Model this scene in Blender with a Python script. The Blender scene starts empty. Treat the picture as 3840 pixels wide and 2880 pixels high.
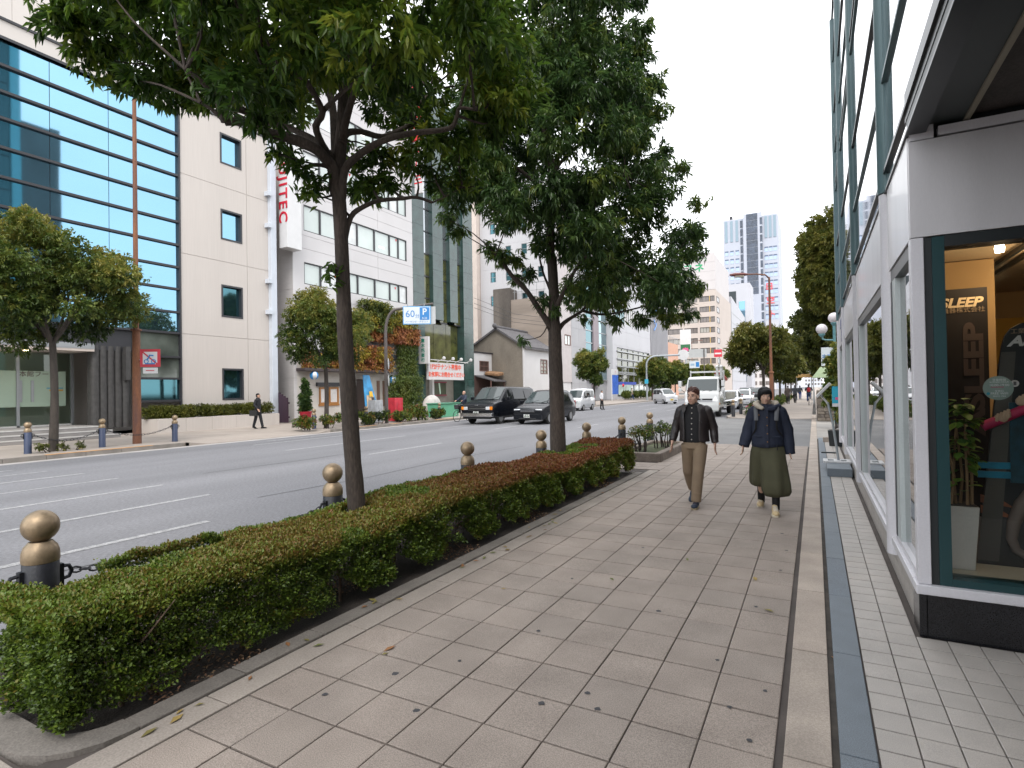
import bpy, math, random
import numpy as np
from mathutils import Vector, Matrix
SC=bpy.context.scene; COL=SC.collection
RN=random.Random(11); NP=np.random.default_rng(4)
rad=math.radians
# ---------------- camera, sky, sun, exposure
YAW,PIT,ROL=0.49163,0.0116241,-0.0162892
cf=Vector((-math.sin(YAW)*math.cos(PIT),math.cos(YAW)*math.cos(PIT),math.sin(PIT)))
cr0=Vector((math.cos(YAW),math.sin(YAW),0)); cu0=cr0.cross(cf)
cr=cr0*math.cos(ROL)+cu0*math.sin(ROL); cu=cr.cross(cf)
cam=bpy.data.cameras.new('camera'); camo=bpy.data.objects.new('camera',cam); COL.objects.link(camo)
M3=Matrix((cr,cu,-cf)).transposed()
camo.matrix_world=Matrix.Translation((0,0,1.65))@M3.to_4x4()
cam.sensor_width=36; cam.lens=19.859; cam.clip_start=.05; cam.clip_end=4000
SC.camera=camo
w=bpy.data.worlds.new('World'); SC.world=w; w.use_nodes=True
nt=w.node_tree; nt.nodes.clear()
wo=nt.nodes.new('ShaderNodeOutputWorld'); bg=nt.nodes.new('ShaderNodeBackground'); bg.inputs[1].default_value=.12
sky=nt.nodes.new('ShaderNodeTexSky'); sky.sky_type='NISHITA'; sky.sun_disc=False
SUN_EL,SUN_AZ=rad(52),rad(150)
sky.sun_elevation=SUN_EL; sky.sun_rotation=SUN_AZ
tc=nt.nodes.new('ShaderNodeTexCoord'); cn=nt.nodes.new('ShaderNodeTexNoise')
mp=nt.nodes.new('ShaderNodeMapping'); mp.inputs['Scale'].default_value=(1,1,2.2)
cn.inputs['Scale'].default_value=2.2; cn.inputs['Detail'].default_value=6; cn.inputs['Roughness'].default_value=.55
nt.links.new(tc.outputs['Generated'],mp.inputs[0]); nt.links.new(mp.outputs[0],cn.inputs['Vector'])
cr_=nt.nodes.new('ShaderNodeValToRGB'); e=cr_.color_ramp.elements
e[0].position=.3; e[0].color=(7.3,7.45,7.7,1); e[1].position=.68; e[1].color=(8.9,8.9,8.95,1)
nt.links.new(cn.outputs[0],cr_.inputs[0])
mx=nt.nodes.new('ShaderNodeMix'); mx.data_type='RGBA'; mx.inputs[0].default_value=.9
nt.links.new(sky.outputs[0],mx.inputs[6]); nt.links.new(cr_.outputs[0],mx.inputs[7])
nt.links.new(mx.outputs[2],bg.inputs[0]); nt.links.new(bg.outputs[0],wo.inputs[0])
sl=bpy.data.lights.new('sun','SUN'); sl.energy=.9; sl.angle=rad(25); sl.color=(1,.95,.88)
so=bpy.data.objects.new('sun',sl); COL.objects.link(so)
sd=Vector((math.sin(SUN_AZ)*math.cos(SUN_EL),math.cos(SUN_AZ)*math.cos(SUN_EL),math.sin(SUN_EL)))
so.rotation_euler=sd.to_track_quat('Z','Y').to_euler()
vs=SC.view_settings; vs.view_transform='Standard'; vs.look='None'; vs.gamma=1; vs.use_curve_mapping=False; vs.exposure=1.36
SC.render.film_transparent=False
SC.cycles.max_bounces=8; SC.cycles.diffuse_bounces=4; SC.cycles.glossy_bounces=4; SC.cycles.transparent_max_bounces=10
SC.cycles.use_denoising=True; SC.cycles.sample_clamp_indirect=6
# ---------------- library
OFF={}
def setp(o,label=None,cat=None,group=None,kind=None):
    if label: o['label']=label
    if cat: o['category']=cat
    if group: o['group']=group
    if kind: o['kind']=kind
    return o
def off(p): return OFF.get(p.name,Vector()) if p is not None else Vector()
def thing(name,label,cat,loc=(0,0,0),group=None):
    o=bpy.data.objects.new(name,None); COL.objects.link(o); o.location=loc; o.empty_display_size=.2
    OFF[o.name]=Vector(loc); return setp(o,label,cat,group)
def ob(name,me,parent=None,loc=(0,0,0)):
    o=bpy.data.objects.new(name,me); COL.objects.link(o)
    if parent is not None: o.parent=parent
    o.location=Vector(loc)-off(parent); OFF[o.name]=Vector(loc); return o
def copy_tree(o,parent=None):
    c=o.copy(); COL.objects.link(c); c.parent=parent
    for ch in list(o.children): copy_tree(ch,c)
    return c
class MB:
    def __init__(s): s.v=[]; s.f=[]; s.m=[]; s.mi=0
    def add(s,vs,fs):
        n=len(s.v); s.v+=[tuple(p) for p in vs]; s.f+=[tuple(i+n for i in f) for f in fs]; s.m+=[s.mi]*len(fs); return s
    def mat(s,i): s.mi=i; return s
    def box(s,x0,x1,y0,y1,z0,z1):
        return s.add([(x0,y0,z0),(x1,y0,z0),(x1,y1,z0),(x0,y1,z0),(x0,y0,z1),(x1,y0,z1),(x1,y1,z1),(x0,y1,z1)],
            [(0,3,2,1),(4,5,6,7),(0,1,5,4),(1,2,6,5),(2,3,7,6),(3,0,4,7)])
    def obox(s,c,size,rot=(0,0,0)):
        from mathutils import Euler
        E=Euler(rot).to_matrix(); c=Vector(c); h=Vector(size)/2
        vs=[c+E@Vector((sx*h.x,sy*h.y,sz*h.z)) for sz in(-1,1) for sx,sy in((-1,-1),(1,-1),(1,1),(-1,1))]
        return s.add(vs,[(0,3,2,1),(4,5,6,7),(0,1,5,4),(1,2,6,5),(2,3,7,6),(3,0,4,7)])
    def tube(s,pts,rads,n=8,cap=True,up=None):
        pts=[Vector(p) for p in pts]; k=len(pts)
        if not hasattr(rads,'__len__') or (isinstance(rads,tuple) and len(rads)==2 and k!=2): rads=[rads]*k
        vs=[]; prev=None
        for i,p in enumerate(pts):
            t=(pts[min(i+1,k-1)]-pts[max(i-1,0)])
            t=t.normalized() if t.length>1e-9 else Vector((0,0,1))
            if prev is None:
                a=Vector(up) if up else (Vector((1,0,0)) if abs(t.x)<.9 else Vector((0,1,0)))
            else: a=prev
            a=(a-t*a.dot(t)); a.normalize(); prev=a; b=t.cross(a)
            r=rads[i]; ra,rb=(r if hasattr(r,'__len__') else (r,r))
            vs+=[p+a*(ra*math.cos(2*math.pi*j/n))+b*(rb*math.sin(2*math.pi*j/n)) for j in range(n)]
        fs=[(i*n+j,i*n+(j+1)%n,(i+1)*n+(j+1)%n,(i+1)*n+j) for i in range(k-1) for j in range(n)]
        if cap: fs+=[tuple(range(n))[::-1],tuple(range((k-1)*n,k*n))]
        return s.add(vs,fs)
    def cyl(s,p0,p1,r0,r1=None,n=12): return s.tube([p0,p1],[r0,r0 if r1 is None else r1],n)
    def lathe(s,prof,c=(0,0,0),n=16,M=None):
        c=Vector(c); vs=[]
        for r,z in prof:
            for j in range(n):
                p=Vector((r*math.cos(2*math.pi*j/n),r*math.sin(2*math.pi*j/n),z))
                vs.append(c+(M@p if M else p))
        k=len(prof); fs=[(i*n+j,i*n+(j+1)%n,(i+1)*n+(j+1)%n,(i+1)*n+j) for i in range(k-1) for j in range(n)]
        fs+=[tuple(range(n))[::-1],tuple(range((k-1)*n,k*n))]
        return s.add(vs,fs)
    def ball(s,c,r,n=12,m=8,rot=None):
        rx,ry,rz=r if hasattr(r,'__len__') else (r,r,r); c=Vector(c); vs=[]
        for i in range(m+1):
            a=math.pi*(i+.02 if i==0 else i-.02 if i==m else i)/m
            for j in range(n):
                b=2*math.pi*j/n; p=Vector((rx*math.sin(a)*math.cos(b),ry*math.sin(a)*math.sin(b),-rz*math.cos(a)))
                vs.append(c+(rot@p if rot else p))
        fs=[(i*n+j,i*n+(j+1)%n,(i+1)*n+(j+1)%n,(i+1)*n+j) for i in range(m) for j in range(n)]
        fs+=[tuple(range(n))[::-1],tuple(range(m*n,(m+1)*n))]
        return s.add(vs,fs)
    def slab(s,poly,vec):
        poly=[Vector(p) for p in poly]; v=Vector(vec); n=len(poly)
        return s.add(poly+[p+v for p in poly],[tuple(range(n))[::-1],tuple(range(n,2*n))]+[(i,(i+1)%n,n+(i+1)%n,n+i) for i in range(n)])
    def quad(s,*p): return s.add(p,[tuple(range(len(p)))])
    def mesh(s,name,mats,parent=None,smooth=None,fixn=False):
        o=off(parent); me=bpy.data.meshes.new(name)
        me.from_pydata([(a-o.x,b-o.y,c-o.z) for a,b,c in s.v] if o.length>0 else s.v,[],s.f)
        mats=mats if isinstance(mats,(list,tuple)) else [mats]
        for m in mats: me.materials.append(m)
        if len(mats)>1: me.polygons.foreach_set('material_index',s.m)
        if smooth is not None:
            me.shade_smooth(); me.set_sharp_from_angle(angle=rad(smooth))
        me.validate(); me.update(); return me
    def build(s,name,mats,parent=None,smooth=None,bevel=None,kind=None,seg=2):
        me=s.mesh(name,mats,parent,smooth)
        o=bpy.data.objects.new(name,me); COL.objects.link(o); o.parent=parent; OFF[o.name]=off(parent)
        if bevel:
            b=o.modifiers.new('bevel','BEVEL'); b.width=bevel; b.segments=seg; b.limit_method='ANGLE'; b.angle_limit=rad(35)
        if kind: o['kind']=kind
        return o
def blob(mb,name,m,parent,vox=.012,sm=6,kind=None):
    o=mb.build(name,m,parent,smooth=180)
    r=o.modifiers.new('remesh','REMESH'); r.mode='VOXEL'; r.voxel_size=vox; r.use_smooth_shade=True
    if sm:
        q=o.modifiers.new('smooth','SMOOTH'); q.iterations=sm; q.factor=.5
    return o
def piece(name,me,parent,loc):
    o=bpy.data.objects.new(name,me); COL.objects.link(o); o.parent=parent
    o.location=Vector(loc)-off(parent); OFF[o.name]=Vector(loc); return o
def text(name,body,size,m,parent,loc,xdir,updir,ext=.004,align='CENTER',sx=1,shear=0,bold=0,spacing=1):
    c=bpy.data.curves.new(name,'FONT'); c.body=body; c.size=size; c.extrude=ext; c.align_x=align; c.align_y='CENTER'; c.shear=shear; c.offset=bold; c.space_character=spacing; c.resolution_u=3
    t=bpy.data.objects.new('tmp',c); COL.objects.link(t)
    me=bpy.data.meshes.new_from_object(t.evaluated_get(bpy.context.evaluated_depsgraph_get()))
    bpy.data.objects.remove(t); bpy.data.curves.remove(c)
    me.name=name; me.materials.clear(); me.materials.append(m)
    X=Vector(xdir).normalized(); U=Vector(updir).normalized(); N=X.cross(U)
    o=bpy.data.objects.new(name,me); COL.objects.link(o); o.parent=parent
    o.matrix_local=Matrix.Translation(Vector(loc)-off(parent))@Matrix((X*sx,U,N)).transposed().to_4x4()
    OFF[o.name]=Vector(loc); return o
# ---------------- materials
MATS={}
def mat(name,col,rough=.6,metal=0,var=.12,scale=2.0,bump=0,bscale=60,spec=.5,fine=.06,fscale=90,col2=None,emit=0,coat=0,pos=True,stretch=(1,1,1),alpha=None):
    if name in MATS: return MATS[name]
    m=bpy.data.materials.new(name); m.use_nodes=True; n=m.node_tree; b=n.nodes['Principled BSDF']; L=n.links
    b.inputs['Roughness'].default_value=rough; b.inputs['Metallic'].default_value=metal
    b.inputs['Specular IOR Level'].default_value=spec; b.inputs['Coat Weight'].default_value=coat; b.inputs['Coat Roughness'].default_value=.05
    c=(*col,1)
    if var or fine or col2:
        if pos: g=n.nodes.new('ShaderNodeNewGeometry'); src=g.outputs['Position']
        else: g=n.nodes.new('ShaderNodeTexCoord'); src=g.outputs['Object']
        mpn=n.nodes.new('ShaderNodeMapping'); mpn.inputs['Scale'].default_value=stretch; L.new(src,mpn.inputs[0]); src=mpn.outputs[0]
        a=n.nodes.new('ShaderNodeTexNoise'); a.inputs['Scale'].default_value=scale; a.inputs['Detail'].default_value=5; L.new(src,a.inputs['Vector'])
        r=n.nodes.new('ShaderNodeMapRange'); r.inputs[1].default_value=.3; r.inputs[2].default_value=.7
        L.new(a.outputs[0],r.inputs[0])
        x=n.nodes.new('ShaderNodeMix'); x.data_type='RGBA'; L.new(r.outputs[0],x.inputs[0])
        lo=col2 if col2 else tuple(q*(1-var) for q in col); hi=col if col2 else tuple(min(1,q*(1+var)) for q in col)
        x.inputs[6].default_value=(*lo,1); x.inputs[7].default_value=(*hi,1); out=x.outputs[2]
        if fine:
            f=n.nodes.new('ShaderNodeTexNoise'); f.inputs['Scale'].default_value=fscale; f.inputs['Detail'].default_value=2; L.new(src,f.inputs['Vector'])
            r2=n.nodes.new('ShaderNodeMapRange'); r2.inputs[1].default_value=.35; r2.inputs[2].default_value=.65; r2.inputs[3].default_value=1-fine; r2.inputs[4].default_value=1+fine; L.new(f.outputs[0],r2.inputs[0])
            y=n.nodes.new('ShaderNodeVectorMath'); y.operation='SCALE'; L.new(out,y.inputs[0]); L.new(r2.outputs[0],y.inputs['Scale']); out=y.outputs[0]
        L.new(out,b.inputs['Base Color'])
        if bump:
            f2=n.nodes.new('ShaderNodeTexNoise'); f2.inputs['Scale'].default_value=bscale; f2.inputs['Detail'].default_value=3; L.new(src,f2.inputs['Vector'])
            bb=n.nodes.new('ShaderNodeBump'); bb.inputs['Strength'].default_value=bump; bb.inputs['Distance'].default_value=.01; L.new(f2.outputs[0],bb.inputs['Height']); L.new(bb.outputs[0],b.inputs['Normal'])
    else: b.inputs['Base Color'].default_value=c
    if emit: b.inputs['Emission Color'].default_value=c; b.inputs['Emission Strength'].default_value=emit
    MATS[name]=m; return m
def pmat(name,col,rough=.5,metal=0,**k):   # plain paint, object-space grain
    return mat(name,col,rough,metal,var=k.pop('var',.05),fine=k.pop('fine',.03),pos=k.pop('pos',False),**k)
def tintramp(name,stops,rough=.45,trans=.25,spec=.4):
    m=bpy.data.materials.new(name); m.use_nodes=True; n=m.node_tree; L=n.links; b=n.nodes['Principled BSDF']; o=n.nodes['Material Output']
    a=n.nodes.new('ShaderNodeAttribute'); a.attribute_name='tint'
    r=n.nodes.new('ShaderNodeValToRGB'); el=r.color_ramp.elements
    el[0].position=stops[0][0]; el[0].color=(*stops[0][1],1); el[1].position=stops[-1][0]; el[1].color=(*stops[-1][1],1)
    for p,c in stops[1:-1]: q=el.new(p); q.color=(*c,1)
    L.new(a.outputs['Fac'],r.inputs[0]); L.new(r.outputs[0],b.inputs['Base Color'])
    b.inputs['Roughness'].default_value=rough; b.inputs['Specular IOR Level'].default_value=spec
    t=n.nodes.new('ShaderNodeBsdfTranslucent'); L.new(r.outputs[0],t.inputs[0]); s=n.nodes.new('ShaderNodeMixShader'); s.inputs[0].default_value=trans
    L.new(b.outputs[0],s.inputs[1]); L.new(t.outputs[0],s.inputs[2]); L.new(s.outputs[0],o.inputs[0]); MATS[name]=m; return m
def clearglass(name,tint=(.9,.95,.93),ior=1.5,refl=(1,1,1),boost=0):
    m=bpy.data.materials.new(name); m.use_nodes=True; n=m.node_tree; L=n.links; n.nodes.remove(n.nodes['Principled BSDF']); o=n.nodes['Material Output']
    f=n.nodes.new('ShaderNodeFresnel'); f.inputs[0].default_value=ior
    ma=n.nodes.new('ShaderNodeMath'); ma.operation='ADD'; ma.use_clamp=True; ma.inputs[1].default_value=boost; L.new(f.outputs[0],ma.inputs[0])
    t=n.nodes.new('ShaderNodeBsdfTransparent'); t.inputs[0].default_value=(*tint,1); g=n.nodes.new('ShaderNodeBsdfGlossy'); g.inputs['Roughness'].default_value=.01; g.inputs[0].default_value=(*refl,1)
    s=n.nodes.new('ShaderNodeMixShader'); L.new(ma.outputs[0],s.inputs[0]); L.new(t.outputs[0],s.inputs[1]); L.new(g.outputs[0],s.inputs[2]); L.new(s.outputs[0],o.inputs[0]); MATS[name]=m; return m
# ---------------- leaves
def leafmesh(name,P,D,N,Ln,W,tint,m,fold=.25,droop=.15):
    P=np.asarray(P,float); k=len(P); D=D/np.linalg.norm(D,axis=1,keepdims=True)
    S=np.cross(D,N); S/=np.linalg.norm(S,axis=1,keepdims=True)+1e-9; U=np.cross(S,D)
    Ln=np.broadcast_to(Ln,(k,))[:,None]; W=np.broadcast_to(W,(k,))[:,None]
    V=np.empty((k,4,3)); mid=P+D*Ln*.45
    V[:,0]=P; V[:,1]=mid+S*W*.5+U*W*fold; V[:,2]=P+D*Ln-U*Ln*droop; V[:,3]=mid-S*W*.5+U*W*fold
    idx=(np.arange(k)[:,None]*4+np.array([0,1,2,0,2,3])).astype(np.int32).ravel()
    me=bpy.data.meshes.new(name); me.vertices.add(4*k); me.vertices.foreach_set('co',V.astype(np.float32).ravel())
    me.loops.add(6*k); me.loops.foreach_set('vertex_index',idx)
    me.polygons.add(2*k); me.polygons.foreach_set('loop_start',np.arange(0,6*k,3,dtype=np.int32))
    at=me.attributes.new('tint','FLOAT','FACE'); at.data.foreach_set('value',np.repeat(np.asarray(tint,np.float32),2))
    me.materials.append(m); me.update(calc_edges=True); return me
def unit(k):
    u=NP.normal(size=(k,3)); return u/np.linalg.norm(u,axis=1,keepdims=True)
def sprays(clumps,per_m2,leaves,L,W,droop=.25,tbase=.4,tspread=.25,flat=.85,inner=.35,twig=.16,only_surface=False):
    """leaf sprays on the shells of a crown's clumps; returns P,D,N,len,width,tint"""
    Ps=[];Ds=[];Ns=[];Ts=[]
    for c in clumps:
        x,y,z,r=c[:4]; k=max(3,int(per_m2*4*math.pi*r*r))
        u=unit(k); q=NP.random(k)**inner
        tip=np.array([x,y,z])+u*(r*q)[:,None]*np.array([1,1,flat])
        d=u*.8+NP.normal(size=(k,3))*.5+np.array([0,0,-.12]); d/=np.linalg.norm(d,axis=1,keepdims=True)
        ct=tbase+NP.normal()*tspread*.35+NP.normal(size=k)*tspread*.5
        s=NP.random((k,leaves)); ang=NP.random((k,leaves))*2*math.pi
        a=np.cross(d,unit(k)); a/=np.linalg.norm(a,axis=1,keepdims=True); b=np.cross(d,a)
        out=a[:,None]*np.cos(ang)[...,None]+b[:,None]*np.sin(ang)[...,None]
        base=tip[:,None]-d[:,None]*(twig*s)[...,None]
        ld=d[:,None]*(.75-.5*s)[...,None]+out*(.45+.5*s)[...,None]+np.array([0,0,-droop])+NP.normal(size=(k,leaves,3))*.12
        Ps.append(base.reshape(-1,3)); Ds.append(ld.reshape(-1,3)); Ns.append((np.array([0,0,1.])+out*.4+NP.normal(size=(k,leaves,3))*.3).reshape(-1,3))
        Ts.append((ct[:,None]+NP.normal(size=(k,leaves))*.08).ravel())
    P=np.concatenate(Ps); n=len(P)
    return P,np.concatenate(Ds),np.concatenate(Ns),L*(.7+.6*NP.random(n)),W*(.75+.5*NP.random(n)),np.clip(np.concatenate(Ts),0,1)
LIMBS_A=[
([(-3.82,4,0.54),(-3.84,3.98,0.99),(-3.86,3.96,1.52),(-3.88,3.94,2.13),(-3.89,3.93,2.74),(-3.9,3.92,3.22),(-3.91,3.91,3.52),(-3.92,3.9,3.7)],0.105,0.085),
([(-3.93,3.9,3.52),(-3.91,3.84,3.74),(-3.92,3.77,3.8),(-3.95,3.69,3.87),(-4.08,3.56,3.94),(-4.17,3.45,3.96),(-4.21,3.36,3.96),(-4.27,3.27,4.02),(-4.33,3.17,4.01),(-4.38,3.08,3.98)],0.075,0.045),
([(-4.38,3.08,3.98),(-4.33,3,4.06),(-4.27,2.92,4.1),(-4.25,2.81,4.14),(-4.28,2.68,4.2)],0.045,0.02),
([(-4.38,3.08,3.98),(-4.42,3,4.05),(-4.46,2.92,4.09)],0.03,0.012),
([(-3.94,3.89,3.73),(-4.1,3.91,3.98),(-4.24,3.95,4.11),(-4.54,3.9,4.29),(-4.83,3.86,4.4),(-5.04,3.86,4.52),(-5.32,3.82,4.74)],0.06,0.02),
([(-3.95,3.88,3.83),(-3.96,3.76,3.95),(-3.93,3.66,4.07),(-3.8,3.62,4.15),(-3.81,3.5,4.3),(-3.8,3.39,4.35),(-3.87,3.24,4.35),(-3.89,3.11,4.26)],0.05,0.02),
([(-3.88,3.69,4.2),(-3.65,3.58,4.18),(-3.4,3.49,4.18),(-3.12,3.41,4.18)],0.032,0.015),
([(-3.92,3.9,3.65),(-4.04,4,4.06),(-4.17,4.1,4.52),(-4.35,4.17,4.78),(-4.6,4.2,5.01),(-4.84,4.24,5.18),(-5.17,4.23,5.48)],0.06,0.02),
([(-4.24,4.17,4.58),(-4.34,4.23,4.77),(-4.47,4.27,5.09),(-4.56,4.33,5.47),(-4.68,4.37,5.91)],0.04,0.02),
([(-3.92,3.9,3.65),(-3.91,3.95,4.06),(-3.91,3.98,4.41),(-3.93,4.02,4.76),(-3.94,4.05,5.23),(-3.94,4.09,5.76)],0.085,0.03),
([(-3.87,3.92,4.04),(-3.76,3.88,4.22),(-3.64,3.85,4.39),(-3.52,3.82,4.46),(-3.48,3.75,4.5),(-3.43,3.68,4.65),(-3.34,3.63,4.92)],0.05,0.02),
([(-3.87,3.92,4),(-3.88,4,4.13),(-3.82,4.13,4.18),(-3.69,4.28,4.16),(-3.59,4.42,4.26),(-3.5,4.56,4.38),(-3.58,4.6,4.54),(-3.52,4.72,4.67),(-3.51,4.81,4.82),(-3.65,4.82,4.98)],0.045,0.015),
([(-3.88,3.92,3.48),(-3.82,3.9,3.73),(-3.67,3.93,3.85),(-3.5,3.97,3.93),(-3.32,4.01,3.97),(-3.11,4.08,3.99),(-2.83,4.18,4),(-2.74,4.17,4.09),(-2.7,4.15,4.14),(-2.56,4.17,4.1)],0.055,0.015),
([(-3.87,3.94,3.08),(-3.85,4,3.32),(-3.78,4.09,3.43),(-3.67,4.21,3.51),(-3.51,4.35,3.54),(-3.42,4.46,3.57),(-3.31,4.57,3.53)],0.035,0.018),
([(-3.31,4.57,3.53),(-3.26,4.71,3.62),(-3.15,4.88,3.75)],0.012,0.006),
([(-3.88,3.93,2.78),(-3.92,3.85,2.81),(-3.92,3.8,2.82)],0.06,0.035)]
LIMBS_B=[
([(-3.88,8.88,0.52),(-3.88,8.86,1.35),(-3.89,8.85,2.06),(-3.89,8.84,2.62),(-3.9,8.84,2.85),(-3.89,8.84,3.18),(-3.91,8.82,3.83),(-3.93,8.8,4.05),(-3.91,8.81,4.75),(-3.89,8.81,5.44),(-3.96,8.76,5.84),(-3.98,8.75,6.33),(-3.9,8.78,6.96),(-3.85,8.8,7.67)],0.135,0.03),
([(-3.92,8.83,2.58),(-3.97,8.76,2.78),(-4.09,8.65,3.02),(-4.26,8.52,3.34),(-4.43,8.39,3.55),(-4.54,8.29,3.74),(-4.65,8.19,3.93)],0.06,0.028),
([(-3.9,8.83,3.17),(-3.99,8.86,3.41),(-4.11,8.88,3.69),(-4.21,8.91,4.07),(-4.32,8.93,4.44)],0.028,0.012),
([(-3.87,8.85,3.01),(-3.75,8.74,3.15),(-3.6,8.65,3.32),(-3.38,8.59,3.62),(-3.09,8.57,3.88)],0.05,0.02),
([(-3.86,8.86,2.61),(-3.8,8.96,2.77),(-3.7,9.08,2.88),(-3.53,9.23,3.02),(-3.45,9.34,3.18),(-3.27,9.51,3.45)],0.045,0.015),
([(-3.58,9.35,3.04),(-3.38,9.53,2.98),(-3.1,9.75,3),(-2.61,10.09,3.14)],0.028,0.012),
([(-3.89,8.81,5.38),(-3.86,8.9,5.57),(-3.74,9.03,5.79),(-3.64,9.16,6),(-3.44,9.34,6.19),(-3.5,9.38,6.48),(-3.3,9.55,7)],0.05,0.02),
([(-3.91,8.81,4.75),(-3.55,8.77,4.91),(-3.07,8.8,4.99),(-2.61,8.82,5.06)],0.04,0.015),
([(-3.9,8.81,4.91),(-4.19,8.5,5.26),(-4.53,8.16,5.52),(-4.93,7.79,5.63)],0.04,0.015),
([(-3.89,8.81,5.3),(-3.63,9.01,5.72),(-2.94,9.45,6.38),(-2.59,9.71,7.21)],0.04,0.015)]
CLUMPS_A=[(-4.71,4.92,5.53,0.47),(-5.11,4.27,4.77,0.36),(-4.44,3.76,6.04,0.44),(-5.76,2.68,5.87,0.5),(-3.81,4.96,6.87,0.36),(-2.59,2.7,4.76,0.5),(-6.61,3.96,7.13,0.5),(-3.32,3.08,4.3,0.51),(-2.61,4.17,5.49,0.37),(-4.97,2.74,5.92,0.45),(-5.73,4.06,6.58,0.43),(-5.48,3.77,5.85,0.35),(-4.41,5.55,5.44,0.41),(-6.53,3.83,5.46,0.51),(-4.85,3.47,5.74,0.48),(-2.47,4.15,4.9,0.4),(-4.42,2.54,5.5,0.46),(-3.41,3.14,4.89,0.45),(-6.39,3.04,5.69,0.36),(-6.41,4.29,6.57,0.49),(-4.22,3.64,4.76,0.39),(-4.2,3.26,5.81,0.52),(-2.57,4.6,5.01,0.4),(-6.33,3.25,6.36,0.5),(-5.54,4.03,5.19,0.47),(-4.24,4.69,5.22,0.39),(-5.75,2.66,5.11,0.46),(-3.6,5.16,6.4,0.5),(-4.99,4.58,7.06,0.51),(-4.92,4.19,5.35,0.47),(-3.74,3.68,4.78,0.45),(-3.65,4.79,5.42,0.34),(-5.85,3.28,5.77,0.38),(-2.56,2.93,4.07,0.42),(-3.98,2.75,5.27,0.35),(-3.9,2.56,4.69,0.49),(-4.98,3.71,6.75,0.36),(-2.5,4.45,4.47,0.49),(-2.87,3.09,4.73,0.45),(-5.92,3.1,5.38,0.37),(-5.9,4.63,7.01,0.43),(-2.77,3.69,5.34,0.37),(-4.19,4.28,5.73,0.45),(-4.47,3.01,4.92,0.39),(-2.15,3.4,4.36,0.48),(-4.72,5,6.33,0.41),(-3.76,2.85,3.98,0.39),(-3.56,5.14,7.16,0.47),(-5.25,4.22,6.57,0.5),(-2.83,2.97,5.21,0.41),(-5.9,2.96,6.51,0.47),(-3.78,4.42,6.48,0.43),(-2.9,4.76,5.38,0.39),(-4.67,4.43,6.58,0.43),(-6.66,3.26,6.82,0.46),(-3.53,3.65,5.38,0.36),(-5.23,2.5,5.56,0.5),(-5.81,4.97,5.81,0.5),(-5.42,4.67,7.7,0.41),(-5.6,4.72,5.08,0.39),(-6.76,3.41,6.29,0.41),(-2.71,3.33,4.18,0.38),(-5.04,2.46,5.06,0.39),(-3.27,2.54,4.62,0.35),(-4.27,3.81,5.64,0.36),(-5,3.44,6.37,0.51),(-5.67,3.89,7.05,0.49),(-3.67,2.52,5.07,0.38),(-5.07,3.47,4.87,0.5),(-3.86,5.41,5.78,0.47),(-5.88,3.34,6.28,0.39),(-4,3.19,5.23,0.34),(-3.64,4.7,4.6,0.45),(-5.85,4.63,7.79,0.35),(-4.91,2.9,4.94,0.48),(-2.81,5.23,4.87,0.45),(-3.34,2.91,5.4,0.36),(-4.28,5.13,5.05,0.4),(-5.69,2.59,4.93,0.3),(-5.76,2.79,4.76,0.25),(-5.78,3,4.72,0.22),(-5.23,2.85,4.45,0.2),(-5.37,3.11,4.55,0.25),(-5.32,3.37,4.61,0.25),(-4.95,3.34,4.43,0.2),(-4.41,3.75,3.96,0.16),(-4.06,3.6,3.71,0.15),(-4.01,3.74,3.6,0.14),(-3.99,3.64,3.45,0.12),(-4.19,3.41,3.79,0.12),(-3.96,4.33,3.8,0.28),(-3.75,4.44,3.75,0.22),(-4.11,4.36,4.03,0.2),(-3.65,4.61,4.04,0.25),(-3.32,4.56,4.07,0.3),(-3.03,4.71,4.2,0.3),(-2.73,4.75,4.29,0.3),(-2.48,4.66,4.41,0.3),(-3.83,4.4,4.08,0.2),(-3.89,3.81,2.72,0.07),(-3.31,4.79,3.82,0.25),(-3.16,4.99,3.81,0.2)]
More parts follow.
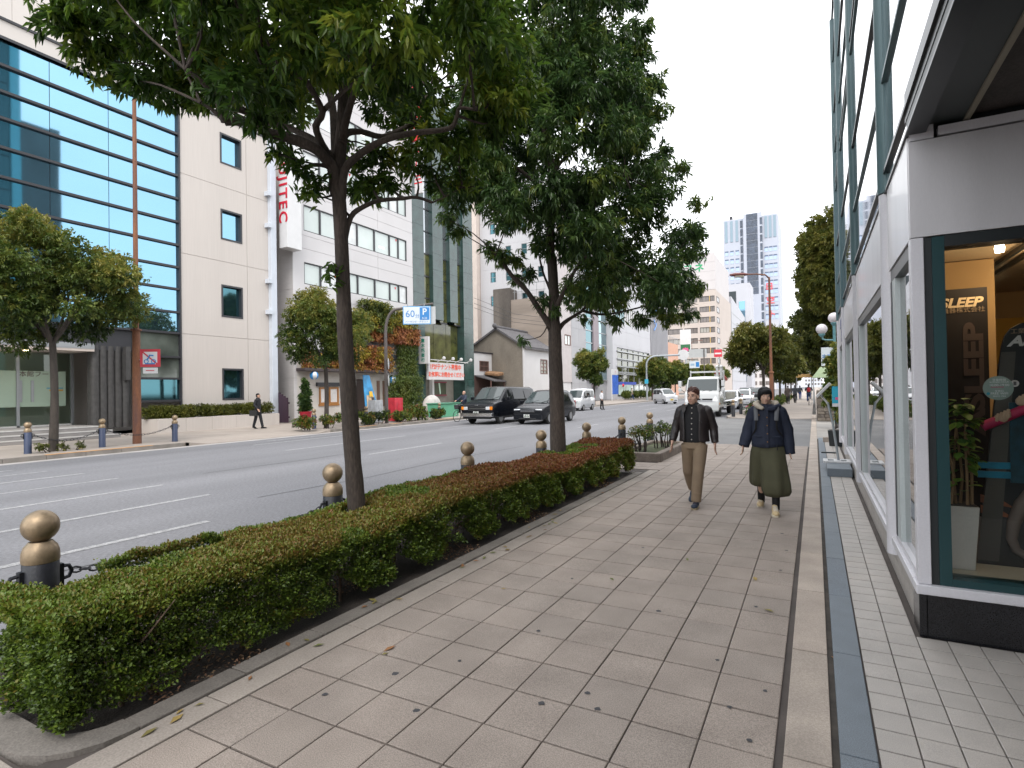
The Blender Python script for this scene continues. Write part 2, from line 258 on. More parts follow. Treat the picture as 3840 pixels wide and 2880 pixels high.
CLUMPS_B=[(-3.16,9.63,3.97,0.54),(-3.47,7.5,6.5,0.46),(-4.31,9.22,6.58,0.47),(-2.14,10.75,4.39,0.52),(-3.33,10.1,6.3,0.47),(-3.36,9.17,5.05,0.45),(-4.49,9.29,5.96,0.53),(-3.98,7.53,4.46,0.54),(-3.48,10.39,3.5,0.52),(-2.54,9.87,4.74,0.44),(-2.94,7.62,6.01,0.47),(-5.25,9.04,5.53,0.56),(-4.4,7.9,7.06,0.51),(-2.94,8.4,4.24,0.41),(-3.86,10.12,4.38,0.53),(-3.98,8.84,6.66,0.56),(-4.46,8.79,7.69,0.57),(-5.13,8.33,5.86,0.43),(-2.69,10.72,5.64,0.44),(-4.52,7.6,5.15,0.54),(-3.1,10.23,4.4,0.53),(-2.25,10.04,3.34,0.57),(-4.93,8.01,5.49,0.52),(-2.58,8.86,4.57,0.42),(-3.98,9.53,7.45,0.57),(-4.78,9.33,7.69,0.49),(-3.96,10.21,7.55,0.42),(-4.41,8.19,6.28,0.49),(-3.45,8.26,8.24,0.57),(-2.58,8.02,5.48,0.47),(-2.72,9.72,6.67,0.56),(-2.7,7.89,4.77,0.4),(-2.97,10.47,7.22,0.55),(-3.87,8.69,7.52,0.45),(-2.7,8.3,7.78,0.48),(-2.1,8.94,3.57,0.4),(-1.95,8.61,3.2,0.43),(-4.18,9.45,8.05,0.47),(-3.43,9.18,7.7,0.53),(-5.16,8.54,6.47,0.4),(-2.84,7.88,3.96,0.49),(-4.06,10.2,5.25,0.57),(-2.72,9.07,5.81,0.57),(-3.29,7.72,7.97,0.46),(-3.03,10.3,8.19,0.51),(-2.97,9.67,5.57,0.44),(-5.07,7.83,4.93,0.41),(-3.05,10.54,6.55,0.48),(-3.65,8.76,4.93,0.5),(-3.33,10.04,7.07,0.55),(-4.68,8.78,5.5,0.57),(-2.66,9.51,3.67,0.42),(-2.98,7.94,6.74,0.49),(-5.16,9.19,6.51,0.47),(-3.05,8.69,3.44,0.55),(-3.02,7.73,7.45,0.57),(-4.25,9.99,7.12,0.5),(-3.18,8.67,7.41,0.41),(-2.76,9.68,7.29,0.52),(-4.88,8.09,6.59,0.58),(-2.35,9.4,5.05,0.55),(-3.36,7.65,4.55,0.45),(-3.19,7.59,5.38,0.54),(-4.26,8.28,4.65,0.43),(-3.87,8.63,8.99,0.54),(-3.85,8.12,7.95,0.4),(-4.52,7.6,6.24,0.4),(-3.9,9.96,3.48,0.46),(-3.71,8.75,4.23,0.57),(-2.66,8.86,6.44,0.55),(-2.99,9.31,8.51,0.41),(-3.35,7.92,5.99,0.45),(-3.98,9.29,9.19,0.44),(-4.68,8.29,5.01,0.42),(-3.63,8.94,7.11,0.55),(-4.56,8.24,3.89,0.2),(-4.78,8.24,4.03,0.2),(-4.44,8.42,3.87,0.2),(-4.42,8.55,3.57,0.15),(-4.24,8.64,3.65,0.15),(-4.08,8.74,3.17,0.16),(-3.82,8.65,3.02,0.12),(-1.77,9.97,3.37,0.22),(-1.8,9.95,3.96,0.22),(-1.79,9.95,4.32,0.22),(-1.73,10.08,4.82,0.18),(-1.94,9.85,5.42,0.2),(-2.24,9.8,5.71,0.25),(-2.24,9.68,6.38,0.25),(-2.26,9.66,6.85,0.22),(-2.49,9.53,7.81,0.25),(-2.55,9.49,8.28,0.25),(-2.52,9.63,7.47,0.2),(-3.03,9.53,2.86,0.2),(-2.58,9.66,2.84,0.2),(-2.13,9.78,2.82,0.2),(-1.87,10.03,2.91,0.16),(-4.23,8.32,2.48,0.1),(-5.57,7.91,5.1,0.22),(-5.51,7.95,4.62,0.2),(-5.36,8.14,4.41,0.2),(-3.46,8.96,2.83,0.1)]
# ================= ground, road, pavements
asph=mat('asphalt',(.165,.165,.176),.85,var=.15,scale=.55,stretch=(1,.12,1),bump=.4,bscale=160,fine=.3,fscale=150,spec=.3)
asph2=mat('asphalt_side',(.17,.168,.168),.85,var=.14,scale=.7,bump=.4,bscale=160,fine=.22,fscale=130,spec=.3)
grout=mat('grout',(.08,.067,.06),.95,var=.25,scale=3)
slab_m=[mat('paving%d'%i,c,.8,var=.12,scale=2.6,bump=.35,bscale=140,fine=.24,fscale=170,spec=.3) for i,c in enumerate([(.298,.252,.218),(.282,.24,.208),(.312,.264,.228),(.288,.246,.214)])]
beige=[mat('beigestone%d'%i,c,.75,var=.16,scale=3,fine=.15,fscale=150,bump=.2,bscale=120) for i,c in enumerate([(.385,.325,.275),(.365,.31,.262),(.38,.318,.268)])]
granb=[mat('bluegranite%d'%i,c,.55,var=.08,scale=5,fine=.3,fscale=260) for i,c in enumerate([(.12,.145,.172),(.13,.155,.18),(.112,.135,.16)])]
ltile=[mat('lighttile%d'%i,c,.5,var=.07,scale=6,fine=.16,fscale=260) for i,c in enumerate([(.375,.345,.318),(.36,.332,.306),(.385,.354,.326)])]
conc=mat('concrete',(.32,.28,.245),.85,var=.18,scale=1.6,bump=.3,bscale=60,fine=.12)
concd=mat('kerb_concrete',(.2,.18,.16),.85,var=.22,scale=2.5,bump=.3,bscale=60,fine=.14)
soilm=mat('soil',(.04,.032,.027),.95,var=.3,scale=4,bump=.8,bscale=70,fine=.3,fscale=120)
white_paint=mat('road_paint',(.36,.36,.365),.8,scale=14,fine=.35,fscale=60,col2=(.2,.2,.205))
orange_paint=mat('orange_paint',(.52,.25,.07),.75,var=.3,scale=5,fine=.25)
farpave=mat('far_pavement',(.33,.285,.25),.85,var=.12,scale=.8,fine=.1,fscale=60)
def sheet(name,m,poly,z=None,parent=None,kind='structure'):
    mb=MB(); mb.quad(*[(p[0],p[1],p[2] if len(p)>2 else z) for p in poly]); return mb.build(name,m,parent,kind=kind if parent is None else None)
def rect(x0,x1,y0,y1): return [(x0,y0),(x1,y0),(x1,y1),(x0,y1)]
gr=MB()
for iy in range(24):
    gr.quad(*[(a,b,-.17) for a,b in rect(-1500,1500,-500+iy*125,-375+iy*125)])
gr.build('ground',mat('ground',(.16,.155,.15),.9,var=.1,scale=.05),kind='structure')
road=sheet('road',asph,rect(-19.5,-4.5,-70,900),-.12)
# lane markings
mk=[]
for x,y0,y1,wd in [(-17.5,-6,6.5,.11),(-16.4,-6,6.75,.1),(-15.05,-6,6.9,.14),(-13.4,-6,6.8,.1),(-11.5,-6,6.65,.12),(-9.56,-6,6.35,.12),(-7.56,1.2,5.0,.12),(-7.5,-7,-2,.12),
    (-17.42,13.2,17.5,.13),(-14.7,12.3,18.2,.13),(-11.35,12.4,16.0,.13),(-18.35,14.5,22.5,.12),(-16,22.6,26.2,.13),(-13.1,22.6,26,.13),(-9.7,24.5,27.2,.13)]:
    mk.append((x,y0,y1,wd))
for k in range(9):
    for x in (-15.2,-12.4,-10.2): mk.append((x,44.5+k*10+(x==-12.4)*1.5,48.5+k*10+(x==-12.4)*1.5,.14))
for x,y0,y1,wd in mk:
    MB().quad(*[(a,b,-.116) for a,b in rect(x-wd/2,x+wd/2,y0,y1)]).build('lane_marking',white_paint,road)
MB().quad(*[(a,b,-.116) for a,b in rect(-6.05,-5.72,1.95,2.3)]).build('lane_marking',white_paint,road)
MB().quad(*[(a,b,-.1165) for a,b in rect(-19.5,-19.05,-60,400)]).build('gutter_strip',mat('gutter',(.36,.34,.33),.85,var=.15,scale=2),road)
MB().quad(*[(a,b,-.1165) for a,b in rect(-4.9,-4.5,-60,16.9)]).build('gutter_strip',MATS['gutter'],road)
# tar seams in the asphalt
seam=mat('tar_seam',(.045,.045,.047),.7,var=.2)
for pts in [[(-6.9,2.2),(-6.75,3.6),(-6.5,4.6),(-6.6,6.2),(-6.3,8.5)],[(-8.5,6.5),(-8.3,9),(-8.45,12),(-8.2,16)],[(-12.3,8),(-12.1,11),(-12.2,14)]]:
    m_=MB()
    for (a,b),(c,d) in zip(pts,pts[1:]): m_.quad((a,b,-.1172),(a+.035,b,-.1172),(c+.035,d,-.1172),(c,d,-.1172))
    m_.build('tar_seam',seam,road)
# ---- near pavement
side=MB(); side.box(-4.4,-3.13,-30,1.2,-.3,-.012); side.box(-3.13,.205,-30,17.3,-.3,-.012); side.box(-4.4,-3.13,10.95,17.3,-.3,-.012); side.box(-4.4,-3.13,1.2,10.95,-.3,-.03)
side.box(.205,4,-30,19.9,-.3,.004)
sidewalk=side.build('pavement',grout,kind='structure')
TX,TY,OX,OY=.3239,.3479,-1.4846,2.7606
g=.007
def tilemesh(dx,dy,h,m,name,ch=.004):
    x,y=dx/2-g/2,dy/2-g*.85; mb=MB()
    a=[(-x,-y),(x,-y),(x,y),(-x,y)]; c=[(-x+ch,-y+ch),(x-ch,-y+ch),(x-ch,y-ch),(-x+ch,y-ch)]
    mb.add([(p,q,-h) for p,q in a]+[(p,q,-ch*.6) for p,q in a]+[(p,q,0) for p,q in c],
        [(0,1,5,4),(1,2,6,5),(2,3,7,6),(3,0,4,7),(4,5,9,8),(5,6,10,9),(6,7,11,10),(7,4,8,11),(8,9,10,11)])
    return mb.mesh(name,m)
tms=[tilemesh(TX,TY,.02,m,'paving_tile') for m in slab_m]
cells=[]
for j in range(-12,42):
    for i in range(-9,4):
        y=OY+(j+.5)*TY; x=OX+(i+.5)*TX
        if i<-4 and y<11.45: continue
        if -4.12<x<-3.05 and 12.65<y<16: continue
        if x<-4.3: continue
        cells.append((x,y))
cells.sort(key=lambda c:(abs(c[1]-.3) if c[1]<.3 else (c[1]-.3)*.9)+ (2 if c[0]<-2.8 else 0))
rest=MB()
for k,(x,y) in enumerate(cells):
    z=RN.uniform(-.0025,.0015)
    if k<300:
        o=piece('paving_tile',tms[RN.choice([0,0,1,2,3])],sidewalk,(x,y,z)); o.rotation_euler=(RN.uniform(-.003,.003),RN.uniform(-.003,.003),0)
    else: rest.box(x-TX/2+g/2,x+TX/2-g/2,y-TY/2+g/2,y+TY/2-g/2,-.02,z)
rest.build('paving_tiles_beyond',slab_m[0],sidewalk,kind='stuff')
# plain concrete flags beside the bed's near end
for x in range(2):
    for y in range(5): MB().box(-4.38+x*.62,-3.77+x*.62,1.19-(y+1)*.6,1.18-y*.6,-.02,-.002).build('concrete_flag',conc,sidewalk,bevel=.004)
MB().box(-3.13,-2.79,-4,1.02,-.02,-.001).build('concrete_flag',conc,sidewalk)
# border stones of the planting bed
arc=[(-2.985,1.6)]+[(-3.34+.355*math.cos(a),1.56-.355*math.sin(a)) for a in np.linspace(0,math.pi/2,6)]+[(-4.38,1.205)]
ins=[(-3.128,1.6)]+[(-3.36+.23*math.cos(a),1.6-.23*math.sin(a)) for a in np.linspace(0,math.pi/2,6)]+[(-4.38,1.37)]
for i in range(0,len(arc)-1):
    MB().slab([(arc[i][0],arc[i][1],-.03),(arc[i+1][0],arc[i+1][1],-.03),(ins[i+1][0],ins[i+1][1],-.03),(ins[i][0],ins[i][1],-.03)],(0,0,.045)).build('border_stone',concd,sidewalk)
y=1.6
while y<10.6:
    MB().box(-3.128,-2.985,y+.004,min(y+.6,10.75)-.004,-.03,.014+RN.uniform(-.003,.002)).build('border_stone',concd,sidewalk,bevel=.006); y+=.6
MB().box(-4.38,-2.99,10.76,10.93,-.03,.013).build('border_stone',concd,sidewalk,bevel=.006)
y=-1.2
while y<11.4:
    MB().box(-2.978,-2.79,y+.004,y+1.046,-.02,-.001+RN.uniform(-.002,.002)).build('edge_slab',conc,sidewalk,bevel=.004); y+=1.05
sheet('soil',soilm,[(-4.38,1.3,-.02),(-3.1,1.3,-.02),(-3.1,10.8,-.004),(-4.38,10.8,-.004)])
# kerb to the road
kst=MB().box(-.08,.08,.004,.996,-.2,0).mesh('kerb_stone',concd)
kerb=thing('kerb',None,None,(-4.47,0,0)); kerb['kind']='structure'
for k in range(-8,17): piece('kerb_stone',kst,kerb,(-4.47,k*1.0,.008))
MB().quad(*[(a,b,.0125) for a,b in rect(-4.53,-4.42,3.9,5.6)]).build('kerb_paint',orange_paint,kerb)
MB().quad(*[(a,b,.0125) for a,b in rect(-4.53,-4.42,7.1,9.6)]).build('kerb_paint',orange_paint,kerb)
# beige band, granite edging, light tiles
y=2.8-1.1625*4; k=0
while y<36:
    if not 17.4<y<30.8: MB().box(-.155,.036,y+.006,y+1.157,-.05,.004+RN.uniform(-.002,.002)).build('band_stone',beige[k%3],sidewalk,bevel=.004)
    y+=1.1625; k+=1
for k in range(12): MB().box(-.155,.036,17.65+k*1.16,18.8+k*1.16,-.05,.004).build('band_stone',beige[k%3],sidewalk,bevel=.004)
y=2.897-1.0767*4; k=0
while y<19.6:
    MB().box(.067,.212,y+.003,y+1.0735,-.05,.022+RN.uniform(-.001,.001)).build('granite_edging',granb[RN.randrange(3)],sidewalk,bevel=.004); y+=1.0767; k+=1
sheet('gutter_dirt',mat('dirt',(.05,.042,.035),.95,var=.4,scale=9),[(.036,-5,-.006),(.067,-5,-.006),(.067,19.9,-.006),(.036,19.9,-.006)],parent=sidewalk)
LX,LY=.1630,.1810
g=.006
lms=[tilemesh(LX,LY,.02,m,'light_tile',.003) for m in ltile]
lc=[]
for j in range(-20,90):
    for i in range(0,16):
        x=.2185+(i+.5)*LX; y=4.095+(j+.5)*LY
        if y>15.5 and i>1: continue
        if i>=2 and y>4.46: continue
        if y>19.8: continue
        lc.append((x,y,i))
lc.sort(key=lambda c:(c[1]-2.4 if c[1]>2.4 else 8)+c[0]*.8)
rest=MB()
for k,(x,y,i) in enumerate(lc):
    if k<300: piece('light_tile',lms[RN.randrange(3)],sidewalk,(x,y,.02+RN.uniform(-.001,.0008)))
    else: rest.box(x-LX/2+g/2,x+LX/2-g/2,y-LY/2+g/2,y+LY/2-g/2,-.0,.02)
rest.build('light_tiles_beyond',ltile[0],sidewalk,kind='stuff')
# gum spots, dead leaves
gum=mat('gum',(.05,.05,.055),.8,var=.2)
for x,y,r in [(-1.85,2.35,.02),(-1.95,2.9,.014),(-1.3,2.7,.019),(-1.12,2.9,.016),(-1.02,2.78,.016),(-.42,3.1,.014),(-.3,2.85,.015),(-.27,3.35,.013),(-.55,3.6,.014),(-1.05,4.2,.02),(-.42,4.6,.014),(-.3,5.6,.014),(-1.7,3.5,.016),(-2.2,2.6,.022),(-2.4,2.25,.018),(-1.9,4.6,.014),(-1.6,5.8,.016),(-.35,7,.018),(-.28,6.3,.016)]:
    m_=MB(); m_.add([(x+r*RN.uniform(.7,1.2)*math.cos(a),y+r*RN.uniform(.7,1.2)*math.sin(a),.0025) for a in np.linspace(0,2*math.pi,11)[:-1]],[tuple(range(10))]); m_.build('gum_spot',gum,sidewalk)
leafd=[mat('dead_leaf%d'%i,c,.8,var=.2,pos=False) for i,c in enumerate([(.28,.13,.05),(.2,.17,.05),(.35,.25,.08),(.14,.16,.04)])]
for k in range(46):
    if k<38: x,y=RN.uniform(-3.1,-2.82),RN.uniform(1.4,9)
    else: x,y=RN.uniform(-2.6,.2),RN.uniform(2.2,8)
    if k==45: x,y=-.33,4.55
    a=RN.uniform(0,6.28); l=RN.uniform(.025,.05); c,s_=math.cos(a),math.sin(a); z=.016 if x<-2.98 else .004
    P=lambda u,v,h:(x+c*u-s_*v,y+s_*u+c*v,z+h)
    o=MB().add([P(-l,0,.0),P(0,l*.4,.006),P(l,0,.004),P(0,-l*.4,.008)],[(0,1,2),(0,2,3)]).build('fallen_leaf',leafd[k%4]); setp(o,'dry curled leaf lying on the paving near the hedge' if k<38 else 'dry curled leaf lying out on the open paving','leaf','dry leaves blown onto the paving' if k<38 else 'dry leaves out on the open paving')
# ---- side street, far corner, pavement beyond
sheet('side_street',asph2,[(-6.4,17.0,-.117),(-6.4,32.6,-.117),(-4.4,32.0,-.016),(-4.4,17.3,-.016)])
sheet('side_street_mouth',asph2,[(-4.4,17.3,-.016),(-4.4,32.0,-.016),(-.157,31.8,-.016),(-.157,17.3,-.016)])
sheet('forecourt',mat('forecourt',(.3,.28,.26),.85,var=.12,scale=1),[(.04,19.9,-.004),(.04,33,-.004),(40,33,-.004),(40,19.9,-.004)])
far=MB(); far.slab([(-4.5,34.5,-.3),(-4.2,33,-.3),(-3.4,32,-.3),(-2.8,31.8,-.3),(-.157,31.8,-.3),(-.157,600,-.3),(-4.5,600,-.3)],(0,0,.3)); far.box(.04,6,33,600,-.3,-.002)
far.build('pavement_beyond',farpave,kind='structure')
# ---- opposite pavement
op=MB(); op.box(-27.4,-19.7,-60,12.2,-.3,0); op.box(-27.4,-19.7,18.8,600,-.3,0); op.box(-27.4,-21,12.2,18.8,-.3,0)
op.add([(-21,12.2,0),(-19.5,12.9,-.1),(-19.5,18.1,-.1),(-21,18.8,0),(-19.5,12.2,0),(-19.5,18.8,0),(-19.5,12.2,-.3),(-19.5,18.8,-.3),(-19.5,12.9,-.3),(-19.5,18.1,-.3)],[(0,1,2,3),(0,4,1),(3,2,5),(4,6,8,1),(1,8,9,2),(2,9,7,5)])
op.build('opposite_pavement',farpave,kind='structure')
ok=thing('opposite_kerb',None,None,(-19.6,0,0)); ok['kind']='structure'
kst2=MB().box(-.1,.1,.006,.994,-.2,0).mesh('kerb_stone',concd); kp=MB().quad((-.1,0,.004),(.1,0,.004),(.1,1,.004),(-.1,1,.004)).mesh('kerb_paint',orange_paint)
for k in range(-8,80):
    if 12<=k<19: continue
    piece('kerb_stone',kst2,ok,(-19.6,k,.01))
    if k in (8,9,10,20,21,23,27,28,30,31,33,34): piece('kerb_paint',kp,ok,(-19.6,k,.01))
# ================= buildings across the road
cream=mat('cream_tile',(.52,.475,.44),.7,var=.05,scale=.4,fine=.03,fscale=30,bump=.12,bscale=9,stretch=(1,1,.02))
creamp=mat('cream_plain',(.55,.51,.475),.75,var=.06,scale=.3,fine=.02)
whitew=mat('white_panel',(.54,.525,.53),.6,var=.04,scale=.4,fine=.02)
whitew2=mat('white_render',(.55,.54,.54),.75,var=.06,scale=.5,fine=.03)
greyw=mat('grey_tile',(.36,.36,.375),.7,var=.06,scale=.6,fine=.05)
darkf=pmat('dark_frame',(.03,.03,.035),.45)
alu=pmat('aluminium',(.35,.36,.37),.4,.6)
whitep=pmat('white_paint',(.6,.6,.605),.45)
bluegl=pmat('mirror_blue_glass',(.2,.37,.49),.03,.95,var=0,fine=0)
tealgl=pmat('mirror_teal_glass',(.07,.17,.2),.04,.9,var=0,fine=0)
darkgl=pmat('dark_glass',(.012,.016,.018),.05,0,var=0,fine=0,spec=.4)
blindgl=mat('blind_glass',(.5,.56,.54),.15,var=.1,scale=.5,fine=0,coat=.6)
brownw=pmat('brown_sash',(.16,.09,.075),.6)
entgl=clearglass('entrance_glass',(.82,.9,.84),1.5)
concw=mat('weathered_concrete',(.115,.1,.088),.95,var=.45,scale=.55,fine=.15,fscale=20,stretch=(1,1,.12))
renderb=mat('beige_render',(.2,.175,.145),.95,var=.25,scale=.5,fine=.08,fscale=12,stretch=(1,1,.5))
grgran=mat('green_granite',(.026,.055,.05),.12,var=.25,scale=1.5,fine=.2,fscale=60,spec=.7)
def cells_minus(a0,a1,b0,b1,ops):
    A=sorted({a0,a1,*[v for o in ops for v in(o[0],o[1]) if a0<v<a1]}); B=sorted({b0,b1,*[v for o in ops for v in(o[2],o[3]) if b0<v<b1]}); out=[]
    for i in range(len(A)-1):
        run=None
        for j in range(len(B)-1):
            ca,cb=(A[i]+A[i+1])/2,(B[j]+B[j+1])/2
            if any(o[0]<ca<o[1] and o[2]<cb<o[3] for o in ops):
                if run: out.append((A[i],A[i+1],*run)); run=None
            else: run=(run[0],B[j+1]) if run else (B[j],B[j+1])
        if run: out.append((A[i],A[i+1],*run))
    return out
def pbox(mb,pl,c,a0,a1,b0,b1,d0,d1):
    """box on a facade plane; d = depth behind the plane (negative: proud). 'X': faces +X; 'W': faces -X; 'Y': faces -Y"""
    if pl=='X': mb.box(c-d1,c-d0,a0,a1,b0,b1)
    elif pl=='W': mb.box(c+d0,c+d1,a0,a1,b0,b1)
    else: mb.box(a0,a1,c+d0,c+d1,b0,b1)
def panels(parent,pl,c,acuts,bcuts,ops,m,name='wall_panel',thick=.3,gap=.012):
    for i in range(len(acuts)-1):
        for j in range(len(bcuts)-1):
            mb=MB()
            for a0,a1,b0,b1 in cells_minus(acuts[i]+gap,acuts[i+1]-gap,bcuts[j]+gap,bcuts[j+1]-gap,ops): pbox(mb,pl,c,a0,a1,b0,b1,0,thick)
            if mb.v: mb.build(name,m,parent)
    mb=MB()
    for a0,a1,b0,b1 in cells_minus(acuts[0]+.06,acuts[-1]-.06,bcuts[0]+.02,bcuts[-1]-.02,ops): pbox(mb,pl,c,a0,a1,b0,b1,.025,thick+.05)
    mb.build('wall',m,parent)
WK={}
def window(parent,pl,c,a0,a1,b0,b1,gm,fm,nx=1,ny=1,fw=.06,dep=.08,rec=.12,key=None,name='window',mull=None):
    """window: frame mesh with one pane child per light; repeats of a size share meshes"""
    w_,h_=round(a1-a0,3),round(b1-b0,3); k=(pl,w_,h_,gm.name,fm.name,nx,ny,fw,dep,rec)
    if k not in WK:
        f=MB(); mw=fw*.7 if mull is None else mull
        for q in ((0,fw,0,h_),(w_-fw,w_,0,h_),(fw,w_-fw,0,fw),(fw,w_-fw,h_-fw,h_)): pbox(f,pl,0,*q,rec-dep,rec+.05)
        for i in range(1,nx): x=w_*i/nx; pbox(f,pl,0,x-mw/2,x+mw/2,fw,h_-fw,rec-dep*.7,rec+.04)
        for j in range(1,ny): z=h_*j/ny; pbox(f,pl,0,fw,w_-fw,z-mw/2,z+mw/2,rec-dep*.6,rec+.035)
        g=MB(); pbox(g,pl,0,.004,w_/nx-.004,.004,h_/ny-.004,rec,rec+.02)
        WK[k]=(f.mesh(name,fm),g.mesh('pane',gm))
    fme,gme=WK[k]
    loc=lambda a,b:(c,a,b) if pl in'XW' else (a,c,b)
    o=piece(name,fme,parent,loc(a0,b0))
    for i in range(nx):
        for j in range(ny): piece('pane',gme,o,loc(a0+w_*i/nx,b0+h_*j/ny))
    return o
# ---- tiled building with the blue glass curtain wall
XF=-27.2
b=thing('glass_fronted_building','cream tiled building with blue mirror glass curtain wall and four square windows','building',(-30,12,0))
wins=[(18.82,20.07,1.4,3.06),(18.82,20.07,5.75,7.45),(18.82,20.07,9.82,11.43),(18.82,20.07,13.83,15.45)]
panels(b,'X',XF,[16.68,20.36,22.05],[0,.75,4.7,8.66,12.6,16.2],wins,cream)
for w4,gm in zip(wins,(tealgl,tealgl,bluegl,bluegl)): window(b,'X',XF,*w4,gm,darkf,fw=.09,rec=.2,dep=.22)
MB().box(-46,XF-.36,0,22,3.9,16.15).box(-46,-30,-14,22,0,3.9).build('core',creamp,b)
MB().box(-45,XF-.01,-14,16.66,15.55,16.2).build('parapet',creamp,b)
MB().box(-46,XF+.05,-14,22.1,16.2,16.3).build('coping',darkf,b)
MB().box(XF-.36,XF-.33,21.9,22.04,0,16.2).build('corner_strip',creamp,b)
rows=[1.43,2.49,3.53,4.7,5.72,6.85,7.92,9.01,10.14,11.28,12.41,13.44,14.46,15.5]
cols=[-13.0,-10.2,-7.4,-4.6,-1.8,.9,3.4,6.1,8.75,11.38,13.56,16.62]
for i in range(len(cols)-1):
    for j in range(len(rows)-1):
        if cols[i+1]<14 and rows[j]<3.6: continue
        if cols[i]==13.56 and rows[j]<3.6: cols_y0=14.47
        else: cols_y0=cols[i]
        tx=RN.uniform(-.0016,.0016); tz=RN.uniform(-.0016,.0016)
        y0,y1,z0,z1=cols_y0+.012,cols[i+1]-.012,rows[j]+.03,rows[j+1]-.03
        if j==2: z0=3.75 if cols[i+1]<14 else z0
        q=[(XF-.1-tx-tz,y0,z0),(XF-.1+tx-tz,y1,z0),(XF-.1+tx+tz,y1,z1),(XF-.1-tx+tz,y0,z1)]
        MB().slab(q,(-.02,0,0)).build('glass_pane',bluegl if rows[j]>3.6 else tealgl if j==0 else mat('dim_glass',(.10,.115,.10),.12,var=.5,scale=.7,fine=0,coat=.5),b)
for j,z in enumerate(rows):
    y0=14.47 if z<3.6 else -13
    MB().box(XF-.12,XF+.03,y0,16.62,z-.05,z+.05).build('transom',darkf,b)
MB().box(XF-.12,XF+.06,-13,16.66,15.45,15.56).build('transom',darkf,b)
MB().box(XF-.12,XF+.05,16.6,16.68,.8,15.5).build('jamb',darkf,b)
MB().box(XF-.3,XF-.13,-13,16.6,3.7,15.5).build('backing',darkf,b)
MB().box(-29.6,XF,-14,12.9,3.62,3.72).build('soffit',mat('soffit_pink',(.6,.52,.47),.8,emit=0),b)
MB().box(XF-.12,XF+.02,-13,12.9,3.72,3.95).build('fascia',alu,b)
# dark fluted wall
fl=pmat('fluted_stone',(.05,.048,.047),.6,var=.25,scale=6)
for k in range(5): MB().tube([(XF-.25,13.02+k*.3,.3),(XF-.25,13.02+k*.3,3.9)],.17,10).build('flute',fl,b,smooth=40)
MB().box(XF-.5,XF-.2,12.85,14.45,.3,3.95).build('pier',fl,b)
MB().box(XF-.15,XF+.12,14.1,14.3,2.4,3.9).build('pier',fl,b)
# entrance glazing and steps
step=mat('step_stone',(.27,.255,.245),.75,var=.12,scale=2)
for k in range(3): MB().box(-30.5,-25.1-k*.6,-14,12.85,.15*k+(.001 if k==0 else 0),.15*(k+1)).build('step',step,b,bevel=.01)
nos=pmat('step_nosing',(.55,.54,.52),.7)
for k in range(3): MB().box(-25.1-k*.6-.03,-25.1-k*.6+.012,-14,12.84,.15*(k+1)-.03,.15*(k+1)+.006).build('step_nosing',nos,b)
ye=[-8,-5.6,-3.2,-.8,1.6,4.0,6.3,8.6,10.9,12.84]
for i in range(len(ye)-1):
    MB().box(-29.0,-28.97,ye[i]+.04,ye[i+1]-.04,.5,3.58).build('door_pane',entgl,b)
    MB().box(-29.05,-28.9,ye[i+1]-.05,ye[i+1]+.05,.45,3.6).build('door_frame',alu,b)
MB().box(-29.06,-28.9,-8,12.9,.45,.52).build('threshold',nos,b)
frost=mat('frosted_film',(.36,.46,.36),.5,var=.05,scale=1,emit=0)
f_=MB().box(-28.965,-28.96,8.75,12.6,1.3,2.8).build('frosted_film',frost,b)
bl=pmat('sticker_dark',(.1,.05,.05),.6); bt=pmat('sticker_orange',(.55,.3,.05),.6); bs=pmat('sticker_blue',(.1,.3,.4),.6)
for y,t_ in ((9.6,'ンスタープ'),(11.6,'本館フード')): text('lettering',t_,.26,bl,f_,(-28.955,y,2.66),(0,1,0),(0,0,1))
for y in (11.0,11.4): MB().box(-28.955,-28.93,y-.05,y+.05,1.5,2.4).build('door_handle',alu,b)
MB().box(-28.958,-28.952,12.0,12.5,1.95,2.02).build('sticker',bt,f_)
MB().box(-28.958,-28.952,11.9,12.5,2.05,2.1).build('sticker',bs,f_)
inn=mat('lobby_wall',(.5,.5,.4),.8,emit=0)
MB().box(-34,-33.9,-10,14,.45,3.6).build('lobby_wall',inn,b)
MB().box(-34,-29.1,-10,12.8,.3,.46).build('lobby_floor',step,b)
for yy in (1,8.5):
    l=bpy.data.lights.new('lobby_light','AREA'); l.energy=420; l.size=3; l.color=(1,.93,.75); lo=bpy.data.objects.new('lobby_light',l); COL.objects.link(lo); lo.location=(-31.4,yy,3.5)
dl=mat('downlight_glow',(1,.8,.45),.5,var=0,fine=0,emit=6)
for y in (7.4,9.15,10.9): MB().lathe([(.0,0),(.09,0),(.09,.03),(0,.03)],(-28.2,y,3.59),12).build('downlight',dl,b)
# drain pipe at the gap
p=MB(); p.box(XF-.05,XF+.25,21.72,22.1,0,16.5); p.build('downpipe',pmat('pale_blue_metal',(.52,.56,.62),.45),b,bevel=.02)
for z in (6.3,8.05,11.2,13.0): MB().box(XF-.03,XF+.33,21.5,21.74,z-.12,z+.12).build('pipe_bracket',MATS['pale_blue_metal'],b)
# raised planter with clipped azalea
b2=thing('planter_wall','long low cream tiled planter box in front of the tiled building','planter',(-26.2,18,0))
for k in range(5): MB().box(-27.15,-25.85,14.75+k*1.3,14.75+(k+1)*1.3-.008,0,.62).build('planter_panel',cream,b2)
